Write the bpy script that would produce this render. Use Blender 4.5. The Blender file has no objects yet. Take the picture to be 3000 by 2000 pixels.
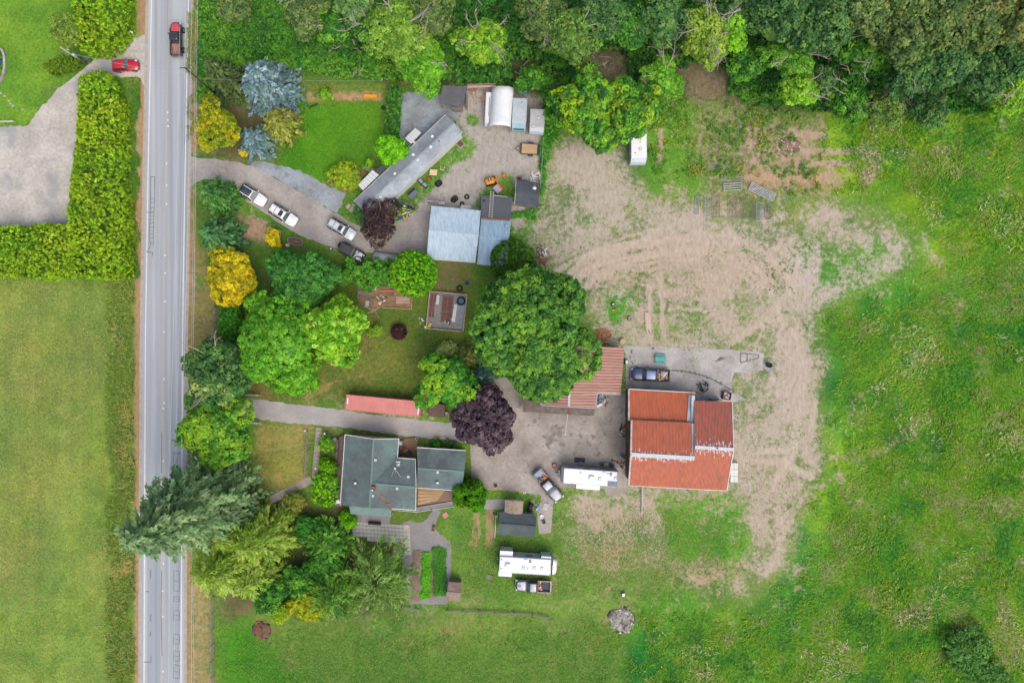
import bpy, math, random
import numpy as np
from mathutils import Vector, Matrix
R = math.radians
sc = bpy.context.scene
col = sc.collection
# ---------------------------------------------------------------- camera, world, sun, exposure
H = 111.1                      # height of the drone above the ground, looking straight down
cam_d = bpy.data.cameras.new('camera'); cam = bpy.data.objects.new('camera', cam_d); col.objects.link(cam)
cam.location = (0, 0, H); cam.rotation_euler = (0, 0, 0)
cam_d.lens = 24; cam_d.sensor_width = 36; cam_d.clip_end = 3000; cam_d.clip_start = 0.5
sc.camera = cam
world = bpy.data.worlds.new('World'); sc.world = world; world.use_nodes = True
wn = world.node_tree.nodes; wl = world.node_tree.links
sky = wn.new('ShaderNodeTexSky'); sky.sky_type = 'NISHITA'; sky.sun_disc = False
SUN_EL, SUN_AZ = R(58), R(150)          # azimuth measured clockwise from north (+Y)
sky.sun_elevation = SUN_EL; sky.sun_rotation = SUN_AZ
sky.air_density = 1.0; sky.dust_density = 6.0; sky.ozone_density = 1.0
wl.new(sky.outputs[0], wn['Background'].inputs[0]); wn['Background'].inputs[1].default_value = 0.15
sun_d = bpy.data.lights.new('sun', 'SUN'); sun = bpy.data.objects.new('sun', sun_d); col.objects.link(sun)
sun_d.energy = 1.0; sun_d.angle = R(60); sun_d.color = (1.0, 0.97, 0.93)
sd = Vector((math.sin(SUN_AZ) * math.cos(SUN_EL), math.cos(SUN_AZ) * math.cos(SUN_EL), math.sin(SUN_EL)))
sun.rotation_euler = sd.to_track_quat('Z', 'Y').to_euler(); sun.location = sd * 200
sc.view_settings.view_transform = 'Standard'; sc.view_settings.look = 'None'
sc.view_settings.exposure = 0.62; sc.view_settings.gamma = 1.0; sc.view_settings.use_curve_mapping = False
sc.cycles.max_bounces = 6; sc.cycles.diffuse_bounces = 4; sc.cycles.glossy_bounces = 2
sc.cycles.transmission_bounces = 2; sc.cycles.transparent_max_bounces = 4
sc.cycles.use_adaptive_sampling = True; sc.cycles.adaptive_threshold = 0.02
sc.cycles.sample_clamp_indirect = 4
sc.cycles.use_denoising = True

# ---------------------------------------------------------------- helpers
GAIN = 1.62                    # how bright a horizontal surface of albedo 1 shows
def lin(c):
    c = c / 255.0
    return c / 12.92 if c <= 0.04045 else ((c + 0.055) / 1.055) ** 2.4
def S(r, g, b, k=1.0):         # colour seen in daylight -> base colour
    return tuple(min(0.85, max(0.004, lin(v) * k / GAIN)) for v in (r, g, b))
def G(px, py, z=0.0):          # survey coordinates (plan drawing, 18 units per metre at ground level) -> metres
    k = (H - z) / 2000.0
    return ((px - 1500) * k, (1000 - py) * k, z)
def P2(pts, z=0.0): return [G(x, y, z)[:2] for x, y in pts]
rng = np.random.default_rng(7)
random.seed(5)

def link(name, data, parent=None):
    o = bpy.data.objects.new(name, data); col.objects.link(o)
    if parent is not None: o.parent = parent
    return o
def tag(o, label=None, cat=None, group=None, kind=None):
    if label: o['label'] = label
    if cat: o['category'] = cat
    if group: o['group'] = group
    if kind: o['kind'] = kind
    return o
def thing(name, label, cat, loc=(0, 0, 0), rz=0.0, group=None):
    o = link(name, None); o.empty_display_size = 0.3
    o.location = loc if len(loc) == 3 else (loc[0], loc[1], 0); o.rotation_euler = (0, 0, rz)
    return tag(o, label, cat, group)
def structure(o): o['kind'] = 'structure'; return o
def stuff(o): o['kind'] = 'stuff'; return o

class MB:
    """collects faces; obj() links them as one mesh object"""
    def __init__(s): s.v = []; s.f = []
    def add(s, vs, fs):
        n = len(s.v); s.v += [tuple(v) for v in vs]; s.f += [tuple(i + n for i in f) for f in fs]; return s
    def box(s, cx, cy, cz, sx, sy, sz, rz=0.0, pitch=0.0, bev=0.0):
        hx, hy, hz = sx / 2, sy / 2, sz / 2
        if bev:
            b = bev; pts = []
            for z, i in ((-hz, b), (-hz + b, 0), (hz - b, 0), (hz, b)):
                pts += [(-hx + i, -hy + i, z), (hx - i, -hy + i, z), (hx - i, hy - i, z), (-hx + i, hy - i, z)]
            fs = [(3, 2, 1, 0), (12, 13, 14, 15)]
            for k in range(3):
                for j in range(4): fs.append((4 * k + j, 4 * k + (j + 1) % 4, 4 * k + 4 + (j + 1) % 4, 4 * k + 4 + j))
        else:
            pts = [(x, y, z) for z in (-hz, hz) for (x, y) in ((-hx, -hy), (hx, -hy), (hx, hy), (-hx, hy))]
            fs = [(3, 2, 1, 0), (4, 5, 6, 7)] + [(j, (j + 1) % 4, 4 + (j + 1) % 4, 4 + j) for j in range(4)]
        c, sn = math.cos(rz), math.sin(rz); cp, sp = math.cos(pitch), math.sin(pitch); o = []
        for x, y, z in pts:
            x, z = x * cp - z * sp, x * sp + z * cp
            o.append((cx + x * c - y * sn, cy + x * sn + y * c, cz + z))
        return s.add(o, fs)
    def prism(s, poly, z0, z1):
        if sum(a[0] * b[1] - b[0] * a[1] for a, b in zip(poly, poly[1:] + poly[:1])) < 0: poly = poly[::-1]
        n = len(poly)
        return s.add([(x, y, z0) for x, y in poly] + [(x, y, z1) for x, y in poly],
                     [tuple(range(n - 1, -1, -1)), tuple(range(n, 2 * n))] + [(i, (i + 1) % n, n + (i + 1) % n, n + i) for i in range(n)])
    def sheet(s, poly, z):
        if sum(a[0] * b[1] - b[0] * a[1] for a, b in zip(poly, poly[1:] + poly[:1])) < 0: poly = poly[::-1]
        return s.add([(x, y, z) for x, y in poly], [tuple(range(len(poly)))])
    def slab(s, top, t):        # planar 3-D polygon with thickness t downwards
        n = len(top); a = sum(p[0] * q[1] - q[0] * p[1] for p, q in zip(top, top[1:] + top[:1]))
        if a < 0: top = top[::-1]
        return s.add(list(top) + [(x, y, z - t) for x, y, z in top],
                     [tuple(range(n)), tuple(range(2 * n - 1, n - 1, -1))] + [(n + i, n + (i + 1) % n, (i + 1) % n, i) for i in range(n)])
    def tube(s, pts, r, n=6, r1=None):
        pts = [Vector(p) for p in pts]; m = len(pts); V = []; F = []
        for i, p in enumerate(pts):
            d = (pts[min(i + 1, m - 1)] - pts[max(i - 1, 0)]).normalized()
            u = d.cross(Vector((0, 0, 1)))
            if u.length < 1e-3: u = Vector((1, 0, 0))
            u.normalize(); w = d.cross(u); rr = r if r1 is None else r + (r1 - r) * i / max(1, m - 1)
            V += [p + (u * math.cos(2 * math.pi * k / n) + w * math.sin(2 * math.pi * k / n)) * rr for k in range(n)]
        for i in range(m - 1):
            for k in range(n): F.append((i * n + k, i * n + (k + 1) % n, (i + 1) * n + (k + 1) % n, (i + 1) * n + k))
        F += [tuple(range(n - 1, -1, -1)), tuple(range((m - 1) * n, m * n))]
        return s.add(V, F)
    def lathe(s, cx, cy, prof, n=14, cap=True):  # prof: [(r, z), ...]
        V = []; F = []; m = len(prof)
        for r, z in prof: V += [(cx + r * math.cos(2 * math.pi * k / n), cy + r * math.sin(2 * math.pi * k / n), z) for k in range(n)]
        for i in range(m - 1):
            for k in range(n): F.append((i * n + k, i * n + (k + 1) % n, (i + 1) * n + (k + 1) % n, (i + 1) * n + k))
        if cap: F += [tuple(range(n - 1, -1, -1)), tuple(range((m - 1) * n, m * n))]
        return s.add(V, F)
    def loft(s, rings):
        n = len(rings[0]); V = [p for r in rings for p in r]; F = []
        for i in range(len(rings) - 1):
            for k in range(n): F.append((i * n + k, i * n + (k + 1) % n, (i + 1) * n + (k + 1) % n, (i + 1) * n + k))
        F += [tuple(range(n - 1, -1, -1)), tuple(range((len(rings) - 1) * n, len(rings) * n))]
        return s.add(V, F)
    def blob(s, cx, cy, cz, rx, ry, rz, seed=0, amp=0.18, nu=10, nv=6):
        r = np.random.default_rng(seed); V = []; F = []
        for i in range(nv + 1):
            t = math.pi * i / nv - math.pi / 2
            for k in range(nu):
                a = 2 * math.pi * k / nu; q = 1 + amp * r.uniform(-1, 1)
                V.append((cx + rx * q * math.cos(t) * math.cos(a), cy + ry * q * math.cos(t) * math.sin(a), cz + rz * q * math.sin(t)))
        for i in range(nv):
            for k in range(nu): F.append((i * nu + k, i * nu + (k + 1) % nu, (i + 1) * nu + (k + 1) % nu, (i + 1) * nu + k))
        return s.add(V, F)
    def torus(s, cx, cy, cz, R_, r, n=18, m=8, sz=1.0):
        V = []; F = []
        for i in range(n):
            a = 2 * math.pi * i / n
            for k in range(m):
                b = 2 * math.pi * k / m; q = R_ + r * math.cos(b)
                V.append((cx + q * math.cos(a), cy + q * math.sin(a), cz + r * sz * math.sin(b)))
        for i in range(n):
            for k in range(m): F.append((i * m + k, ((i + 1) % n) * m + k, ((i + 1) % n) * m + (k + 1) % m, i * m + (k + 1) % m))
        return s.add(V, F)
    def mesh(s, name, m, smooth=False, off=None):
        v = s.v if off is None else [(x - off[0], y - off[1], z - off[2]) for x, y, z in s.v]
        me = bpy.data.meshes.new(name); me.from_pydata(v, [], s.f); me.update()
        if m: me.materials.append(m)
        if smooth: me.polygons.foreach_set('use_smooth', [True] * len(me.polygons))
        return me
    def obj(s, name, m, parent=None, smooth=False, world=False):
        off = tuple(parent.location) if (world and parent is not None) else None
        return link(name, s.mesh(name, m, smooth, off), parent)

# ---------------------------------------------------------------- materials
def nodes(m):
    m.use_nodes = True; nt = m.node_tree; return nt, nt.nodes, nt.links, nt.nodes['Principled BSDF']
def N(nt, kind, **kw):
    n = nt.nodes.new(kind)
    for k, v in kw.items(): setattr(n, k, v)
    return n
def coords(nt, scale=(1, 1, 1), rot=0.0, out='Object'):
    tc = N(nt, 'ShaderNodeTexCoord'); mp = N(nt, 'ShaderNodeMapping'); mp.inputs['Scale'].default_value = scale; mp.inputs['Rotation'].default_value = (0, 0, rot)
    nt.links.new(tc.outputs[out], mp.inputs[0]); return mp.outputs[0]
def noise(nt, vec, scale, detail=4, rough=0.6):
    n = N(nt, 'ShaderNodeTexNoise'); n.inputs['Scale'].default_value = scale; n.inputs['Detail'].default_value = detail; n.inputs['Roughness'].default_value = rough
    nt.links.new(vec, n.inputs['Vector']); return n.outputs['Fac']
def ramp(nt, fac, a, b, ca=0.0, cb=1.0):
    n = N(nt, 'ShaderNodeMapRange'); n.inputs[1].default_value = a; n.inputs[2].default_value = b; n.inputs[3].default_value = ca; n.inputs[4].default_value = cb
    nt.links.new(fac, n.inputs[0]); return n.outputs[0]
def mixc(nt, fac, a, b, mode='MIX'):
    n = N(nt, 'ShaderNodeMix', data_type='RGBA', blend_type=mode)
    for i, x in ((0, fac), (6, a), (7, b)):
        if hasattr(x, 'links') or hasattr(x, 'is_linked'): nt.links.new(x, n.inputs[i])
        else: n.inputs[i].default_value = x if i == 0 else (tuple(x) + (1,) if len(x) == 3 else x)
    return n.outputs[2]
def math_(nt, op, a, b=None):
    n = N(nt, 'ShaderNodeMath', operation=op)
    for i, x in ((0, a), (1, b)):
        if x is None: continue
        if hasattr(x, 'is_linked'): nt.links.new(x, n.inputs[i])
        else: n.inputs[i].default_value = x
    return n.outputs[0]
def bump(nt, bs, h, strength=0.3, dist=0.05):
    b = N(nt, 'ShaderNodeBump'); b.inputs['Strength'].default_value = strength; b.inputs['Distance'].default_value = dist
    nt.links.new(h, b.inputs['Height']); nt.links.new(b.outputs[0], bs.inputs['Normal'])
MATS = {}
def mat(name, c, c2=None, scale=1.5, amt=0.5, rough=0.75, metal=0.0, bmp=0.15, stretch=(1, 1, 1), rot=0.0, spots=None, spec=0.3, fine=0.14, lo=0.4, hi=0.65):
    """base colour varied by two noises towards c2, fine grain, optional spots (colour, scale, threshold)"""
    if name in MATS: return MATS[name]
    m = bpy.data.materials.new(name); nt, nn, ll, bs = nodes(m)
    v = coords(nt, stretch, rot); n1 = noise(nt, v, scale, 5, 0.62)
    c2 = c2 or tuple(x * 0.72 for x in c)
    base = mixc(nt, ramp(nt, n1, lo, hi, 0, amt), c, c2)
    n2 = noise(nt, v, scale * 9, 3, 0.7)
    base = mixc(nt, 1.0, base, mixc(nt, ramp(nt, n2, 0.3, 0.7), (1 - fine,) * 3, (1 + fine,) * 3), 'MULTIPLY')
    if spots:
        sp = noise(nt, coords(nt, (1, 1, 1), 0.7), spots[1], 3, 0.55)
        base = mixc(nt, ramp(nt, sp, spots[2], spots[2] + 0.06, 0, spots[3] if len(spots) > 3 else 1), base, spots[0])
    ll.new(base, bs.inputs['Base Color']); bs.inputs['Roughness'].default_value = rough; bs.inputs['Metallic'].default_value = metal
    bs.inputs['Specular IOR Level'].default_value = spec
    if bmp: bump(nt, bs, n2, bmp, 0.02)
    MATS[name] = m; return m
def paint(name, c, rough=0.3, dirt=0.12):
    if name in MATS: return MATS[name]
    m = mat(name, c, tuple(x * 0.8 + 0.02 for x in c), 1.1, dirt * 3, rough, bmp=0, spec=0.5, fine=0.04)
    m.node_tree.nodes['Principled BSDF'].inputs['Coat Weight'].default_value = 0.5
    return m
def plain(name, c, rough=0.6, metal=0.0): return mat(name, c, None, 3.0, 0.35, rough, metal, bmp=0.08, fine=0.08)
def glass(name='car_glass', c=(0.02, 0.028, 0.03)):
    if name in MATS: return MATS[name]
    m = mat(name, c, (c[0] * 2.2, c[1] * 2.2, c[2] * 2.2), 0.8, 0.6, 0.12, bmp=0, spec=0.5, fine=0.02); return m
# ---------------------------------------------------------------- ground
def vnoise(x, y, s, seed=0):
    x = np.asarray(x, float) * s + 131.7 * seed; y = np.asarray(y, float) * s + 71.3 * seed
    xi = np.floor(x).astype(np.int64); yi = np.floor(y).astype(np.int64); fx = x - xi; fy = y - yi
    fx = fx * fx * (3 - 2 * fx); fy = fy * fy * (3 - 2 * fy)
    def h(a, b):
        n = (a * 374761393 + b * 668265263 + seed * 982451653) & 0xffffffff
        n = ((n ^ (n >> 13)) * 1274126177) & 0xffffffff
        return ((n ^ (n >> 16)) & 0xffff) / 65535.0
    return (h(xi, yi) * (1 - fx) + h(xi + 1, yi) * fx) * (1 - fy) + (h(xi, yi + 1) * (1 - fx) + h(xi + 1, yi + 1) * fx) * fy
def fbm(x, y, s, seed=0, o=4):
    t = 0; a = 1; q = 0
    for i in range(o): t = t + a * vnoise(x, y, s * 2 ** i, seed + i); q += a; a *= 0.55
    return t / q
def inpoly(x, y, poly):
    r = np.zeros(x.shape, bool); n = len(poly)
    for i in range(n):
        (x0, y0), (x1, y1) = poly[i], poly[(i + 1) % n]
        if y0 == y1: continue
        c = ((y0 > y) != (y1 > y)) & (x < (x1 - x0) * (y - y0) / (y1 - y0) + x0); r ^= c
    return r
def linedist(x, y, pts):
    d = np.full(x.shape, 1e9)
    for (x0, y0), (x1, y1) in zip(pts, pts[1:]):
        dx, dy = x1 - x0, y1 - y0; t = np.clip(((x - x0) * dx + (y - y0) * dy) / (dx * dx + dy * dy), 0, 1)
        d = np.minimum(d, np.hypot(x - x0 - t * dx, y - y0 - t * dy))
    return d
def blur(m, k):
    for _ in range(k):
        m = (np.roll(m, 1, 0) + m * 2 + np.roll(m, -1, 0)) / 4; m = (np.roll(m, 1, 1) + m * 2 + np.roll(m, -1, 1)) / 4
    return m
RLX = [(-3000, 470), (0, 443), (500, 433), (1000, 425), (1450, 423), (2000, 421), (5000, 412)]   # west edge line of the road (y, x)
def rl(y): return float(np.interp(y, [a for a, b in RLX], [b for a, b in RLX]))
LOT = [(1640, 395), (1760, 430), (1900, 480), (2040, 560), (2260, 600), (2420, 588), (2560, 620), (2650, 690), (2650, 770), (2560, 820), (2430, 870), (2385, 930), (2420, 1000), (2412, 1200), (2400, 1330), (2410, 1400), (2345, 1450), (2325, 1600), (2270, 1740), (2150, 1750), (2060, 1710), (1940, 1650), (1850, 1650), (1700, 1610), (1630, 1500), (1800, 1440), (1840, 1430), (1850, 1010), (1780, 1000), (1740, 900), (1640, 800), (1565, 745), (1570, 640), (1600, 560), (1625, 450)]
MEADOW = [(2400, 300), (3300, 300), (3300, 2300), (1850, 2300), (1830, 1780), (2000, 1740), (2200, 1790), (2330, 1640), (2350, 1450), (2420, 1390), (2420, 1010), (2400, 930), (2560, 850), (2720, 780), (2700, 690), (2600, 600), (2430, 570), (2400, 420)]
HAY = [(-2000, 790), (150, 812), (330, 830), (318, 1500), (316, 4000), (-2000, 4000)]
D1 = S(190, 179, 164); D2 = S(172, 158, 148); D3 = S(180, 175, 168); DK = S(125, 105, 88)
# polygon, grass colour, bareness, soil colour, softness
ZONES = [
    (HAY, S(134, 154, 76), 0.12, S(168, 158, 104), 3),
    ([(120, 1750), (320, 900), (320, 4000), (-2000, 4000), (-2000, 1800)], S(128, 158, 72), 0.06, S(160, 156, 98), 14),
    ([(312, 820), (396, 820), (392, 4000), (318, 4000)], S(112, 142, 58), 0.05, S(170, 150, 90), 2),
    ([(-2000, -2000), (420, -2000), (420, 120), (300, 180), (220, 215), (150, 270), (85, 340), (60, 372), (-2000, 372)], S(112, 160, 52), 0.06, S(160, 150, 80), 2),
    ([(390, -2000), (440, -2000), (436, 0), (434, 120), (405, 120)], S(150, 140, 92), 0.75, S(176, 146, 112), 1),
    ([(402, 240), (430, 240), (420, 700), (418, 4000), (394, 4000), (394, 900), (398, 600)], S(160, 146, 96), 0.8, S(178, 146, 114), 1),
    ([(550, -2000), (590, -2000), (585, 0), (582, 450), (548, 450)], S(140, 138, 84), 0.7, S(180, 150, 118), 1),
    ([(544, 560), (575, 560), (565, 1100), (540, 1110)], S(148, 142, 92), 0.72, S(182, 152, 120), 1),
    ([(565, 560), (610, 560), (640, 900), (640, 1010), (560, 1100)], S(135, 135, 70), 0.45, S(160, 145, 105), 2),
    ([(535, 1330), (560, 1330), (560, 4000), (532, 4000)], S(150, 135, 88), 0.8, S(176, 140, 105), 1),
    ([(555, 1700), (622, 1740), (628, 4000), (552, 4000)], S(140, 142, 78), 0.55, S(178, 158, 120), 2),
    ([(628, 1740), (900, 1760), (1200, 1800), (1800, 1790), (1800, 4000), (630, 4000)], S(104, 140, 62), 0.2, S(150, 142, 92), 4),
    ([(640, 1800), (760, 1850), (900, 2000), (640, 2200)], S(74, 142, 36), 0.02, DK, 5),
    ([(585, -2000), (1300, -2000), (1300, 250), (880, 235), (600, 300)], S(70, 118, 48), 0.05, DK, 3),
    ([(1180, -2000), (3500, -2000), (3500, 320), (2400, 330), (2000, 300), (1600, 280), (1250, 260)], S(60, 98, 48), 0.35, DK, 3),
    ([(880, 215), (1130, 225), (1130, 275), (880, 275)], S(122, 142, 60), 0.15, S(165, 150, 95), 3),
    ([(1690, 130), (1840, 140), (1850, 230), (1700, 250)], S(92, 108, 60), 0.5, S(140, 122, 108), 3),
    ([(2010, 170), (2150, 190), (2140, 280), (2010, 290)], S(100, 112, 62), 0.6, S(146, 126, 110), 3),
    ([(815, 290), (1118, 290), (1118, 390), (1060, 500), (950, 535), (800, 475), (830, 440)], S(88, 148, 34), 0.02, S(150, 140, 70), 1),
    ([(905, 268), (1118, 268), (1125, 300), (960, 296), (890, 300)], S(130, 130, 70), 0.66, S(190, 156, 122), 1),
    ([(600, 300), (820, 300), (840, 440), (780, 480), (600, 470)], S(96, 110, 56), 0.5, S(120, 100, 82), 3),
    ([(1330, 250), (1590, 250), (1585, 640), (1260, 760), (1190, 700), (1200, 600), (1330, 480), (1350, 380)], S(110, 140, 66), 0.84, D3, 2),
    ([(1320, 350), (1400, 420), (1385, 460), (1330, 480), (1200, 640), (1180, 640), (1330, 430)], S(96, 150, 50), 0.25, D3, 1),
    ([(1390, 600), (1430, 540), (1500, 505), (1515, 560), (1500, 600), (1420, 640)], S(96, 148, 48), 0.22, D3, 1),
    ([(1370, 320), (1405, 340), (1400, 380), (1370, 360)], S(96, 150, 50), 0.25, D3, 1),
    ([(1585, 430), (1620, 420), (1600, 560), (1570, 640), (1560, 800), (1500, 830), (1495, 700), (1580, 600)], S(92, 150, 48), 0.12, D3, 1),
    ([(570, 560), (760, 640), (940, 730), (1230, 770), (1260, 800), (1200, 900), (1040, 860), (600, 880)], S(90, 130, 48), 0.2, S(140, 118, 96), 2),
    ([(690, 610), (780, 640), (770, 720), (700, 720)], S(110, 130, 66), 0.8, S(176, 148, 126), 2),
    ([(735, 880), (1400, 760), (1420, 1010), (1370, 1200), (1000, 1190), (740, 1160), (640, 900)], S(98, 124, 50), 0.2, S(150, 134, 82), 3),
    ([(1255, 770), (1390, 770), (1370, 880), (1260, 850)], S(110, 130, 66), 0.55, S(140, 116, 92), 3),
    ([(960, 1040), (1250, 1010), (1260, 1090), (980, 1160), (900, 1150)], S(108, 128, 54), 0.36, S(164, 142, 94), 4),
    ([(720, 1050), (810, 1050), (800, 1160), (725, 1150)], S(126, 128, 66), 0.5, S(150, 126, 84), 3),
    ([(735, 1225), (930, 1245), (920, 1400), (780, 1460), (740, 1400)], S(140, 146, 72), 0.25, S(176, 156, 100), 2),
    ([(900, 1240), (1380, 1280), (1380, 1600), (900, 1600)], S(96, 132, 52), 0.25, S(150, 132, 100), 2),
    ([(640, 1380), (940, 1480), (1180, 1560), (1200, 1800), (640, 1800)], S(76, 112, 44), 0.45, S(120, 100, 80), 3),
    ([(1300, 1480), (1620, 1480), (1640, 1800), (1320, 1800)], S(104, 148, 60), 0.1, S(170, 150, 110), 3),
    (LOT, S(128, 146, 92), 0.68, D1, 18),
    ([(1640, 430), (1850, 480), (2000, 600), (1990, 700), (1800, 760), (1640, 780), (1580, 720)], S(126, 142, 92), 0.68, S(187, 178, 163), 4),
    ([(1650, 780), (1850, 690), (2150, 690), (2300, 780), (2250, 860), (1950, 900), (1760, 900)], S(124, 140, 86), 0.86, S(190, 175, 158), 4),
    ([(1740, 850), (1900, 850), (2280, 880), (2350, 960), (2180, 1010), (1800, 1000)], S(118, 146, 80), 0.66, S(188, 175, 158), 4),
    ([(1770, 870), (1860, 880), (1850, 960), (1770, 950)], S(86, 160, 40), 0.35, D1, 2),
    ([(2330, 700), (2480, 740), (2660, 680), (2690, 780), (2560, 850), (2380, 900), (2330, 830)], S(96, 152, 60), 0.50, S(194, 183, 172), 4),
    ([(2160, 1170), (2410, 1010), (2410, 1390), (2160, 1400)], S(126, 144, 90), 0.74, S(190, 179, 163), 4),
    ([(2200, 1300), (2370, 1290), (2330, 1740), (2200, 1750)], S(126, 142, 90), 0.74, S(190, 177, 160), 5),
    ([(1640, 1460), (1900, 1470), (1890, 1640), (1700, 1620)], S(112, 148, 68), 0.55, S(186, 169, 150), 4),
    ([(1900, 1450), (2190, 1450), (2200, 1600), (2160, 1690), (1990, 1650), (1940, 1560)], S(98, 160, 54), 0.20, S(184, 168, 140), 4),
    ([(1560, 1640), (1960, 1660), (2150, 1740), (1850, 1800), (1560, 1800)], S(112, 150, 66), 0.32, S(176, 158, 122), 4),
    ([(1700, 1590), (2100, 1640), (2200, 1720), (2100, 1730), (1860, 1650), (1700, 1640)], S(112, 150, 66), 0.66, S(190, 164, 140), 3),
    ([(1930, 270), (2100, 300), (2180, 440), (2060, 560), (1900, 560), (1870, 420)], S(104, 158, 50), 0.2, S(184, 165, 140), 3),
    ([(2030, 300), (2180, 290), (2400, 360), (2400, 560), (2120, 600), (2030, 480)], S(112, 136, 62), 0.38, S(182, 163, 144), 3),
    ([(2170, 360), (2560, 360), (2600, 440), (2590, 540), (2200, 540)], S(112, 132, 66), 0.62, S(184, 163, 142), 3),
    ([(2180, 500), (2560, 490), (2600, 420), (2640, 520), (2200, 545)], S(150, 138, 78), 0.66, S(186, 156, 122), 3),
    (MEADOW, S(98, 152, 42), 0.04, S(180, 168, 140), 10),
    ([(1870, 1790), (2060, 1760), (2200, 1830), (2150, 2300), (1850, 2300)], S(92, 146, 44), 0.06, S(176, 160, 120), 3),
    ([(2560, 1300), (2680, 1270), (2690, 1290), (2560, 1320)], S(150, 145, 80), 0.7, S(196, 176, 142), 2),
]
TRACKS = [  # wheel tracks in the dirt: polyline, half width, bareness
    ([(1600, 900), (1700, 800), (1850, 720), (2050, 690), (2200, 720), (2300, 800), (2330, 900)], 9, 1.0),
    ([(1640, 910), (1740, 820), (1880, 750), (2050, 725), (2180, 755), (2260, 830), (2280, 920)], 8, 1.0),
    ([(1620, 840), (1720, 750), (1900, 700)], 8, 1.0), ([(1900, 830), (1905, 1000)], 5, 1.0), ([(1935, 800), (1940, 990)], 5, 1.0),
    ([(2150, 1000), (2250, 930), (2330, 830), (2340, 760)], 9, 1.0), ([(2330, 960), (2350, 1100), (2330, 1300), (2260, 1440)], 12, 1.0),
    ([(2160, 1315), (2280, 1320), (2370, 1280), (2390, 1180)], 9, 1.0), ([(2160, 1345), (2290, 1350), (2380, 1400)], 9, 1.0),
    ([(2280, 1480), (2290, 1600), (2250, 1680)], 9, .8),
    ([(1430, 1590), (1435, 1490)], 11, 0.98), ([(1392, 1590), (1396, 1490)], 11, 0.98),
    ([(1880, 1450), (1890, 1500), (1930, 1550), (1950, 1600)], 4, 0.95), ([(960, 1130), (1080, 1095), (1200, 1060)], 3, 0.5), ([(900, 1160), (960, 1130)], 9, 0.6),
    ([(1305, 560), (1420, 500), (1570, 470)], 8, 1.0), 
    ([(2410, 1330), (2450, 1340), (2470, 1390)], 3, 0.6),  ([(2880, 1260), (3000, 1225)], 5, 0.6),
    ([(2530, 1340), (2480, 1340), (2520, 1310)], 7, 0.8), ([(1935, 380), (1930, 480)], 7, 0.9), ([(2190, 378), (2330, 386), (2420, 398)], 10, 1.0), ([(2200, 515), (2420, 522)], 10, 1.0), ([(2540, 430), (2570, 480), (2540, 520)], 20, .95), ([(2350, 440), (2520, 448)], 9, .98),
    ([(2190, 425), (2290, 432)], 10, .98), ([(2240, 472), (2500, 480)], 10, .98),
]
def axis(lo, hi, step): return np.concatenate([[-420, -260, -180, -130, lo - 12], np.arange(lo, hi + .01, step), [hi + 12, 130, 180, 260, 420]])
gx = axis(-88, 88, 0.4); gy = axis(-60, 60, 0.4); GX, GY = np.meshgrid(gx, gy)
gpx = 1500 + GX * 18.0018; gpy = 1000 - GY * 18.0018
wx = gpx + (fbm(GX, GY, .22, 3) - .5) * 90 + (fbm(GX, GY, .8, 4) - .5) * 40; wy = gpy + (fbm(GX, GY, .22, 13) - .5) * 90 + (fbm(GX, GY, .8, 14) - .5) * 40
gcol = np.zeros(GX.shape + (3,)) + np.array(S(100, 142, 52)); gbare = np.full(GX.shape, 0.1); gdirt = np.zeros(GX.shape + (3,)) + np.array(D1)
for poly, c, b, dc, k in ZONES:
    tight = k <= 1
    m = inpoly(gpx + (wx - gpx) * (.16 if tight else 1), gpy + (wy - gpy) * (.16 if tight else 1), poly).astype(float); m = blur(m, k * 4 if k > 2 else k)
    gcol += (np.array(c) - gcol) * m[..., None]; gbare += (b - gbare) * m; gdirt += (np.array(dc) - gdirt) * m[..., None]
lm = blur(inpoly(gpx, gpy, LOT).astype(float), 10); gbare += lm * ((fbm(GX, GY, .16, 51) - .5) * 1.3 + (fbm(GX, GY, .7, 52) - .5) * .9)
for i_ in range(16):     # faint curved wheel marks across the lot
    cx_, cy_, rr_, a0_ = 1980 + rng.normal() * 60, 960 + rng.normal() * 60, rng.uniform(150, 330), rng.uniform(-3.0, -.6)
    TRACKS.append(([(cx_ + rr_ * 1.3 * math.cos(a0_ + j * .14), cy_ + rr_ * .85 * math.sin(a0_ + j * .14)) for j in range(9)], 3.2, .95))
for pts, w, b in TRACKS:
    m = np.clip((w * 1.5 - linedist(gpx + (wx - gpx) * .2, gpy + (wy - gpy) * .2, pts)) / w, 0, 1)
    gbare += (b - gbare) * m; gdirt *= (1 + .05 * m)[..., None]
gl = blur(inpoly(gpx, gpy, [(700, 780), (1850, 1180), (1850, 2300), (640, 2300), (640, 1300)]).astype(float), 4); gbare += gl * np.clip((fbm(GX, GY, .3, 53) - .5) * 1.2, -.05, .35)
gcol *= 1 + ((fbm(GX, GY, .13, 54) - .5)[..., None] * np.array([.8, .4, .3])) + ((fbm(GX, GY, .5, 55) - .5)[..., None] * np.array([.7, .5, .5]))
gcol = np.clip(gcol, 0, np.array([.5, .30, .3]))
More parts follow.
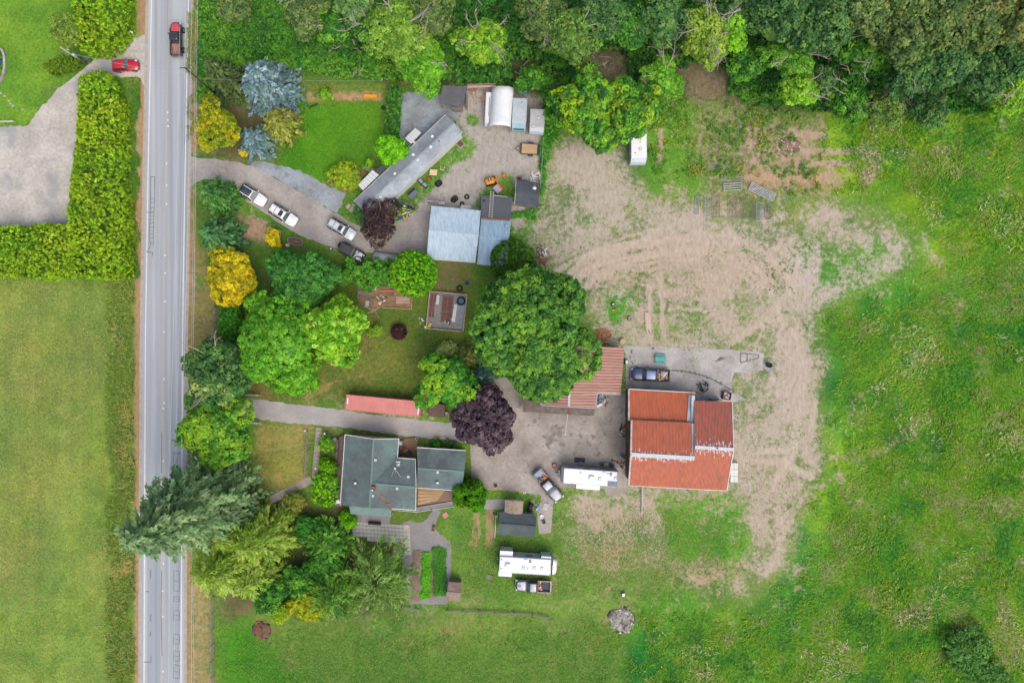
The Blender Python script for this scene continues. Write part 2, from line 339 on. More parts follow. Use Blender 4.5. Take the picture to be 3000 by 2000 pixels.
# hay field: mown rows and greener patches; meadow: big drifts of hue
hm = blur(inpoly(gpx, gpy, HAY).astype(float), 2)
row = np.sin((gpx + gpy * .01) / 7.5) * .05 + np.sin(gpx / 23.) * .03 + (fbm(GX, GY, .16, 21) - .5) * .35
gcol *= (1 + hm * row * .8)[..., None]; gcol += hm[..., None] * ((fbm(GX, GY, .12, 22) - .5)[..., None] * np.array([-.03, .02, -.01]))
mm = blur(inpoly(gpx, gpy, MEADOW).astype(float), 3); q = fbm(GX, GY, .10, 31); q2 = fbm(GX, GY, .22, 32)
gcol *= 1 + mm[..., None] * ((q - .5)[..., None] * np.array([2.2, .7, -.6]) + (q2 - .5)[..., None] * np.array([1.3, 1.0, .8]))
gbare += mm * np.clip((fbm(GX, GY, .3, 33) - .55) * 2.6, 0, .5)
nyv, nxv = GX.shape; nv = nyv * nxv
me = bpy.data.meshes.new('ground')
gz = (fbm(GX, GY, .5, 41) - .5) * .03 - .03
me.vertices.add(nv); me.vertices.foreach_set('co', np.stack([GX, GY, gz], -1).astype(np.float32).ravel())
ii = np.arange(nv).reshape(nyv, nxv); fq = np.stack([ii[:-1, :-1], ii[:-1, 1:], ii[1:, 1:], ii[1:, :-1]], -1).reshape(-1, 4)
me.loops.add(fq.size); me.loops.foreach_set('vertex_index', fq.ravel().astype(np.int32))
me.polygons.add(len(fq)); me.polygons.foreach_set('loop_start', np.arange(0, fq.size, 4, dtype=np.int32)); me.update()
me.polygons.foreach_set('use_smooth', [True] * len(fq))
def cattr(me, name, rgb, a):
    at = me.color_attributes.new(name, 'FLOAT_COLOR', 'POINT')
    at.data.foreach_set('color', np.concatenate([rgb.reshape(-1, 3), np.asarray(a).reshape(-1, 1)], 1).astype(np.float32).ravel())
cattr(me, 'turf', np.clip(gcol, 0.004, .8), np.clip(gbare, 0, 1)); cattr(me, 'soil', np.clip(gdirt, .01, .8), np.ones(GX.shape))
m = bpy.data.materials.new('ground_turf_and_soil'); nt, nn, ll, bs = nodes(m)
a1 = N(nt, 'ShaderNodeAttribute', attribute_name='turf'); a2 = N(nt, 'ShaderNodeAttribute', attribute_name='soil')
v = coords(nt); n0 = noise(nt, v, .16, 4, .6); n1 = noise(nt, v, .9, 6, .68); n2 = noise(nt, v, 2.2, 5, .72); n3 = noise(nt, v, 7, 3, .7)
nd = noise(nt, coords(nt, (1, .35, 1), .35), 2.2, 5, .7)
g = a1.outputs['Color']
g = mixc(nt, ramp(nt, n1, .38, .68, 0, .5), g, mixc(nt, 1.0, g, (1.38, 1.08, .85), 'MULTIPLY'))
g = mixc(nt, ramp(nt, n0, .42, .66, 0, .75), g, mixc(nt, 1.0, g, (.78, .92, 1.0), 'MULTIPLY'))
g = mixc(nt, 1.0, g, mixc(nt, ramp(nt, n2, .34, .68), (.62, .68, .66), (1.36, 1.28, 1.32)), 'MULTIPLY')
g = mixc(nt, 1.0, g, mixc(nt, ramp(nt, n3, .32, .7), (.74, .77, .77), (1.24, 1.2, 1.2)), 'MULTIPLY')
d = a2.outputs['Color']
d = mixc(nt, 1.0, d, mixc(nt, ramp(nt, nd, .3, .7), (.78, .76, .74), (1.17, 1.17, 1.18)), 'MULTIPLY')
d = mixc(nt, 1.0, d, mixc(nt, ramp(nt, n3, .3, .7), (.9, .89, .88), (1.08, 1.08, 1.08)), 'MULTIPLY')
d = mixc(nt, ramp(nt, n1, .5, .72, 0, .35), d, mixc(nt, 1.0, d, (.82, .80, .76), 'MULTIPLY'))
nb = noise(nt, coords(nt, (1, 1, 1), .2), 1.3, 9, .78)
t = math_(nt, 'ADD', math_(nt, 'MULTIPLY', math_(nt, 'SUBTRACT', a1.outputs['Alpha'], .5), .34), math_(nt, 'SUBTRACT', nb, .5))
ll.new(mixc(nt, ramp(nt, t, -.075, .08), g, d), bs.inputs['Base Color']); bs.inputs['Roughness'].default_value = .95; bs.inputs['Specular IOR Level'].default_value = .12
bump(nt, bs, math_(nt, 'ADD', n2, n3), .35, .08)
me.materials.append(m)
ground = structure(link('ground', me))

# ---------------------------------------------------------------- paved and gravelled sheets
def rough_poly(poly, step=.6, amp=.12, seed=0):
    out = []; r = np.random.default_rng(seed)
    for (x0, y0), (x1, y1) in zip(poly, poly[1:] + poly[:1]):
        L = math.hypot(x1 - x0, y1 - y0); n = max(1, int(L / step))
        for i in range(n):
            t = i / n; out.append((x0 + (x1 - x0) * t + r.uniform(-amp, amp), y0 + (y1 - y0) * t + r.uniform(-amp, amp)))
    return out
def sheet(name, px, z, m, amp=.1, seed=1, step=.6):
    return structure(MB().sheet(rough_poly(P2(px), step, amp, seed), z).obj(name, m))
def road_strip(name, off0, off1, z, m, y0=-3000, y1=5000, parent=None):
    ys = [y for y in np.unique(np.concatenate([np.linspace(y0, y1, 60), [a for a, b in RLX if y0 <= a <= y1]]))]
    mb = MB(); V = []
    for y in ys: V += [G(rl(y) + off0, y)[:2] + (z,), G(rl(y) + off1, y)[:2] + (z,)]
    mb.add(V, [(2 * i, 2 * i + 2, 2 * i + 3, 2 * i + 1) for i in range(len(ys) - 1)])
    return mb.obj(name, m, parent)
m_road = bpy.data.materials.new('road_asphalt'); nt, nn, ll, bs = nodes(m_road)
v = coords(nt, (1, .012, 1)); n1 = noise(nt, v, .9, 4, .5); n2 = noise(nt, coords(nt), 8, 4, .7); n3 = noise(nt, coords(nt, (1, .12, 1)), .8, 5, .6)
b = mixc(nt, ramp(nt, n1, .36, .64), S(148, 157, 168), S(186, 191, 196))
b = mixc(nt, ramp(nt, n3, .5, .7, 0, .4), b, S(150, 156, 162)); b = mixc(nt, 1.0, b, mixc(nt, ramp(nt, n2, .3, .7), (.9,) * 3, (1.08,) * 3), 'MULTIPLY')
ll.new(b, bs.inputs['Base Color']); bs.inputs['Roughness'].default_value = .85; bump(nt, bs, n2, .1, .01)
m_shoulder = mat('road_edge_gravel', S(186, 178, 168), S(160, 152, 140), 1.2, .7, .95, fine=.2)
road = structure(road_strip('road', -7, 117, .012, m_road))
m_white = mat('worn_white_line', S(238, 238, 236), S(205, 206, 206), 1.5, .6, .6, fine=.06); m_yel = mat('worn_yellow_line', S(205, 188, 150), S(185, 180, 165), .5, .9, .7, fine=.12)
road_strip('edge_line', -.4, 2.4, .017, m_white, parent=road); road_strip('edge_line', 108, 110.8, .017, m_white, parent=road)
for a, c in ((-3000, 5000),):
    road_strip('centre_line', 51.2, 52.6, .017, m_yel, a, c, road); road_strip('centre_line', 53.8, 54.8, .017, m_yel, a, c, road)
sh = structure(road_strip('road_shoulder', -16, -7, .006, m_shoulder)); sh = structure(road_strip('road_shoulder', 117, 126, .006, m_shoulder))
stud = MB().box(0, 0, .02, .22, .3, .035, bev=.01).mesh('road_stud', m_white)
for i, y in enumerate((330, 352, 370, 480, 543, 598, 748, 800, 883, 972, 1110, 1180, 1196, 1350, 1650, 1730, 1805, 1965)):
    o = link('road_stud', stud, road); o.location = G(rl(y) + 56 + (i % 3 - 1), y)[:2] + (.017,)
m_tar = mat('tar_crack_seal', S(110, 115, 122), S(134, 139, 144), 1.2, .9, .6)
def tar(px, w=.12):
    mb = MB(); p = [Vector(G(x, y)) for x, y in px]
    for a, b_ in zip(p, p[1:]):
        d = (b_ - a).normalized(); n_ = Vector((-d.y, d.x, 0)) * w / 2; a = a - d * w * .3; b_ = b_ + d * w * .3
        q = [a - n_, a + n_, b_ + n_, b_ - n_]; i = len(mb.v); mb.v += [(v_.x, v_.y, .0215 + .0002 * (i % 40)) for v_ in q]; mb.f.append((i + 3, i + 2, i + 1, i))
    return mb.obj('tar_seam', m_tar, road)
tar([(441, 520), (443, 518), (453, 518), (453, 575), (450, 660), (449, 720)]); tar([(442, 520), (441, 600), (438, 690), (441, 720), (432, 738), (448, 740), (446, 751)])
for y in (582, 594, 610, 622, 634, 644, 654, 666, 676, 686, 697, 712): tar([(440, y), (451, y - 1)], .09)
tar([(430, 622), (441, 623), (450, 622)]); tar([(428, 738), (440, 740)])
tar([(474, 1265), (474, 1385)], .14); tar([(474, 1670), (472, 1790), (475, 1920)], .12)
tar([(508, 1325), (508, 1355)]); tar([(514, 1323), (515, 1356)]); tar([(526, 1325), (519, 1335), (518, 1355)]); tar([(508, 1325), (527, 1328)])
tar([(441, 1670), (441, 1692)], .18); tar([(442, 1798), (441, 1818)], .18); tar([(441, 1850), (440, 1862)], .18); tar([(443, 1920), (442, 1938), (422, 1938)], .14); tar([(427, 1732), (437, 1731)], .14)
for a, c in ((1670, 1730), (1745, 1760), (1785, 1815), (1855, 1885), (1905, 1935), (1945, 1985)):
    tar([(510, a), (509, c), (526, c), (526, a + 3), (510, a)], .1); tar([(511, (a + c) / 2), (525, (a + c) / 2 + 2)], .08)
m_asph = mat('driveway_asphalt', S(178, 173, 168), S(156, 150, 145), .25, 1.0, .9, fine=.16, spots=(S(138, 130, 122), .8, .66, .6), lo=.38, hi=.62)
m_asph2 = mat('old_driveway_asphalt', S(166, 164, 164), S(188, 182, 176), .3, .9, .9, fine=.1, spots=(S(146, 142, 140), .7, .68, .5))
m_conc = mat('stained_concrete', S(178, 171, 163), S(148, 140, 133), .22, 1.0, .85, fine=.16, spots=(S(122, 114, 108), .5, .63, .7), lo=.38, hi=.62)
m_conc2 = mat('pale_concrete', S(192, 189, 186), S(166, 162, 158), .3, 1.0, .85, fine=.15, spots=(S(140, 136, 132), .6, .62, .6), lo=.38, hi=.62)
m_grav = mat('pale_gravel', S(204, 199, 190), S(178, 174, 166), .22, .95, .95, fine=.2, spots=(S(156, 160, 164), .11, .54, .8), lo=.36, hi=.62)
m_bgrav = mat('blue_gravel', S(160, 170, 178), S(132, 138, 140), .35, .9, .95, fine=.22, spots=(S(120, 122, 118), .5, .62, .6))
m_dgrav = mat('dark_grey_gravel', S(140, 138, 140), S(156, 150, 146), .4, .8, .95, fine=.18)
m_path = mat('concrete_path', S(176, 166, 156), S(154, 144, 132), .5, .8, .9, fine=.12)
sheet('gravel_lot', [(438, 95), (430, 100), (395, 112), (360, 125), (310, 150), (265, 185), (232, 210), (190, 245), (160, 272), (120, 318), (82, 362), (78, 369), (-700, 372), (-700, 668), (0, 668), (110, 662), (200, 655), (205, 560), (225, 420), (230, 300), (245, 230), (340, 226), (370, 228), (400, 225), (418, 240), (428, 270), (434, 260)], -.002, m_grav, .22, 2)
sheet('asphalt_driveway', [(549, 440), (556, 456), (580, 462), (640, 468), (700, 476), (760, 494), (800, 520), (850, 548), (900, 575), (960, 612), (1010, 640), (1040, 658), (1080, 672), (1180, 640), (1215, 620), (1252, 615), (1256, 745), (1180, 745), (1090, 742), (1010, 735), (950, 718), (880, 690), (820, 655), (770, 620), (720, 590), (690, 545), (650, 530), (600, 525), (575, 535), (556, 555), (544, 580)], .002, m_asph, .12, 3)
sheet('gravel_strip', [(720, 474), (760, 470), (800, 482), (880, 500), (950, 540), (1010, 565), (1000, 600), (985, 625), (960, 612), (900, 575), (850, 548), (790, 512)], -.003, m_bgrav, .2, 4)
sheet('gravel_pad', [(1172, 275), (1200, 268), (1300, 275), (1330, 300), (1345, 340), (1300, 390), (1240, 470), (1180, 430), (1160, 380), (1165, 310)], -.001, m_bgrav, .25, 5)
sheet('south_driveway', [(540, 1112), (560, 1130), (640, 1155), (740, 1168), (880, 1186), (1000, 1200), (1120, 1218), (1250, 1232), (1330, 1240), (1400, 1200), (1440, 1160), (1440, 1300), (1360, 1295), (1250, 1282), (1140, 1270), (1000, 1250), (930, 1245), (820, 1236), (740, 1224), (640, 1216), (560, 1225), (537, 1240)], .002, m_asph2, .12, 6)
yard = sheet('concrete_yard', [(1445, 1110), (1520, 1100), (1800, 1150), (1840, 1150), (1840, 1440), (1800, 1440), (1782, 1430), (1620, 1430), (1622, 1470), (1612, 1560), (1580, 1562), (1575, 1500), (1585, 1450), (1560, 1445), (1420, 1430), (1382, 1410), (1378, 1300), (1420, 1290), (1440, 1200)], .006, m_conc, .1, 7)
apron = sheet('concrete_apron', [(1830, 1012), (2000, 1018), (2180, 1026), (2238, 1034), (2236, 1085), (2150, 1092), (2140, 1140), (2190, 1172), (2140, 1178), (1836, 1150)], .003, m_conc2, .1, 8)
sheet('gravel_path', [(1168, 1538), (1200, 1525), (1240, 1530), (1275, 1490), (1290, 1500), (1268, 1545), (1300, 1570), (1322, 1590), (1320, 1690), (1312, 1770), (1200, 1768), (1190, 1700), (1170, 1620)], .004, m_dgrav, .15, 9)
sheet('side_driveway', [(1425, 1462), (1520, 1462), (1520, 1492), (1418, 1490)], .001, m_asph2, .06, 10)
sheet('concrete_slab', [(1770, 1425), (1822, 1400), (1824, 1455), (1776, 1450)], .009, m_path, .04, 11)
wk = structure(link('garden_path', None)); slabs = []
for i in range(14):     # front walk: concrete slabs
    y0 = 1252 + i * 10.6; x0 = 926 - i * .9
    MB().prism(P2([(x0, y0), (x0 + 17, y0 + .6), (x0 + 16.2, y0 + 10), (x0 - .8, y0 + 9.6)]), -.02, .03 + .004 * (i % 3)).obj('paving_slab', m_path, wk)
for i in range(9):
    a = Vector((G(912 - i * 15, 1404 + i * 7.6))); d = Vector((-15 / 18, -7.6 / 18, 0)); n_ = Vector((.45, -.9, 0)).normalized() * .62
    q = [a + n_, a - n_, a - n_ + d * .95, a + n_ + d * .95]; MB().prism([(p.x, p.y) for p in q], -.02, .03 + .004 * (i % 3)).obj('paving_slab', m_path, wk)
wk['kind'] = 'structure'
m_pat = mat('patio_stone', S(186, 184, 178), S(166, 164, 156), .6, .7, .9, fine=.1)
pat = structure(link('patio', None))
ps = MB().box(0, 0, .02, .56, .56, .06, bev=.012).mesh('paving_stone', m_pat)
for j in range(8):
    for i in range(16):
        if j >= 5 and i < 11 + (j == 5): continue
        if j == 4 and i < 4: continue
        o = link('paving_stone', ps, pat); x, y, _ = G(1036 + i * 10.6 + j * .6, 1532 + j * 11 + i * .7)
        o.location = (x, y, .004 * ((i * 7 + j * 3) % 4)); o.rotation_euler = (0, 0, R(-3.5) + random.uniform(-.02, .02))

m_stain = mat('oil_stain', S(128, 120, 115), S(154, 146, 139), 1.0, 1.0, .8, fine=.2)
def stain(parent, px, py, rx, ry, rz, z, seed, m=None):
    r = np.random.default_rng(seed); n = 26; pts = []
    for i in range(n): a_ = 2 * math.pi * i / n; q_ = .55 + .65 * r.uniform(0, 1) + .2 * math.sin(3 * a_ + seed); c_, s_ = math.cos(a_) * rx * q_ / 18, math.sin(a_) * ry * q_ / 18; pts.append((c_ * math.cos(rz) - s_ * math.sin(rz), c_ * math.sin(rz) + s_ * math.cos(rz)))
    x_, y_, _ = G(px, py); return MB().sheet([(x_ + u, y_ + w) for u, w in pts], z).obj('oil_stain', m or m_stain, parent)
for i, (x_, y_, a_, b_, r_) in enumerate(((1628, 1262, 24, 14, .8), (1612, 1288, 12, 20, 1.2), (1640, 1272, 14, 9, .2), (1606, 1304, 8, 12, .3), (1672, 1272, 9, 6, .4), (1700, 1276, 10, 6, 1.9), (1725, 1300, 7, 13, .5), (1738, 1278, 6, 9, 1.0), (1790, 1230, 8, 5, .9), (1582, 1212, 7, 4, 2.3), (1580, 1226, 8, 3, .1), (1760, 1296, 4, 4, 0), (1550, 1244, 5, 3, .5))): stain(yard, x_, y_, a_, b_, r_, .0105 + .0003 * i, 60 + i)
m_pave = mat('crack_filler', S(104, 104, 108), S(124, 124, 126), 2, .7, .8)
for i in range(15):
    f_ = i / 14; x_ = 1972 + 176 * f_; y_ = 1084 + 6 * f_ + 56 * f_ ** 2.2; stain(apron, x_, y_ + 1, 8, 2.2 + (i % 3), -.1 - .6 * f_, .0075 + .0002 * i, 80 + i, m_pave)
for i, (x_, y_, a_, b_, r_) in enumerate(((1850, 1030, 3, 7, 0), (1846, 1046, 2, 6, .2), (1852, 1062, 2, 8, .5), (1866, 1074, 9, 2, -.5), (1914, 1020, 4, 5, .6), (2110, 1052, 16, 5, .4), (2250, 1070, 20, 17, 0))): stain(apron, x_, y_, a_, b_, r_, .0108 + .0002 * i, 99 + i, m_pave if i < 6 else mat('ash_ground', S(176, 172, 172), S(120, 116, 116), 1.2, .9))
blank = None
# ---------------------------------------------------------------- foliage
LK = 1.72                                # leaves shade one another: base colour of a leaf relative to the seen colour of a crown
def L(r, g, b): return np.array(S(r, g, b, LK))
m_leaf = bpy.data.materials.new('leaves'); nt, nn, ll, bs = nodes(m_leaf)
at = N(nt, 'ShaderNodeAttribute', attribute_name='tint'); ll.new(at.outputs['Color'], bs.inputs['Base Color']); bs.inputs['Roughness'].default_value = .55
bs.inputs['Specular IOR Level'].default_value = .22
tr = N(nt, 'ShaderNodeBsdfTranslucent'); ll.new(at.outputs['Color'], tr.inputs['Color']); mx = N(nt, 'ShaderNodeMixShader'); mx.inputs[0].default_value = .42
ll.new(bs.outputs[0], mx.inputs[1]); ll.new(tr.outputs[0], mx.inputs[2]); ll.new(mx.outputs[0], nn['Material Output'].inputs[0])
m_bark = mat('bark', S(112, 98, 84), S(80, 70, 60), 3, .8, .95, stretch=(1, 1, .25), bmp=.4)
m_dead = mat('grey_dead_wood', S(186, 176, 164), S(150, 140, 128), 3, .7, .9, stretch=(1, 1, .3))
m_stemw = mat('pale_twigs', S(190, 172, 130), S(160, 140, 110), 3, .7, .9)

def unit(a): return a / np.maximum(np.linalg.norm(a, axis=-1, keepdims=True), 1e-6)
def leaf_mesh(name, c, n, s, colr, asp=1.0, tan=None, r=rng):
    """rhombic leaves: centres c, normals n, half sizes s, colours, optional tangent (long axis)"""
    k = len(c); n = unit(n)
    t = r.normal(size=(k, 3)) if tan is None else tan
    t = t - (t * n).sum(1, keepdims=True) * n; t = unit(t); b = np.cross(n, t)
    s = np.asarray(s).reshape(-1, 1); a = np.asarray(asp).reshape(-1, 1)
    v = np.stack([c - t * s * a, c + b * s, c + t * s * a, c - b * s], 1).reshape(-1, 3).astype(np.float32)
    me = bpy.data.meshes.new(name); me.vertices.add(4 * k); me.vertices.foreach_set('co', v.ravel())
    me.loops.add(4 * k); me.loops.foreach_set('vertex_index', np.arange(4 * k, dtype=np.int32))
    me.polygons.add(k); me.polygons.foreach_set('loop_start', np.arange(0, 4 * k, 4, dtype=np.int32)); me.update()
    ca = np.repeat(np.clip(colr, .003, .85), 4, 0); cattr(me, 'tint', ca, np.ones(4 * k)); me.materials.append(m_leaf)
    return me
def pick(pal, k, r, clump=None, w=None):
    """palette choice for each clump, jittered"""
    pal = np.array(pal); i = r.choice(len(pal), size=k, p=w); c = pal[i]
    return c * r.uniform(.82, 1.2, size=(k, 1)) * r.uniform(.93, 1.07, size=(k, 3))
def fib(n, r, zmin=-.35):
    i = np.arange(n) + r.uniform(0, 1, n) * .9; z = 1 - (1 - zmin) * i / n; a = i * 2.399963 + r.uniform(0, 6.28)
    q = np.sqrt(np.maximum(0, 1 - z * z)); return np.stack([q * np.cos(a), q * np.sin(a), z], 1)
def crown_pts(r, rx, ry, rz, lobes, spread=.55, lobe_r=.45, clump=.5, zmin=-.3):
    """clump centres and outward directions on a union of lobes filling an ellipsoid of half axes rx, ry, rz"""
    ld = unit(fib(lobes, r, -.15) + r.normal(size=(lobes, 3)) * .22) * r.uniform(.7, 1.22, size=(lobes, 1)); lc = ld * spread; lr = lobe_r * r.uniform(.6, 1.15, lobes)
    lc = np.vstack([lc, [[0, 0, .1]]]); lr = np.append(lr, .5)
    sc_ = np.array([rx, ry, rz]); P = []; D = []; mean = (rx * ry * rz) ** (1 / 3)
    for i in range(len(lr)):
        area = 4 * math.pi * (lr[i] * mean) ** 2 * .7; n = max(6, int(area / (clump * clump * 1.15)))
        d = fib(n, r, zmin - .2); p = lc[i] + d * lr[i] * r.uniform(.86, 1.08, size=(n, 1))
        dist = np.linalg.norm(p[:, None, :] - lc[None], axis=2) / lr[None]; dist[:, i] = 9
        k = (dist.min(1) > .80) & (p[:, 2] > -.75); P.append(p[k]); D.append(d[k])
    P = np.vstack(P) * sc_; D = unit(np.vstack(D) / sc_); return P, D
def clumped(P, D, r, cr, nl, leaf, pal, w=None, up=.5, flat=.7, asp=1.25, tipcol=None, tipw=.0):
    """leaves around every clump centre, facing outwards"""
    k = len(P); cc = pick(pal, k, r, w=w)
    if tipcol is not None:
        t = np.clip(r.normal(size=k) * .3 + (fbm(P[:, 0] + 50, P[:, 1] + 50, .5, 3) - .5) * 2.2 + tipw * 2.2 - .35, 0, .75)[:, None]; cc = cc * (1 - t) + np.array(tipcol) * r.uniform(.85, 1.15, (k, 1)) * t
    e = r.normal(size=(k, nl, 3)); e = unit(e); o = D[:, None, :] * 1.0
    e = unit(e + o * .55); rad = cr * r.uniform(.7, 1.3, (k, 1, 1)) * np.cbrt(r.uniform(.35, 1, (k, nl, 1)))
    c = P[:, None, :] + e * rad * np.array([1, 1, flat]); n = unit(e + np.array([0, 0, up]) + r.normal(size=(k, nl, 3)) * .45)
    col_ = cc[:, None, :] * r.uniform(.82, 1.18, (k, nl, 1)); s = leaf * r.uniform(.7, 1.25, (k, nl))
    return c.reshape(-1, 3), n.reshape(-1, 3), s.ravel(), col_.reshape(-1, 3)
def trunk(root, h, rad, crown_r, r, bark=None, limbs=6, z0=.35):
    mb = MB(); mb.tube([(0, 0, -.1), (r.uniform(-.1, .1), r.uniform(-.1, .1), h * .4), (r.uniform(-.2, .2), r.uniform(-.2, .2), h * .8)], rad, 7, rad * .35)
    for i in range(limbs):
        a = 2 * math.pi * i / limbs + r.uniform(-.4, .4); z = h * (z0 + .4 * i / limbs); q = crown_r * r.uniform(.55, .85)
        mb.tube([(0, 0, z), (math.cos(a) * q * .5, math.sin(a) * q * .5, z + h * .1), (math.cos(a) * q, math.sin(a) * q, z + h * .22)], rad * .42, 5, rad * .1)
    return mb.obj('trunk', bark or m_bark, root, True)
def broadleaf(name, label, px, py, rpx, h, pal, group=None, lobes=9, ell=1.0, clump=.62, nl=30, leaf=.17, w=None, tip=None, tipw=0., rot=0., seed=None, cat='tree', squash=.8, zmin=-.3, bark=None, up=.5, base=None, asp=1.25, spread=.62, bare=0, weep=0., wob=1.):
    """crown outline about (px, py) with radius rpx in the plan; h = height of the top"""
    r = np.random.default_rng(seed if seed is not None else int(px * 7 + py * 13))
    zc = h * .62; k = (H - zc) / 2000; rx = rpx * k; ry = rx * ell; rz = min(h * .42, rx * squash); zc = h - rz * 1.02
    x, y, _ = G(px, py, zc); root = thing(name, label, cat, (x, y, 0), rot, group)
    trunk(root, zc + rz * .3, max(.07, rx * .05), rx, r, bark)
    P, D = crown_pts(r, rx * .93, ry * .93, rz * .93, lobes, spread, clump=clump, zmin=zmin); P[:, 2] += zc
    an = np.arctan2(P[:, 1], P[:, 0]); ph = r.uniform(0, 6.28, 3); am = r.uniform(.05, .13, 3) * wob; fo = 1 + am[0] * np.sin(2 * an + ph[0]) + am[1] * np.sin(3 * an + ph[1]) + am[2] * np.sin(5 * an + ph[2]); P[:, :2] *= fo[:, None]; P[:, 2] += (fbm(P[:, 0] + 30, P[:, 1] + 30, .45, 8) - .5) * rz * .5
    c, n, s, cl = clumped(P, D, r, clump * .95, int(nl * 1.2), leaf * .92, pal, w, up=up, tipcol=tip, tipw=tipw, asp=asp)
    tan = None
    if weep:
        fl = unit(D * [1, 1, .2] + np.stack([fbm(P[:, 0] + 90, P[:, 1], .35, 5) - .5, fbm(P[:, 0], P[:, 1] + 90, .35, 6) - .5, -.25 * np.ones(len(P))], 1) * weep * 2.5); tan = np.repeat(fl, int(nl * 1.2), 0) + r.normal(size=(len(c), 3)) * .25
    ni = max(40, int(len(P) * 5)); d = fib(ni, r, -.6); q = d * r.uniform(.35, .72, (ni, 1)) * np.array([rx, ry, rz]) + [0, 0, zc]   # inner leaves
    c = np.vstack([c, q]); n = np.vstack([n, d + [0, 0, .6]]); s = np.append(s, r.uniform(.9, 1.6, ni) * leaf * 1.9); cl = np.vstack([cl, pick(pal, ni, r, w=w)])
    if weep: tan = np.vstack([tan, r.normal(size=(ni, 3))])
    link('crown', leaf_mesh('crown', c, n, s, cl, asp, tan, r=r), root)
    if bare: bare_branches(root, zc + rz * .2, rx, rz, r, bare)
    return root
def bare_branches(root, z0, rx, rz, r, n, m=None, name='dead_branch', ang=None, length=1.0, rad=.085):
    def grow(p, d, l, rad, depth, mb):
        q = [p]; 
        for i in range(3):
            d = (d + Vector(r.normal(size=3)) * .22).normalized(); q.append(q[-1] + d * l / 3)
        mb.tube(q, rad, 4, rad * .45)
        if depth:
            for i in range(2 + (depth > 1)):
                grow(q[1 + (i % 3)], (d + Vector(r.normal(size=3)) * .65).normalized(), l * r.uniform(.45, .7), rad * .55, depth - 1, mb)
    for i in range(n):
        a = r.uniform(0, 6.28) if ang is None else ang + r.uniform(-.8, .8)
        d = Vector((math.cos(a), math.sin(a), r.uniform(.05, .6))).normalized(); mb = MB()
        grow(Vector((math.cos(a) * rx * .45, math.sin(a) * rx * .45, z0 + rz * .62)), d, rx * r.uniform(.6, .95) * length, rad, 2, mb)
        mb.obj(name, m or m_dead, root)
def conifer(name, label, px, py, rpx, h, pal, droop=.25, levels=None, per=8, spray=.5, width=.13, group=None, seed=None, power=.8, z0=.06, dens=1.0, lean=(0, 0), cat='tree', tipup=.0, up=.8, w=None, tipc=None, at_base=None):
    """whorls of branches with flat sprays; (px, py): centre of the outline of its middle"""
    r = np.random.default_rng(seed if seed is not None else int(px * 5 + py * 11))
    zc = h * .42; x, y, _ = G(px, py, zc); rr = rpx * (H - zc * .5) / 2000; root = thing(name, label, cat, (x, y, 0), 0, group)
    MB().tube([(0, 0, -.1), (0, 0, h * .5), (lean[0], lean[1], h * .97)], max(.08, h * .018), 7, .03).obj('trunk', m_bark, root, True)
    levels = levels or int(h * 2.2); C = []; Nn = []; T = []; Sz = []; Co = []
    for i in range(levels):
        t = z0 + (1 - z0) * (i + r.uniform(0, .8)) / levels; z = h * t; bl = rr * (1 - t) ** power * r.uniform(.85, 1.12) + .12
        nb = max(4, int(per * (.5 + .5 * (1 - t)) + .5)); a0 = r.uniform(0, 6.28)
        for j in range(nb):
            a = a0 + 2 * math.pi * j / nb + r.uniform(-.22, .22); l = bl * r.uniform(.78, 1.1); d = np.array([math.cos(a), math.sin(a), 0]); sd_ = np.array([-d[1], d[0], 0])
            k = max(5, int(l / (spray * .22) * dens)); u = r.uniform(.12, 1, k) ** .8; side = r.choice([-1, 1], k) * r.uniform(.0, 1, k)
            wid = (1 - u) * .28 * l + .14
            p = np.array([lean[0] * t, lean[1] * t, z]) + d * (u * l)[:, None] + sd_ * (side * wid)[:, None]
            p[:, 2] += -droop * l * u ** 1.6 + tipup * l * u ** 3 + r.normal(size=k) * .05
            dir_ = d * .8 + sd_ * (np.sign(side) * r.uniform(.15, .8, k))[:, None]; dir_ = dir_ + r.normal(size=(k, 3)) * .18; dir_[:, 2] -= droop * .7 * u
            C.append(p); T.append(dir_); Nn.append(np.tile([0, 0, up], (k, 1)) + d * .35 + r.normal(size=(k, 3)) * .45); Sz.append(width * r.uniform(.75, 1.3, k))
            cl = pick(pal, 1, r, w=w) * r.uniform(.8, 1.2, (k, 1))
            if tipc is not None:
                f = np.clip((u - .62) * 2.4, 0, 1)[:, None]; cl = cl * (1 - f) + np.array(tipc) * r.uniform(.85, 1.15, (k, 1)) * f
            Co.append(cl)
    C = np.vstack(C); me = leaf_mesh('crown', C, np.vstack(Nn), np.concatenate(Sz), np.vstack(Co), spray / width / 2, np.vstack(T), r)
    link('crown', me, root); return root
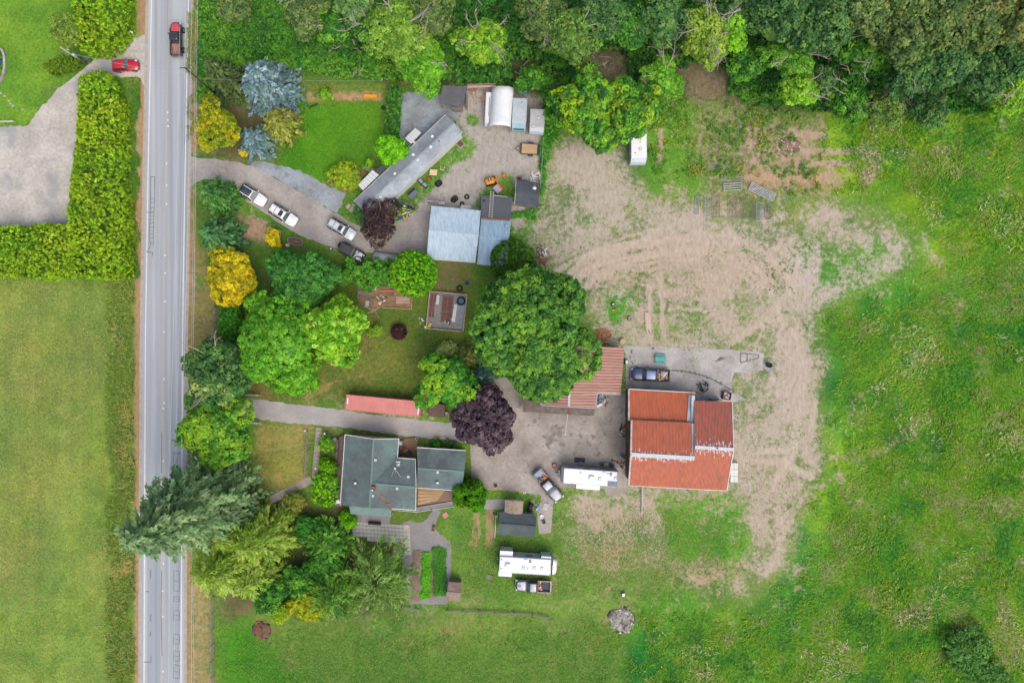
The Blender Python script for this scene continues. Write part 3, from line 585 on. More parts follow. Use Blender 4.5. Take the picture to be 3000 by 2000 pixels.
def fronds(root, name, P, D, r, pal, nl=14, ln=.3, wd=.085, cr=.22, up=.6, w=None, tip=None, tipw=0.):
    """arborvitae sprays: little upright plumes"""
    k = len(P); cc = pick(pal, k, r, w=w) * (.74 + .52 * fbm(P[:, 0] + 40, P[:, 1] + 40, .6, 12, 3))[:, None] * (1 + (fbm(P[:, 0] + 80, P[:, 1], .25, 15, 2) - .5)[:, None] * np.array([.5, .1, 0]))
    if tip is not None:
        t = r.uniform(0, 1, k) < tipw; cc[t] = np.array(tip) * r.uniform(.85, 1.15, (t.sum(), 1))
    e = unit(r.normal(size=(k, nl, 3)) * .75 + D[:, None, :] * .9 + np.array([0, 0, .35])); c = P[:, None, :] + e * cr * r.uniform(.4, 1.1, (k, nl, 1))
    n = unit(np.cross(e, r.normal(size=(k, nl, 3))) + e * .7 + np.array([0, 0, up])); t = e + D[:, None, :] * .2
    return link(name, leaf_mesh(name, c.reshape(-1, 3), n.reshape(-1, 3), wd * r.uniform(.7, 1.3, k * nl), (cc[:, None, :] * r.uniform(.8, 1.2, (k, nl, 1))).reshape(-1, 3), ln / wd / 2, t.reshape(-1, 3), r), root)
def hedge(name, label, px_poly, h, pal, step=.34, seed=1, cat='hedge', lump=.25, nl=13, w=None, ln=.34, wd=.1, tip=None, tipw=0., rnd=.5):
    """clipped mass: dense plumes over the top and the sides of a polygon (plan of its top, at height h)"""
    r = np.random.default_rng(seed); poly = P2(px_poly, h); cx = sum(p[0] for p in poly) / len(poly); cy = sum(p[1] for p in poly) / len(poly)
    root = thing(name, label, cat, (cx, cy, 0)); poly = [(x - cx, y - cy) for x, y in poly]; pa = np.array(poly)
    x0, y0 = pa.min(0); x1, y1 = pa.max(0); n = int((x1 - x0) * (y1 - y0) / step ** 2)
    X = r.uniform(x0, x1, n); Y = r.uniform(y0, y1, n); k = inpoly(X, Y, poly); X = X[k]; Y = Y[k]
    e = linedist(X, Y, poly + poly[:1]); Z = h - .0 - np.clip(rnd - e, 0, rnd) ** 2 / max(rnd, .1) * .9 + (fbm(X, Y, 1.0, seed) - .5) * lump * 3 + (vnoise(X, Y, 2.6, seed + 5) - .5) * lump
    P = [np.stack([X, Y, Z], 1)]; D = [np.tile([0, 0, 1.], (len(X), 1))]
    sg = 1 if sum(a[0] * b[1] - b[0] * a[1] for a, b in zip(poly, poly[1:] + poly[:1])) > 0 else -1
    for a, b in zip(poly, poly[1:] + poly[:1]):
        a = np.array(a); b = np.array(b); l = np.linalg.norm(b - a); nn_ = np.array([(b - a)[1], -(b - a)[0]]) / l * sg; m_ = int(l * h / step ** 2 * .75)
        t = r.uniform(0, 1, m_); z = r.uniform(.1, h * .97, m_); o = (fbm(t * l, z, 1.0, seed + 9) - .5) * lump * 3; q = a + (b - a) * t[:, None] + nn_ * o[:, None]
        P.append(np.column_stack([q, z])); D.append(np.column_stack([np.tile(nn_, (m_, 1)), np.full(m_, .5)]))
    fronds(root, 'foliage', np.vstack(P), unit(np.vstack(D)), r, pal, nl, ln, wd, .24, w=w, tip=tip, tipw=tipw)
    core = MB().prism([(x * 1.0 - .25 * np.sign(x), y - .25 * np.sign(y)) for x, y in poly], 0, h - .75) if rnd > 9 else None
    for i in range(max(3, int((x1 - x0 + y1 - y0) / 2))):          # stems
        for _ in range(20):
            x, y = r.uniform(x0, x1), r.uniform(y0, y1)
            if inpoly(np.array([x]), np.array([y]), poly)[0]: break
        MB().tube([(x, y, -.05), (x + .05, y, h * .5), (x, y + .05, h * .8)], .07, 5, .02).obj('stem', m_bark, root)
    return root
def bun(name, label, px, py, rpx, h, pal, seed=None, ell=1.0, rot=0., group=None, nl=12, cat='shrub', w=None, lobes=None, ln=.28, wd=.09, tip=None, tipw=0., step=.3):
    """dense evergreen of rounded lobes: [(dx, dy, radius, top)] in metres"""
    r = np.random.default_rng(seed if seed is not None else int(px * 3 + py * 17)); zc = h * .6; x, y, _ = G(px, py, zc); rr = rpx * (H - zc) / 2000
    root = thing(name, label, cat, (x, y, 0), rot, group); lobes = lobes or [(0, 0, rr, h)]; P = []; D = []; mb = MB()
    for dx, dy, lr, top in lobes:
        n = int((math.pi * lr * lr * 1.2 + math.pi * 2 * lr * top * .6) / step ** 2); d = fib(n, r, -.7); zz = top * .5
        p = d * np.array([lr, lr * ell, zz]) * r.uniform(.9, 1.05, (n, 1)) + [dx, dy, top - zz]; P.append(p); D.append(unit(d / np.array([lr, lr * ell, zz * .8])))
        MB().tube([(dx * .6, dy * .6, -.05), (dx, dy, top * .75)], .08, 5, .02).obj('stem', m_bark, root)
    fronds(root, 'foliage', np.vstack(P), np.vstack(D), r, pal, nl, ln, wd, .2, w=w, tip=tip, tipw=tipw); return root
def blades(name, px_poly, n, pal, ln=(.35, .8), wd=.045, dens=None, seed=1, lean=.55, flow=None, w=None, tuft=1, z=-.02, holes=None, edge=5., soft=0., jit=.18):
    """standing grass and weeds, one mesh: leaning blades sampled over a polygon"""
    r = np.random.default_rng(seed); poly = P2(px_poly); pa = np.array(poly); x0, y0 = pa.min(0); x1, y1 = pa.max(0)
    X = r.uniform(x0, x1, n * 2); Y = r.uniform(y0, y1, n * 2); k = inpoly(X + (fbm(X, Y, .35, seed + 40) - .5) * edge, Y + (fbm(X, Y, .35, seed + 41) - .5) * edge, poly)
    for hp in holes or []: k &= ~inpoly(X, Y, P2(hp))
    if soft: k &= linedist(X, Y, poly + poly[:1]) / soft + (fbm(X, Y, .5, seed + 44) - .5) * 2.4 > r.uniform(0, 1, n * 2) ** .5
    if dens: k &= dens(X, Y) > r.uniform(0, 1, n * 2)
    X = X[k][:n]; Y = Y[k][:n]
    if tuft > 1:
        X = np.repeat(X, tuft) + r.normal(size=len(X) * tuft) * .16; Y = np.repeat(Y, tuft) + r.normal(size=len(Y) * tuft) * .16
    m_ = len(X); a = r.uniform(0, 6.28, m_) if flow is None else flow(X, Y) + r.normal(size=m_) * .7
    l = r.uniform(*ln, m_) * (.6 + .8 * fbm(X, Y, .35, seed + 3)); le = r.uniform(lean * .4, lean * 1.5, m_)
    t = np.stack([np.cos(a) * np.sin(le), np.sin(a) * np.sin(le), np.cos(le)], 1); c = np.stack([X, Y, np.full(m_, z)], 1) + t * (l / 2)[:, None]
    q = np.clip(fbm(X, Y, .28, seed + 7) * 1.6 - .3, 0, .999); q = np.clip(q + r.normal(size=m_) * .16, 0, .999); pal = np.array(pal); cl = pal[(q * len(pal)).astype(int)] * r.uniform(1 - jit, 1 + jit, (m_, 1))
    nrm = np.stack([-np.cos(a) * np.cos(le), -np.sin(a) * np.cos(le), np.sin(le)], 1) + r.normal(size=(m_, 3)) * .3 + [0, 0, .4]
    return stuff(link(name, leaf_mesh(name, c, nrm, wd * r.uniform(.7, 1.4, m_), cl, (l / 2 / wd), t, r)))
def cover(name, px_poly, n, pal, h=(.2, .8), leaf=.13, seed=1, dens=None, w=None, holes=None, nl=9, cr=.32, heap=.5, edge=2.):
    """leafy ground cover (brambles, ivy): leaf clumps at undulating height, one mesh"""
    r = np.random.default_rng(seed); poly = P2(px_poly); pa = np.array(poly); x0, y0 = pa.min(0); x1, y1 = pa.max(0)
    X = r.uniform(x0, x1, n * 2); Y = r.uniform(y0, y1, n * 2); k = inpoly(X + (fbm(X, Y, .35, seed + 40) - .5) * edge, Y + (fbm(X, Y, .35, seed + 41) - .5) * edge, poly)
    for hp in holes or []: k &= ~inpoly(X, Y, P2(hp))
    if dens: k &= dens(X, Y) > r.uniform(0, 1, n * 2)
    X = X[k][:n]; Y = Y[k][:n]; Z = h[0] + (h[1] - h[0]) * np.clip(fbm(X, Y, heap, seed) * 1.8 - .4, 0, 1)
    q = np.clip(fbm(X, Y, .3, seed + 5) * 1.7 - .35 + r.normal(size=len(X)) * .17, 0, .999); cc = np.array(pal)[(q * len(pal)).astype(int)]
    P = np.stack([X, Y, Z], 1); D = unit(np.column_stack([r.normal(size=(len(X), 2)) * .4, np.ones(len(X))]))
    c, nn_, s, cl = clumped(P, D, r, cr, nl, leaf, pal, w); cl = np.repeat(cc, nl, 0) * r.uniform(.72, 1.28, (len(X) * nl, 1))
    return stuff(link(name, leaf_mesh(name, c, nn_, s, cl, 1.3, r=r)))
# ---------------------------------------------------------------- trees, hedges, shrubs
PG = [L(96, 150, 30), L(118, 172, 34), L(70, 128, 34), L(140, 186, 50)]              # bright green
PM = [L(62, 122, 44), L(84, 146, 44), L(48, 100, 44), L(110, 168, 50)]               # maple green
PD = [L(72, 116, 62), L(88, 132, 68), L(60, 100, 58), L(106, 142, 72)]                 # dark green
PO = [L(92, 122, 66), L(108, 136, 70), L(78, 106, 60), L(122, 142, 76)]               # olive woods
PH = [L(120, 160, 26), L(142, 180, 34), L(98, 138, 26), L(160, 192, 50)]             # hedge
PB = [L(128, 156, 164), L(150, 176, 182), L(104, 132, 140), L(116, 146, 138)]        # blue spruce
PY = [L(218, 196, 20), L(200, 186, 30), L(164, 160, 30), L(232, 210, 40)]            # golden
PP = [L(78, 64, 76), L(96, 80, 88), L(64, 52, 64), L(110, 92, 98)]                    # purple leaves
PF = [L(118, 150, 100), L(134, 164, 112), L(102, 132, 90), L(146, 172, 120)]               # fir
PW = [L(132, 158, 46), L(154, 174, 64), L(108, 138, 40), L(170, 186, 84)]            # willow
TIP = L(140, 186, 60)
# across the road
hedge('cedar_hedge', 'bright green cedar hedge north of the gravel entrance, along the road', [(206, -160), (364, -160), (360, 60), (348, 105), (318, 135), (268, 150), (232, 138), (212, 60)], 3.2, PH, seed=3, nl=14)
hedge('cedar_hedge', 'long bright green cedar hedge running beside the road and pale gravel lot', [(230, 226), (296, 206), (322, 236), (346, 310), (348, 520), (356, 600), (360, 720), (360, 806), (310, 812), (200, 802), (198, 656), (204, 560), (222, 430), (228, 320)], 3.3, PH, seed=4, nl=14)
hedge('cedar_hedge', 'cedar hedge between the gravel lot and the mown hay field', [(-420, 672), (0, 668), (110, 660), (196, 656), (202, 802), (120, 812), (0, 802), (-420, 796)], 3.3, PH, seed=5, nl=13)
broadleaf('willow_shrub', 'loose grey green shrub beside the hedge and the lawn', 195, 92, 52, 5, [L(128, 156, 60), L(146, 170, 70), L(104, 136, 56)], lobes=6, clump=.5, nl=22, leaf=.12, cat='shrub')
for i, (x, y) in enumerate(((216, 172), (203, 180), (190, 183), (178, 190), (166, 196), (152, 203))):
    bun('column_cypress', ('column cypress closest to the utility pole in the lawn row', 'second column cypress from the utility pole', 'third column cypress from the utility pole', 'fourth column cypress from the utility pole', 'fifth column cypress from the utility pole', 'column cypress at the far end of the row from the utility pole')[i], x, y, 10, 4.2, [L(96, 130, 30), L(112, 146, 36), L(80, 112, 28)], cat='shrub', group='column cypresses on the lawn', nl=9, step=.24)
# spruce corner
conifer('dark_conifer', 'dull olive conifer beside the utility pole and the road', 655, 225, 76, 11, [L(86, 110, 62), L(104, 124, 70), L(70, 94, 56)], droop=.3, spray=.55, per=9, dens=1.2)
conifer('blue_spruce', 'large silvery blue spruce above the mobile home lawn', 782, 250, 100, 11, PB, droop=.2, spray=.5, width=.12, per=11, power=.6, dens=1.5, tipup=.1)
broadleaf('golden_cypress', 'golden topped cypress at the driveway corner beside the road', 640, 372, 76, 6.5, [L(140, 156, 34), L(120, 146, 34), L(104, 134, 34), L(150, 162, 36)], lobes=10, clump=.5, nl=26, leaf=.12, tip=L(206, 190, 30), tipw=.22)
conifer('blue_spruce', 'small silvery blue spruce by the driveway bend', 748, 412, 66, 5.5, PB, droop=.15, spray=.5, width=.11, per=9, dens=1.5, power=.7)
conifer('golden_conifer', 'feathery yellow green conifer between the two blue spruces', 822, 362, 78, 6.5, [L(150, 156, 66), L(168, 172, 84), L(116, 130, 52)], droop=.3, spray=.6, width=.1, per=10, dens=1.4, power=.55)
broadleaf('yellow_shrub', 'tiny golden shrub at the edge of the driveway under the small spruce', 712, 447, 15, 1.2, PY, lobes=4, clump=.3, nl=22, leaf=.08, cat='shrub')
broadleaf('green_bush', 'little round bush at the bark bed on the lawn edge', 952, 275, 22, 1.8, PG, lobes=4, clump=.4, nl=22, leaf=.1, cat='shrub')
conifer('deodar_cedar', 'green cedar with sweeping boughs at the driveway corner', 632, 568, 66, 8, [L(88, 140, 66), L(108, 158, 76), L(68, 116, 60)], droop=.35, spray=.7, width=.13, per=8, dens=1.3, power=.55)
conifer('deodar_cedar', 'bluish green cedar with sweeping boughs beside the golden tree', 640, 690, 78, 8.5, [L(84, 134, 80), L(100, 148, 88), L(66, 112, 68)], droop=.35, spray=.7, width=.13, per=9, dens=1.3, power=.55)
broadleaf('golden_tree', 'round golden yellow tree near the road', 680, 805, 86, 6, PY, lobes=14, clump=.45, nl=28, leaf=.11, tip=L(120, 124, 34), tipw=.2, spread=.6)
broadleaf('yellow_shrub', 'round yellow shrub in a raised bed below the parked cars', 802, 702, 27, 2.2, PY, lobes=5, clump=.4, nl=24, leaf=.1, cat='shrub')
broadleaf('dense_tree', 'dark green dense tree between golden tree and clipped conifers', 880, 820, 108, 8, [L(70, 134, 52), L(88, 152, 60), L(58, 116, 50)], lobes=14, clump=.55, nl=32, leaf=.085, asp=3.0, weep=.3, spread=.6)
x0, y0, _ = G(1062, 800, 3)
lob = []
for i, (x, y, q, t) in enumerate(((985, 800, .8, 3.2), (1000, 815, .9, 3.4), (1025, 778, .7, 3), (1020, 805, 1.0, 3.8), (1048, 795, .9, 3.6), (1050, 822, .85, 3.4), (1075, 778, .7, 3.4), (1085, 800, 1.0, 3.9), (1098, 820, .9, 3.3), (1112, 780, .7, 3.2), (1125, 800, 1.0, 3.8), (1140, 818, .9, 3.4), (1152, 795, .9, 3.6), (1018, 760, .5, 2.6), (1072, 840, .7, 2.5), (968, 802, .7, 2.8), (1100, 762, .5, 2.4), (1132, 765, .5, 2.3))):
    gx_, gy_, _ = G(x, y, 3); lob.append((gx_ - x0, gy_ - y0, q, t))
bun('cloud_conifer', 'clumpy cloud shaped conifer hedge beside the black jeep', 1062, 800, 60, 5, [L(96, 160, 52), L(116, 178, 62), L(78, 138, 48)], lobes=lob, nl=16, step=.26, ln=.2, wd=.07)
bun('cedar_tree', 'rounded bright green cedar beside the metal roofed garage', 1210, 800, 64, 7.5, [L(96, 166, 20), L(116, 186, 30), L(74, 136, 22)], nl=16, cat='tree', step=.3, tip=L(150, 200, 40), tipw=.15)
bun('round_conifer', 'dark round conifer between the garage and the huge maple', 1503, 765, 62, 6, [L(70, 112, 34), L(90, 134, 40), L(56, 94, 32)], nl=14, cat='tree', step=.34, ln=.42, wd=.09)
lob = []
x0, y0, _ = G(672, 945, 3)
for i in range(12):
    gx_, gy_, _ = G(664 + (i % 2) * 18 + random.uniform(-5, 5), 885 + i * 11, 3); lob.append((gx_ - x0, gy_ - y0, random.uniform(.75, 1.1), random.uniform(3, 4.4)))
bun('cypress_hedge', 'row of lumpy green cypress behind the road fence', 672, 945, 40, 4, [L(70, 138, 40), L(86, 154, 48), L(54, 112, 38)], lobes=lob, nl=14, step=.28, cat='hedge')
broadleaf('lime_tree', 'light green small crown just north of the big ash trees', 772, 902, 54, 8, [L(110, 172, 44), L(128, 186, 54), L(88, 150, 40)], clump=.5, nl=30, leaf=.11, lobes=8)
broadleaf('ash_tree', 'spreading light green ash on the lawn, largest of its group', 818, 1010, 120, 12, [L(100, 164, 40), L(118, 178, 52), L(80, 144, 40)], clump=.6, nl=36, leaf=.12, lobes=14, ell=1.05)
broadleaf('ash_tree', 'light green ash crown nearest the south driveway', 868, 1098, 78, 9, [L(104, 166, 36), L(124, 180, 46), L(80, 144, 36)], clump=.55, nl=32, leaf=.12, lobes=9)
broadleaf('maple_tree', 'yellow green maple beside the lawn and the compost yard', 990, 968, 96, 10, [L(126, 182, 34), L(148, 198, 48), L(96, 156, 34), L(166, 210, 80)], clump=.6, nl=30, leaf=.16, lobes=11)
broadleaf('walnut_tree', 'dark green tree with bare limbs at the road fence corner', 655, 1068, 92, 11, PD, clump=.6, nl=26, leaf=.15, lobes=11, bare=3)
broadleaf('chestnut_tree', 'dark chestnut with yellowish blossom hanging over the driveway entrance', 645, 1130, 96, 11, [L(74, 128, 60), L(90, 142, 66), L(58, 108, 52)], tip=L(176, 190, 110), tipw=.16, clump=.55, nl=28, leaf=.14, lobes=12)
broadleaf('chestnut_tree', 'bright green chestnut on the south side of the driveway entrance', 640, 1262, 104, 12, [L(92, 152, 46), L(110, 168, 52), L(74, 132, 44)], tip=L(160, 196, 50), tipw=.25, clump=.6, nl=30, leaf=.15, lobes=12)
conifer('douglas_fir', 'tall grey green fir leaning over the road', 560, 1492, 150, 28, PF, droop=.24, spray=.85, width=.15, per=12, dens=1.35, power=.42, levels=44, z0=.12, seed=11)
for x_, y_, q_, h_, l_ in ((655, 1655, 128, 12, 'great shaggy yellow green weeping conifer standing closest to the road'), (762, 1575, 112, 11, 'shaggy weeping conifer between the fir and the round cherry'), (745, 1690, 96, 8, 'lower shaggy weeping conifer at the edge of the south field'), (690, 1560, 84, 10, 'shaggy weeping conifer pressed against the fir')):
    conifer('weeping_conifer', l_, x_, y_, q_, h_, [L(132, 164, 56), L(152, 178, 72), L(112, 146, 50), L(164, 188, 88)], droop=.45, spray=.7, width=.085, per=12, dens=1.5, power=.4, levels=int(h_ * 2), cat='tree')
broadleaf('shrub_thicket', 'mid green bush under the shaggy conifer by the field', 790, 1735, 60, 5, PM, clump=.5, nl=24, leaf=.12, cat='shrub')
conifer('juniper', 'dark feathery juniper beside the patio', 965, 1585, 78, 5.5, [L(98, 152, 54), L(120, 172, 66), L(78, 128, 48)], droop=.05, spray=.7, width=.1, per=10, dens=1.5, power=.35, levels=12, tipup=.35)
conifer('juniper', 'vase shaped feathery juniper above the garden rows', 1110, 1690, 125, 6.5, [L(112, 150, 66), L(132, 166, 82), L(88, 124, 54)], droop=-.25, spray=.85, width=.085, per=12, dens=1.3, power=.25, levels=10, tipup=.1)
conifer('juniper', 'dark green juniper between the vase shaped juniper and yellow bush', 985, 1730, 100, 6, [L(98, 146, 50), L(118, 164, 60), L(76, 120, 46)], droop=-.1, spray=.8, width=.095, per=11, dens=1.4, power=.3, levels=11, tipup=.1)
broadleaf('green_bush', 'dark leafy bush in the middle of the juniper thicket', 945, 1650, 60, 4.5, [L(64, 124, 34), L(78, 140, 40), L(50, 100, 32)], clump=.5, nl=24, leaf=.14, cat='shrub')
broadleaf('green_bush', 'mid green bush between the shaggy conifer and the junipers', 880, 1700, 52, 4, PM, clump=.5, nl=24, leaf=.13, cat='shrub')
broadleaf('yellow_bush', 'mustard yellow bush at the southern end of the thicket', 905, 1770, 50, 3.5, [L(160, 170, 26), L(140, 160, 30), L(180, 176, 34)], clump=.5, nl=24, leaf=.13, cat='shrub')
broadleaf('yellow_bush', 'small yellow green bush by the stump in the field', 825, 1795, 34, 2.4, [L(150, 170, 30), L(130, 158, 34)], clump=.45, nl=22, leaf=.12, cat='shrub')
broadleaf('round_tree', 'low round dark green cherry beside the garden path', 905, 1548, 46, 3, [L(64, 134, 40), L(76, 148, 46), L(56, 120, 40)], clump=.4, nl=26, leaf=.1, cat='shrub')
broadleaf('russet_bush', 'thin russet green bush where the front walk bends', 868, 1470, 30, 2, [L(120, 140, 50), L(150, 140, 60), L(100, 130, 44)], clump=.4, nl=20, leaf=.1, cat='shrub')
hedge('clipped_hedge', 'block of clipped bright green hedge at the front corner of the green roofed house', [(916, 1400), (950, 1390), (984, 1408), (982, 1470), (955, 1484), (914, 1468)], 2.0, [L(116, 186, 16), L(132, 198, 26), L(92, 158, 18)], seed=9, nl=12, ln=.22, wd=.08)
broadleaf('green_bush', 'round bush by the front deck of the green roofed house', 954, 1302, 26, 1.8, PG, clump=.4, nl=24, leaf=.1, cat='shrub', lobes=5)
bun('column_cypress', 'pair of leaning column cypress lobes by the front deck', 960, 1365, 26, 2.6, [L(104, 160, 16), L(120, 172, 24), L(84, 136, 18)], lobes=[(-.5, .3, .85, 2.6), (.55, -.2, .8, 2.3)], nl=12, step=.24)
bun('column_cypress', 'two column cypress lobes by the south porch of the house', 1020, 1522, 24, 2.8, [L(112, 176, 14), L(128, 188, 22), L(90, 150, 18)], lobes=[(-.55, .5, .75, 2.6), (.35, -.35, .85, 3.0)], nl=12, step=.24)
bun('arborvitae', 'cluster of fat green arborvitae columns at the east end of the house', 1376, 1455, 50, 5.5, [L(82, 144, 14), L(98, 160, 22), L(66, 120, 16)], lobes=[(-1.6, 1.0, 1.0, 4.4), (-1.9, -.2, .8, 3.8), (-.3, 1.4, .95, 5.2), (.9, 1.5, 1.0, 5.6), (.6, .2, .9, 5.2), (1.6, .3, .9, 5.0), (.3, -1.0, .9, 4.4), (1.3, -1.1, .95, 4.6), (-1.4, -1.2, .7, 3.2), (.9, -1.9, .7, 3.6)], nl=14, step=.27, ln=.22, wd=.08)
broadleaf('big_maple', 'huge dark green maple overhanging the red roofed workshop', 1570, 968, 182, 17, [L(66, 118, 50), L(84, 138, 52), L(54, 100, 48), L(102, 154, 60)], clump=.56, nl=32, leaf=.15, lobes=30, tip=TIP, tipw=.16, spread=.68, wob=.4)
broadleaf('broad_tree', 'green tree with yellow tips between the container and purple maple', 1312, 1115, 92, 9.5, [L(64, 136, 40), L(84, 156, 46), L(50, 112, 40)], tip=L(160, 200, 50), tipw=.25, clump=.6, nl=30, leaf=.16, lobes=11)
broadleaf('cream_shrub', 'pale cream leaved shrub on the lawn beside the spiky conifer', 1308, 1030, 32, 2.6, [L(176, 192, 110), L(190, 202, 130), L(140, 170, 80)], clump=.42, nl=22, leaf=.1, cat='shrub')
conifer('spiky_conifer', 'thin spiky olive conifer behind the cream shrub', 1365, 1045, 50, 4.5, [L(112, 128, 62), L(90, 106, 54), L(128, 140, 70)], droop=.1, spray=.8, width=.07, per=13, dens=.8, power=.4, levels=8)
conifer('blue_spruce', 'small blue green spruce against the huge maple', 1414, 1102, 42, 5, [L(92, 134, 120), L(110, 150, 134), L(74, 112, 104)], droop=.15, spray=.45, width=.1, per=8, dens=1.2)
broadleaf('purple_maple', 'dark purple maple over the driveway end', 1412, 1222, 98, 9, PP, clump=.6, nl=34, leaf=.17, lobes=12)
broadleaf('purple_plum', 'thin purple leaved plum with pale twigs at the end of the mobile home', 1112, 655, 62, 5.5, [L(74, 58, 60), L(92, 74, 70), L(58, 46, 50)], clump=.5, nl=16, leaf=.11, lobes=12, spread=.68)
_pl = bpy.data.objects[-1] if False else [o for o in col.objects if o.name.startswith('purple_plum')][-1]
bare_branches(_pl, 3.4, 3.2, 1.2, np.random.default_rng(4), 9, m_stemw, 'twig', rad=.04)
broadleaf('green_bush', 'dull green bush at the corner of the mobile home', 1055, 628, 22, 2, [L(66, 116, 60), L(80, 130, 66)], clump=.4, nl=20, leaf=.11, cat='shrub')
broadleaf('golden_bush', 'round golden green bush in a timber edged bed on the lawn', 1010, 512, 46, 2.6, [L(142, 170, 36), L(160, 182, 44), L(112, 146, 36)], clump=.4, nl=26, leaf=.1, cat='shrub', lobes=9)
broadleaf('bright_tree', 'bright lime green tree beside the mobile home awning', 1142, 432, 48, 5.5, [L(112, 186, 24), L(132, 202, 34), L(88, 158, 26)], clump=.5, nl=26, leaf=.14, lobes=8)
broadleaf('green_bush', 'small bush at the lawn edge below the lime green tree', 1080, 480, 16, 1.4, PG, clump=.35, nl=20, leaf=.1, cat='shrub', lobes=4)
hedge('ivy_hedge', 'narrow ivy clad hedge between the lawn and the blue gravel', [(1140, 250), (1168, 255), (1164, 330), (1160, 388), (1126, 392), (1134, 330)], 2.2, [L(70, 132, 50), L(88, 148, 54), L(56, 112, 46)], seed=12, nl=13)
bun('barberry', 'round dark burgundy barberry on the lawn', 1168, 972, 21, 1.5, [L(78, 34, 52), L(92, 44, 60), L(62, 26, 42)], nl=14, step=.22, ln=.16, wd=.06)
broadleaf('lawn_shrub', 'small yellow green shrub beside the maple on the lawn', 1104, 970, 20, 1.4, [L(120, 160, 40), L(136, 172, 44)], clump=.35, nl=22, leaf=.09, cat='shrub', lobes=4)
broadleaf('perennial', 'low leafy clump north of the house by the driveway', 1275, 1300, 20, .9, PM, clump=.35, nl=20, leaf=.1, cat='shrub', lobes=4)
broadleaf('perennial', 'dark leafy clump under the purple maple by the house', 1325, 1305, 26, .9, PD, clump=.35, nl=20, leaf=.1, cat='shrub', lobes=4, ell=.6)
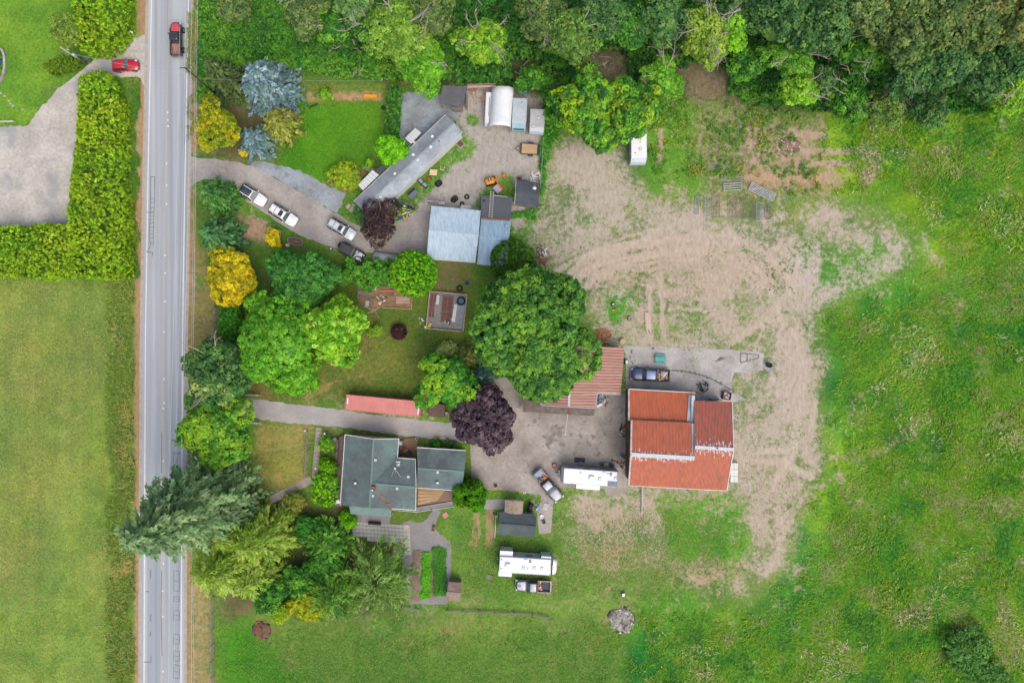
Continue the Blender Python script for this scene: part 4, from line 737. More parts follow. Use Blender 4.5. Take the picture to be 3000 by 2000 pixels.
# wood along the north side
broadleaf('maple_tree', 'maple with bright tips standing between the campers, western crown', 1712, 318, 108, 13, PM, clump=.65, nl=30, leaf=.17, lobes=13, tip=L(190, 214, 40), tipw=.14)
broadleaf('maple_tree', 'maple overhanging the white camper, eastern crown', 1840, 325, 92, 12, PM, clump=.65, nl=28, leaf=.16, lobes=11, tip=L(180, 208, 50), tipw=.16)
broadleaf('alder_tree', 'light green leaning alder with forked trunk north of the camper', 1930, 235, 66, 8, [L(112, 172, 50), L(130, 186, 60), L(90, 150, 46)], clump=.5, nl=22, leaf=.12, bare=4)
WOODS = [  # x, y, radius, height, palette, dead branches, label
    (700, 30, 44, 7, PO, 0, 'thin olive tree at the top edge beside the ivy bank'),
    (905, 50, 58, 9, PO, 2, 'olive drooping tree at the top edge above the ivy bank'),
    (975, 85, 46, 8, PM, 4, 'half dead tree with grey twigs above the mobile home lawn'),
    (1040, 35, 52, 9, [L(110, 150, 80), L(124, 160, 90), L(90, 130, 70)], 1, 'pale grey green tree at the top edge above the lawn'),
    (1090, 90, 40, 8, PM, 6, 'mostly bare tree with grey branches, west of the pale green birch'),
    (1175, 110, 92, 11, [L(126, 166, 60), L(142, 178, 72), L(104, 146, 54)], 4, 'wide pale green birch above the blue gravel pad'),
    (1235, 200, 78, 9, [L(112, 174, 46), L(130, 188, 54), L(90, 152, 42)], 1, 'bright green tree overhanging the flat grey shed'),
    (1265, 40, 70, 10, PO, 1, 'olive brown tree at the top edge behind the pale birch'),
    (1420, 130, 66, 9, [L(130, 176, 50), L(150, 190, 56), L(100, 150, 46)], 6, 'yellow green tree with bare crown limbs above the white shelter'),
    (1555, 20, 44, 9, PO, 2, 'thin grey olive tree at the top edge above the burn clearing'),
    (1600, 75, 74, 11, PO, 2, 'olive tree in the wood north of the twin campers'),
    (1680, 110, 76, 12, [L(100, 138, 60), L(116, 152, 66), L(82, 118, 54)], 2, 'grey green tree in the wood just west of the brush clearing'),
    (1562, 232, 44, 5, PM, 0, 'leafy bramble tree hugging the back of the campers'),
    (1616, 335, 26, 3.5, PM, 0, 'leafy sapling clump east of the small white camper'),
    (1770, 40, 70, 13, PD, 0, 'dark green tree at the top edge above the brush clearing'),
    (1850, 90, 72, 12, PM, 0, 'mid green tree north of the leaning alder'),
    (1930, 60, 74, 14, PD, 0, 'dark tree at the top edge west of the twiggy alder'),
    (2068, 110, 78, 13, [L(140, 172, 60), L(156, 184, 70), L(118, 150, 60)], 8, 'pale yellow green alder with a mass of bare twigs'),
    (2135, 95, 62, 12, [L(128, 188, 44), L(144, 198, 54), L(100, 160, 42)], 2, 'bright green tree beside the twiggy alder'),
    (2180, 40, 70, 14, PD, 5, 'dark tree with a dead crown top at the top edge'),
    (2300, 60, 96, 18, PD, 1, 'large dark tree at the top edge, between dead crown and wood corner'),
    (2180, 190, 60, 9, PM, 1, 'mid green tree above the garden clearing, west end'),
    (2310, 160, 66, 13, [L(100, 158, 48), L(118, 172, 56), L(80, 136, 46)], 3, 'bright green tree with bare fork above the overgrown garden'),
    (2330, 270, 58, 11, [L(130, 182, 50), L(146, 192, 62), L(104, 156, 46)], 3, 'yellow green low tree at the north edge of the overgrown garden'),
    (2420, 60, 88, 19, PD, 0, 'large dark tree at the top edge above the bright spreading maple'),
    (2400, 240, 52, 10, PD, 1, 'dark tree tucked between the two bright garden trees'),
    (2545, 140, 92, 15, [L(96, 156, 56), L(112, 168, 62), L(78, 136, 50)], 4, 'bright spreading maple at the wood edge above the meadow'),
    (2480, 280, 58, 10, PM, 5, 'green tree with drooping dead limbs at the meadow corner'),
    (2540, 30, 80, 20, PO, 0, 'olive tree at the top edge behind the bright maple'),
    (2650, 90, 96, 21, PO, 0, 'tall olive grey tree in the wood corner'),
    (2660, 230, 74, 17, PD, 1, 'dark green tree at the meadow edge of the wood'),
    (2740, 40, 88, 22, PO, 0, 'tall olive tree at the top edge of the wood corner'),
    (2760, 170, 84, 19, PD, 0, 'dense dark tree in the middle of the wood corner'),
    (2845, 80, 90, 22, [L(104, 128, 66), L(122, 140, 72), L(88, 112, 62)], 0, 'tall tree with yellowing crown in the wood corner'),
    (2860, 210, 78, 17, PD, 1, 'dark tree above the bright thicket at the meadow edge'),
    (2945, 60, 86, 22, [L(112, 128, 62), L(132, 138, 68), L(90, 112, 60)], 0, 'brownish olive tree in the top corner of the wood'),
    (2960, 180, 72, 18, PD, 0, 'dark tree at the east edge of the wood corner'),
    (2960, 285, 62, 10, [L(128, 176, 46), L(144, 186, 54), L(96, 146, 44)], 4, 'yellow green thicket tree at the east meadow edge'),
    (2720, 320, 56, 8, PD, 0, 'low dark tree on the meadow side of the wood corner'),
    (2590, 320, 52, 7, [L(104, 140, 66), L(120, 150, 72)], 0, 'greyish low tree at the meadow side below the bright maple'),
]
for i, (x, y, q, h, pal, b, lab) in enumerate(WOODS):
    broadleaf('woodland_tree' if h > 6 else 'leafy_thicket', lab, x, y, q, h, pal, 'trees of the north wood', clump=.72 if h > 13 else .6, nl=26, leaf=.18 if h > 13 else .14, lobes=9 + int(q / 20), bare=b, ell=.8 + .4 * ((i * 37) % 10) / 10, squash=.95, zmin=-.1)
broadleaf('dark_tree', 'dark round tree in the southeast corner of the meadow', 2830, 1905, 80, 2.4, [L(84, 134, 58), L(98, 146, 60), L(74, 122, 54)], clump=.6, nl=26, leaf=.15, lobes=12)
broadleaf('dark_tree', 'second dark tree half cut by the bottom edge in the meadow corner', 2910, 1985, 60, 2.2, [L(84, 136, 60), L(98, 146, 62)], clump=.6, nl=24, leaf=.15)
# fallen and dead wood
dt = thing('dead_tree', 'bare grey dead tree leaning out over the meadow edge', 'dead tree', G(2590, 290)); bare_branches(dt, 3, 3.5, 3, np.random.default_rng(9), 3, ang=R(-100), length=1.3); MB().tube([(0, 0, -.1), (.4, -.5, 3), (.9, -1.2, 5.2)], .16, 6, .07).obj('trunk', m_dead, dt)
dt = thing('dead_tree', 'curved bare grey branch tree in the wood corner by the meadow', 'dead tree', G(2870, 280)); bare_branches(dt, 3, 3, 2, np.random.default_rng(10), 3, ang=R(20)); MB().tube([(0, 0, -.1), (.1, .1, 4)], .14, 6, .07).obj('trunk', m_dead, dt)
fk = thing('forked_trunk', 'thick grey forked trunk rising out of the leaning alder', 'dead tree', G(1955, 195))
MB().tube([(-1.4, -1.8, .2), (0, 0, 2.2), (1.3, 1.5, 4.6)], .3, 7, .16).obj('trunk', m_bark, fk); MB().tube([(0, 0, 2.2), (.3, 1.4, 4.2)], .2, 6, .1).obj('limb', m_bark, fk)
for i, (x, y, a, l, lab) in enumerate(((1400, 18, -60, 3, 'thick broken snag at the top edge above the white shelter'), (1298, 12, -65, 2.2, 'short broken snag at the top edge behind the pale birch'), (1052, 160, -40, 2.6, 'broken grey snag above the lawn wires'), (1018, 150, -35, 2, 'fallen grey limb in the ivy bank beside the broken snag'), (1060, 205, -85, 3, 'slim dead sapling standing at the edge of the unmown strip'))):
    x_, y_, _ = G(x, y); o = thing('snag', lab, 'dead tree', (x_, y_, 0), R(a)); MB().tube([(-l / 2, 0, .5), (0, .1, 2.0), (l / 2, 0, 3.0)], .2 if i < 2 else .09, 6, .1 if i < 2 else .04).obj('trunk', m_dead, o)
    if i > 1: bare_branches(o, 1.5, 1.6, .8, np.random.default_rng(30 + i), 2)
# ground cover and standing grass
HOLES = [[(1690, 150), (1840, 150), (1840, 245), (1700, 245)], [(2010, 190), (2140, 200), (2130, 290), (2010, 290)], [(1495, 180), (1590, 180), (1590, 245), (1500, 245)]]
cover('ivy_undergrowth', [(584, -120), (1330, -120), (1330, 232), (1120, 240), (900, 215), (690, 190), (600, 300), (585, 300)], 15000, [L(56, 112, 44), L(70, 130, 44), L(92, 150, 40), L(62, 118, 48), L(112, 162, 48)], (.1, 1.3), .12, 51)
cover('bramble_undergrowth', [(1320, -120), (3120, -120), (3120, 330), (2560, 340), (2180, 300), (1980, 190), (1930, 260), (1640, 250), (1600, 260), (1340, 245)], 26000, [L(48, 102, 44), L(58, 118, 46), L(76, 138, 44), L(50, 100, 48), L(96, 150, 48)], (.1, 1.4), .14, 52, holes=HOLES)
cover('fence_weeds', [(1590, 260), (1640, 300), (1630, 400), (1600, 480), (1590, 560), (1570, 640), (1540, 640), (1500, 650), (1500, 720), (1545, 740), (1490, 740), (1490, 640), (1578, 600), (1590, 420)], 1700, [L(76, 146, 44), L(92, 160, 46), L(62, 124, 44)], (.1, .7), .11, 53)
cover('garden_weeds', [(1930, 280), (2180, 300), (2420, 350), (2400, 560), (2150, 590), (2040, 520), (1930, 540), (1890, 420)], 1500, [L(80, 134, 48), L(96, 150, 48), L(120, 150, 50), L(150, 156, 60)], (.05, .5), .1, 55, holes=[[(2060, 520), (2290, 520), (2290, 640), (2060, 640)]], dens=lambda X, Y: np.clip(fbm(X, Y, .35, 61) * 3 - 1.1, 0, 1))
MG = [L(70, 130, 58), L(84, 146, 54), L(98, 158, 46), L(110, 162, 42), L(126, 166, 42), L(144, 166, 54), L(118, 152, 70), L(164, 162, 112)]
blades('meadow_grass', MEADOW, 150000, MG, (.3, .7), .06, seed=71, lean=.8, soft=5., jit=.1, flow=lambda X, Y: 6.28 * fbm(X, Y, .12, 72) * 1.5)
blades('meadow_seed_heads', MEADOW, 26000, [L(196, 182, 150), L(206, 194, 162), L(180, 166, 136)], (.4, .8), .045, seed=73, lean=.9, dens=lambda X, Y: np.clip(fbm(X, Y, .14, 74) * 10 - 5.9, 0, 1), z=.25, soft=6.)
cover('meadow_wildflowers', MEADOW, 1300, [L(224, 206, 30), L(232, 196, 20)], (.4, .8), .07, 76, dens=lambda X, Y: np.clip(fbm(X, Y, .25, 77) * 5 - 2.8, 0, 1), nl=3, cr=.2)
blades('verge_grass', [(312, 815), (396, 815), (392, 2150), (314, 2150)], 20000, [L(110, 146, 60), L(132, 156, 66), L(150, 160, 80), L(86, 136, 56), L(180, 172, 100)], (.3, .8), .045, seed=78, lean=.8)
blades('verge_grass_east', [(552, -100), (592, -100), (588, 300), (560, 440), (550, 440)], 3500, [L(150, 150, 80), L(124, 146, 66), L(180, 160, 100)], (.25, .6), .04, seed=79, lean=.8)
blades('hedge_foot_grass', [(384, 230), (408, 240), (410, 800), (396, 815), (392, 600), (384, 520)], 5000, [L(90, 140, 50), L(110, 150, 60), L(140, 150, 70)], (.3, .7), .045, seed=80, lean=.8)
blades('field_grass', [(632, 1790), (900, 1800), (1200, 1800), (1880, 1770), (1960, 2150), (632, 2150)], 44000, [L(84, 142, 50), L(104, 154, 56), L(124, 158, 66), L(70, 136, 40)], (.15, .4), .035, seed=81, lean=.9, soft=5.)
blades('lot_edge_grass', LOT, 30000, [L(92, 150, 56), L(110, 158, 64), L(150, 160, 90)], (.12, .34), .04, seed=82, lean=.9, dens=lambda X, Y: np.clip(fbm(X, Y, .3, 83) * 5 - 2.6, 0, .9))
blades('lawn_grass', [(900, 790), (1420, 780), (1380, 1190), (740, 1160), (740, 1060)], 16000, [L(90, 128, 46), L(110, 136, 56), L(126, 136, 64)], (.08, .22), .03, seed=84, lean=1.0)
blades('yard_grass', [(1300, 1480), (1640, 1480), (2190, 1450), (2200, 1700), (1840, 1790), (1320, 1790)], 34000, [L(92, 148, 54), L(112, 158, 62), L(150, 156, 84), L(96, 166, 44)], (.1, .32), .035, seed=85, lean=.9, soft=4., holes=[[(1400, 1480), (1620, 1480), (1620, 1580), (1400, 1580)]])
cover('garden_row_weeds', [(1237, 1618), (1260, 1616), (1258, 1750), (1232, 1750)], 500, [L(96, 170, 30), L(112, 184, 36)], (.0, .3), .08, 86)
cover('garden_row_weeds', [(1268, 1605), (1306, 1602), (1300, 1742), (1276, 1742)], 700, [L(84, 150, 46), L(70, 134, 44)], (.0, .3), .08, 87)
cover('lot_weed_tufts', [(2235, 770), (2330, 770), (2330, 850), (2240, 850)], 48, [L(76, 130, 46)], (.0, .12), .05, 88, nl=10, cr=.14)
blades('hay_stubble', HAY[:3] + [(330, 830), (318, 1500), (316, 2200), (-300, 2200), (-300, 800)][0:4] if False else [(-300, 805), (150, 815), (325, 832), (312, 1500), (312, 2200), (-300, 2200)], 60000, [L(126, 150, 66), L(142, 158, 78), L(158, 166, 92), L(170, 164, 108)], (.1, .28), .045, seed=93, lean=1.0, edge=1.)
blades('front_lawn_grass', [(815, 292), (1116, 292), (1116, 390), (1060, 498), (950, 530), (805, 476), (830, 440)], 9000, [L(82, 140, 34), L(96, 152, 40), L(112, 150, 50)], (.08, .22), .035, seed=94, lean=1.0, edge=1.)
# ---------------------------------------------------------------- buildings
def metal_roof(name, c, c2, worn, wear=.0, ax=0.0, rust=None, rough=.55, fasten=False):
    """corrugated sheet: streaks run down the slope; paint worn through near the ridge (attribute slope = 1 at the ridge)"""
    if name in MATS: return MATS[name]
    m = bpy.data.materials.new(name); nt, nn, ll, bs = nodes(m)
    v = coords(nt, (1, .025, 1) if ax == 0 else (.025, 1, 1)); st = noise(nt, v, 2.2, 4, .6); st2 = noise(nt, v, 4.2, 2, .6); bl = noise(nt, coords(nt), .35, 4, .6); fn = noise(nt, coords(nt), 5, 4, .7)
    b = mixc(nt, ramp(nt, st, .40, .60, 0, .95), c, c2); b = mixc(nt, 1.0, b, mixc(nt, ramp(nt, st2, .36, .64), (.9,) * 3, (1.1,) * 3), 'MULTIPLY'); b = mixc(nt, ramp(nt, bl, .45, .7, 0, .45), b, tuple(x * .78 for x in c))
    if rust: b = mixc(nt, ramp(nt, bl, .60, .68, 0, .8), b, rust)
    b = mixc(nt, 1.0, b, mixc(nt, ramp(nt, fn, .3, .7), (.92,) * 3, (1.07,) * 3), 'MULTIPLY')
    if wear:
        at = N(nt, 'ShaderNodeAttribute', attribute_name='slope')
        q = math_(nt, 'ADD', at.outputs['Alpha'], math_(nt, 'MULTIPLY', math_(nt, 'SUBTRACT', st2, .5), wear * 1.9)); b = mixc(nt, ramp(nt, q, .95, 1.02), b, worn)
    ll.new(b, bs.inputs['Base Color']); bs.inputs['Roughness'].default_value = rough; bs.inputs['Specular IOR Level'].default_value = .35; MATS[name] = m; return m
def lerp(a, b, t): return tuple(x + (y - x) * t for x, y in zip(a, b))
def corr(root, quad, n, amp, m, name='roof', nv=6):
    """corrugated sheet over e0, e1 (eave), r1, r0 (ridge)"""
    e0, e1, r1, r0 = [Vector(p) for p in quad]; nr = (e1 - e0).cross(r0 - e0).normalized(); nr = nr if nr.z > 0 else -nr
    us = []
    for i in range(n):
        for f, a in ((0, 0), (.45, 0), (.6, 1), (.85, 1)): us.append(((i + f) / n, a))
    us.append((1.0, 0)); V = []; A = []
    for k in range(nv + 1):
        t = k / nv
        for u, a in us: V.append(e0.lerp(e1, u).lerp(r0.lerp(r1, u), t) + nr * (amp * a + .012)); A.append(t)
    w = len(us); mb = MB(); mb.add(V, [(k * w + i, k * w + i + 1, (k + 1) * w + i + 1, (k + 1) * w + i) for k in range(nv) for i in range(w - 1)])
    o = mb.obj(name, m, root, world=True); cattr(o.data, 'slope', np.ones((len(V), 3)), np.array(A)); return o
def deck(root, top, t, m, name='roof_deck', drop=.02):
    return MB().slab([(x, y, z - drop) for x, y, z in top], t).obj(name, m, root, world=True)
def inset(poly, d):
    cx = sum(p[0] for p in poly) / len(poly); cy = sum(p[1] for p in poly) / len(poly); out = []
    for p in poly:
        v = Vector((p[0] - cx, p[1] - cy)); l = v.length; v *= (l - d) / l; out.append((cx + v.x, cy + v.y))
    return out
def walls(root, poly, z, m, gable=None, name='wall'):
    mb = MB().prism(poly, -.05, z)
    for a, b, c in gable or []:      # gable triangles
        a, b, c = Vector(a), Vector(b), Vector(c); n = (b - a).cross(c - a).normalized() * .06
        mb.add([a + n, b + n, c + n, a - n, b - n, c - n], [(0, 1, 2), (5, 4, 3), (0, 3, 4, 1), (1, 4, 5, 2), (2, 5, 3, 0)])
    return mb.obj(name, m, root, world=True)
def bar(root, name, a, b, w, h, m):
    """a straight trim or beam between two points"""
    a, b = Vector(a), Vector(b); d = b - a; l = math.hypot(d.x, d.y); mb = MB().box(0, 0, 0, d.length, w, h, math.atan2(d.y, d.x), math.atan2(d.z, l))
    c = (a + b) / 2; mb.v = [(x + c.x, y + c.y, z + c.z) for x, y, z in mb.v]; return mb.obj(name, m, root, world=True)
def vent(root, px, py, z, r=.16, h=.35, m=None, name='roof_vent', cap=True):
    x, y, _ = G(px, py, z + h); mb = MB().lathe(x, y, [(r * .6, z - .25), (r * .6, z + h * .6), (r, z + h * .62), (r * .95, z + h * .85), (r * .3, z + h)], 10)
    return mb.obj(name, m or m_galv, root, True, world=True)
def box_vent(root, px, py, z, s=.42, h=.16, m=None, name='roof_vent'):
    x, y, _ = G(px, py, z + h); return MB().box(x, y, z + h / 2 - .04, s, s, h + .08, R(-4), bev=.03).obj(name, m or m_wpl, root, world=True)
m_galv = plain('galvanised_metal', S(196, 200, 204), .4, .3); m_wpl = plain('white_plastic', S(236, 238, 240), .4); m_trim = mat('white_trim', S(226, 226, 224), S(196, 194, 190), 1.2, .6)
m_sid = mat('white_siding', S(228, 232, 236), S(204, 210, 216), .8, .6, .6); m_grey = plain('grey_trim', S(150, 156, 160)); m_blk = plain('black_plastic', S(48, 50, 54)); m_win = glass('window_glass', (.03, .035, .04))
m_wood = mat('weathered_wood', S(150, 128, 108), S(112, 96, 82), 1.4, .8, .9, stretch=(1, .2, 1)); m_wood2 = mat('tan_lumber', S(206, 178, 138), S(180, 146, 104), 1.4, .8, .85, stretch=(.3, 1, 1)); m_gwood = mat('grey_boards', S(160, 152, 146), S(126, 118, 112), 1.5, .8, .9, stretch=(.3, 1, 1))
m_brown = mat('brown_barn_boards', S(128, 92, 62), S(96, 70, 50), .9, .8, .9, stretch=(3, 3, .15)); m_cream = mat('cream_siding', S(214, 208, 196), S(190, 184, 172), .8, .6); m_conc3 = mat('concrete_block', S(170, 166, 160), None, 1.2, .5, .9)
# -- mobile home
t = thing('mobile_home', 'long white mobile home with grey gable roof set diagonally by the gravel yard', 'mobile home', G(1196, 488))
ze, zr = 2.7, 3.2; A, B, C, D = G(1306, 336, ze), G(1355, 387, ze), G(1085, 641, ze), G(1036, 590, ze); r0, r1 = G(1331, 361, zr), G(1061, 615, zr)
m_mh = mat('mobile_home_roof', S(126, 132, 140), S(150, 158, 166), .3, .95, .6, fine=.14, spots=(S(166, 176, 184), .5, .6, .5), lo=.36, hi=.62); m_mh2 = mat('mobile_home_roof_seams', S(152, 158, 164), S(180, 190, 196), .25, .8, .6)
walls(t, inset([p[:2] for p in (A, B, C, D)], .25), 2.6, m_sid, [(inset([p[:2] for p in (A, B, C, D)], .25)[0] + (2.6,), inset([p[:2] for p in (A, B, C, D)], .25)[1] + (2.6,), r0[:2] + (3.05,)), (inset([p[:2] for p in (A, B, C, D)], .25)[2] + (2.6,), inset([p[:2] for p in (A, B, C, D)], .25)[3] + (2.6,), r1[:2] + (3.05,))])
corr(t, (A, D, r1, r0), 18, .012, m_mh, 'roof'); corr(t, (B, C, r1, r0), 18, .012, mat('mobile_home_roof_pale', S(142, 152, 162), S(178, 190, 198), .3, .95, .6, fine=.14, spots=(S(122, 128, 138), .4, .6, .6), lo=.36, hi=.62), 'roof'); deck(t, [A, D, r1, r0], .1, m_sid); deck(t, [B, C, r1, r0], .1, m_sid)  # southeast slope in a paler grey than the northwest slope
bar(t, 'ridge_cap', r0, r1, .3, .06, m_mh2); bar(t, 'fascia', (B[0], B[1], ze - .02), (C[0], C[1], ze - .02), .06, .16, m_trim); bar(t, 'fascia', (A[0], A[1], ze - .02), (D[0], D[1], ze - .02), .06, .16, m_trim)
for x, y, z in ((1266, 399, 3.05), (1262, 430, 3.1), (1210, 453, 2.95), (1223, 467, 3.05), (1157, 509, 2.95), (1114, 577, 3.1)): box_vent(t, x, y, z, .42, .14, m_wpl)
vent(t, 1286, 413, 3.0, .1, .4, m_blk)
d_ = (Vector(C) - Vector(B)).normalized(); nrm = Vector((-d_.y, d_.x, 0)); nrm = nrm if (Vector(B) - Vector(A)).dot(nrm) > 0 else -nrm
for q in (.14, .42, .62, .86):
    c = Vector(B).lerp(Vector(C), q); c = Vector((c.x, c.y, 0)) - nrm * .13; mb = MB().box(c.x, c.y, 1.75, 1.2, .12, .8, math.atan2(d_.y, d_.x)); f = mb.obj('window', m_trim, t, world=True)
    MB().box(c.x + nrm.x * .02 - t.location[0], c.y + nrm.y * .02 - t.location[1], 1.75, 1.05, .12, .66, math.atan2(d_.y, d_.x)).obj('pane', m_win, f)
c = Vector(B).lerp(Vector(C), .3); c = Vector((c.x, c.y, 0)) - nrm * .12; MB().box(c.x, c.y, 1.2, .9, .12, 2.0, math.atan2(d_.y, d_.x)).obj('door', m_trim, t, world=True)
m_awn = mat('white_awning_panel', S(228, 230, 230), S(206, 208, 208), 1.0, .5, .5)
def awning(pts, n, z0, z1, name):
    a, b, c_, e = [G(x, y, z) for (x, y), z in zip(pts, (z0, z0, z1, z1))]
    for i in range(n):
        q = [lerp(a, b, (i + .04) / n), lerp(a, b, (i + .96) / n), lerp(e, c_, (i + .96) / n), lerp(e, c_, (i + .04) / n)]; MB().slab(q, .05).obj(name, m_awn, t, world=True)
awning([(1049, 542), (1091, 498), (1111, 512), (1063, 558)], 6, 2.3, 2.5, 'awning_panel'); awning([(1186, 405), (1217, 375), (1234, 389), (1204, 422)], 6, 2.3, 2.5, 'awning_panel')
MB().slab([G(1099, 498, 2.4), G(1142, 470, 2.4), G(1150, 482, 2.55), G(1112, 512, 2.55)], .08).obj('porch_roof', plain('dark_porch_roof', S(82, 86, 92)), t, world=True)
MB().slab([G(1208, 418, 2.6), G(1212, 413, 2.6), G(1234, 424, 2.75), G(1230, 428, 2.75)], .05).obj('gutter', m_trim, t, world=True)
for x, y in ((1050, 541), (1187, 404), (1064, 560)): x_, y_, _ = G(x, y); MB().box(x_, y_, 1.15, .08, .08, 2.4).obj('porch_post', m_trim, t, world=True)
st = MB().prism(P2([(1072, 482), (1105, 500), (1096, 512), (1062, 496)]), 0, .5).obj('porch_deck', m_gwood, t, world=True)
m_step = mat('concrete_step', S(176, 166, 152), None, 1.2, .6, .9)
pad = thing('step_pads', 'broken concrete pads beside the corner of the mobile home', 'paving', G(1020, 612))
for i, p in enumerate(([(1012, 606), (1022, 595), (1030, 603), (1020, 614)], [(1022, 616), (1032, 605), (1040, 612), (1030, 624)], [(1034, 596), (1042, 602), (1038, 608), (1030, 602)])): MB().prism(P2(p), -.03, .07 + .01 * i).obj('pad', m_step, pad, world=True)
# -- flat roofed shed
t = thing('open_shed', 'small flat roofed grey felt shed at the back fence', 'shed', G(1328, 282))
q = [G(1297, 250, 3.2), G(1369, 256, 3.2), G(1356, 312, 2.6), G(1287, 303, 2.6)]; MB().slab(q, .12).obj('roof', mat('grey_roof_felt', S(92, 94, 100), S(112, 108, 110), .5, .7, .9), t, world=True)
w = inset([p[:2] for p in q], .3)
for i, p in enumerate(w): MB().box(p[0], p[1], 1.25, .12, .12, 2.6).obj('post', m_gwood, t, world=True)
MB().prism([w[0], w[1], (w[1][0], w[1][1] - .1), (w[0][0], w[0][1] - .1)], 0, 2.7).obj('back_wall', m_gwood, t, world=True)
for i in range(6): a = lerp(w[2], w[3], i * .085); MB().box(a[0] - .1, a[1] - .35, 1.0, .16, .04, 2.1, R(i * 3)).obj('board', m_gwood, t, world=True)
MB().box(w[1][0] + .1, w[1][1] - 1.3, 1.3, .06, 2.4, 2.5).obj('side_wall', m_gwood, t, world=True)
# -- garage with pale blue metal roof
t = thing('garage', 'garage with pale blue corrugated metal roof in two sections and a flat black roof', 'garage', G(1330, 685))
m_blue = metal_roof('pale_blue_metal', S(196, 216, 230), S(180, 204, 222), S(225, 235, 240), 0, 0, None); m_blue2 = metal_roof('blue_grey_metal', S(152, 184, 206), S(168, 196, 216), S(200, 215, 225), 0, 0)
ze, zr = 3.2, 4.1; A, B, C, D = G(1264, 603, ze), G(1408, 617, ze), G(1393, 767, ze), G(1250, 756, ze); r0, r1 = G(1256, 677, zr), G(1402, 692, zr)
w = inset([p[:2] for p in (A, B, C, D)], .35); walls(t, w, 3.1, m_sid, [(w[0] + (3.1,), w[3] + (3.1,), lerp(w[0], w[3], .5) + (3.9,)), (w[1] + (3.1,), w[2] + (3.1,), lerp(w[1], w[2], .5) + (3.9,))])
for e0, e1 in ((A, B), (D, C)): corr(t, (e0, e1, r1, r0), 34, .03, m_blue, 'roof'); deck(t, [e0, e1, r1, r0], .12, m_trim)
bar(t, 'ridge_cap', (r0[0], r0[1], zr + .03), (r1[0], r1[1], zr + .03), .42, .05, m_blue)
ze2, zr2 = 2.6, 3.2; A, B, C, D = G(1410, 638, ze2), G(1497, 644, ze2), G(1486, 783, ze2), G(1398, 774, ze2); r0, r1 = G(1404, 696, zr2), G(1491, 703, zr2)
w = inset([p[:2] for p in (A, B, C, D)], .35); walls(t, w, 2.5, m_sid)
for e0, e1 in ((A, B), (D, C)): corr(t, (e0, e1, r1, r0), 20, .03, m_blue2, 'lower_roof'); deck(t, [e0, e1, r1, r0], .12, m_trim, 'lower_roof_deck')
bar(t, 'ridge_cap', (r0[0], r0[1], zr2 + .03), (r1[0], r1[1], zr2 + .03), .36, .05, m_blue2); vent(t, 1483, 661, 2.8, .26, .55, m_galv, 'chimney_cap')
m_felt = mat('black_felt', S(92, 96, 104), S(82, 82, 90), .4, .6, .85)
A, B, C, D = G(1410, 573, 2.75), G(1500, 578, 2.75), G(1497, 641, 2.55), G(1409, 636, 2.55); MB().slab([A, B, C, D], .15).obj('flat_roof', m_felt, t, world=True); walls(t, inset([p[:2] for p in (A, B, C, D)], .3), 2.38, m_gwood)
bar(t, 'rust_flashing', G(1412, 640, 2.68), G(1494, 645, 2.68), .32, .05, mat('rust', S(150, 104, 84), S(110, 84, 76), 1.5, .8)); bar(t, 'fascia', G(1440, 572, 2.7), G(1486, 577, 2.7), .06, .2, m_trim)
box_vent(t, 1418, 588, 2.72, .3, .1, m_blk, 'roof_hatch')
bar(t, 'gutter', (G(1252, 758, 3.1)), (G(1393, 769, 3.1)), .12, .12, m_trim); x_, y_, _ = G(1272, 598); MB().box(x_, y_, 1.2, 1.8, .08, 2.2, R(-4)).obj('garage_door', mat('pinkish_panel', S(200, 196, 192)), t, world=True)
def ladder(name, label, p0, p1, wd, n, m, group=None):
    p0, p1 = Vector(p0), Vector(p1); d = p1 - p0; c = (p0 + p1) / 2; t = thing(name, label, 'ladder', (c.x, c.y, min(p0.z, p1.z))); s = Vector((-d.y, d.x, 0)).normalized() * wd / 2
    for k in (-1, 1): MB().tube([p0 + s * k, p1 + s * k], .045, 4).obj('rail', m, t, world=True)
    for i in range(n): a = p0 + d * ((i + .5) / n); MB().tube([a - s, a + s], .03, 4).obj('rung', m, t, world=True)
    return t
m_alu = plain('aluminium', S(216, 212, 206), .4, .2)
ladder('ladder', 'long aluminium ladder lying across the flat black roof', G(1442, 560, 2.95), G(1437, 637, 2.75), .5, 16, m_alu)
# -- dark shed by the fence
t = thing('dark_shed', 'small shed with charcoal shingle gable roof against the wire fence', 'shed', G(1545, 567))
m_char = mat('charcoal_shingles', S(78, 84, 92), S(96, 104, 112), .6, .8, .9, fine=.16, spots=(S(100, 84, 76), .7, .66, .6)); ze, zr = 2.4, 3.1
A, B, C, D = G(1512, 528, ze), G(1583, 536, ze), G(1576, 608, ze), G(1508, 597, ze); r0, r1 = G(1510, 562, zr), G(1580, 570, zr)
w = inset([p[:2] for p in (A, B, C, D)], .3); walls(t, w, 2.3, m_gwood, [(w[0] + (2.3,), w[3] + (2.3,), lerp(w[0], w[3], .5) + (2.95,)), (w[1] + (2.3,), w[2] + (2.3,), lerp(w[1], w[2], .5) + (2.95,))])
def courses(root, quad, n, m, name='shingle_course', t0=.035):
    """overlapping shingle courses from eave (first edge) to ridge, each a thin board that sits on the one below"""
    e0, e1, r1, r0 = quad
    for i in range(n):
        a = lerp(e0, r0, i / n); b = lerp(e1, r1, i / n); c = lerp(e1, r1, min(1, (i + 1.12) / n)); d = lerp(e0, r0, min(1, (i + 1.12) / n))
        MB().slab([(a[0], a[1], a[2] + t0), (b[0], b[1], b[2] + t0), (c[0], c[1], c[2] + .012), (d[0], d[1], d[2] + .012)], t0 * .9).obj(name, m, root, world=True)
for e0, e1 in ((A, B), (D, C)): deck(t, [e0, e1, r1, r0], .1, m_gwood); courses(t, (e0, e1, r1, r0), 9, m_char)
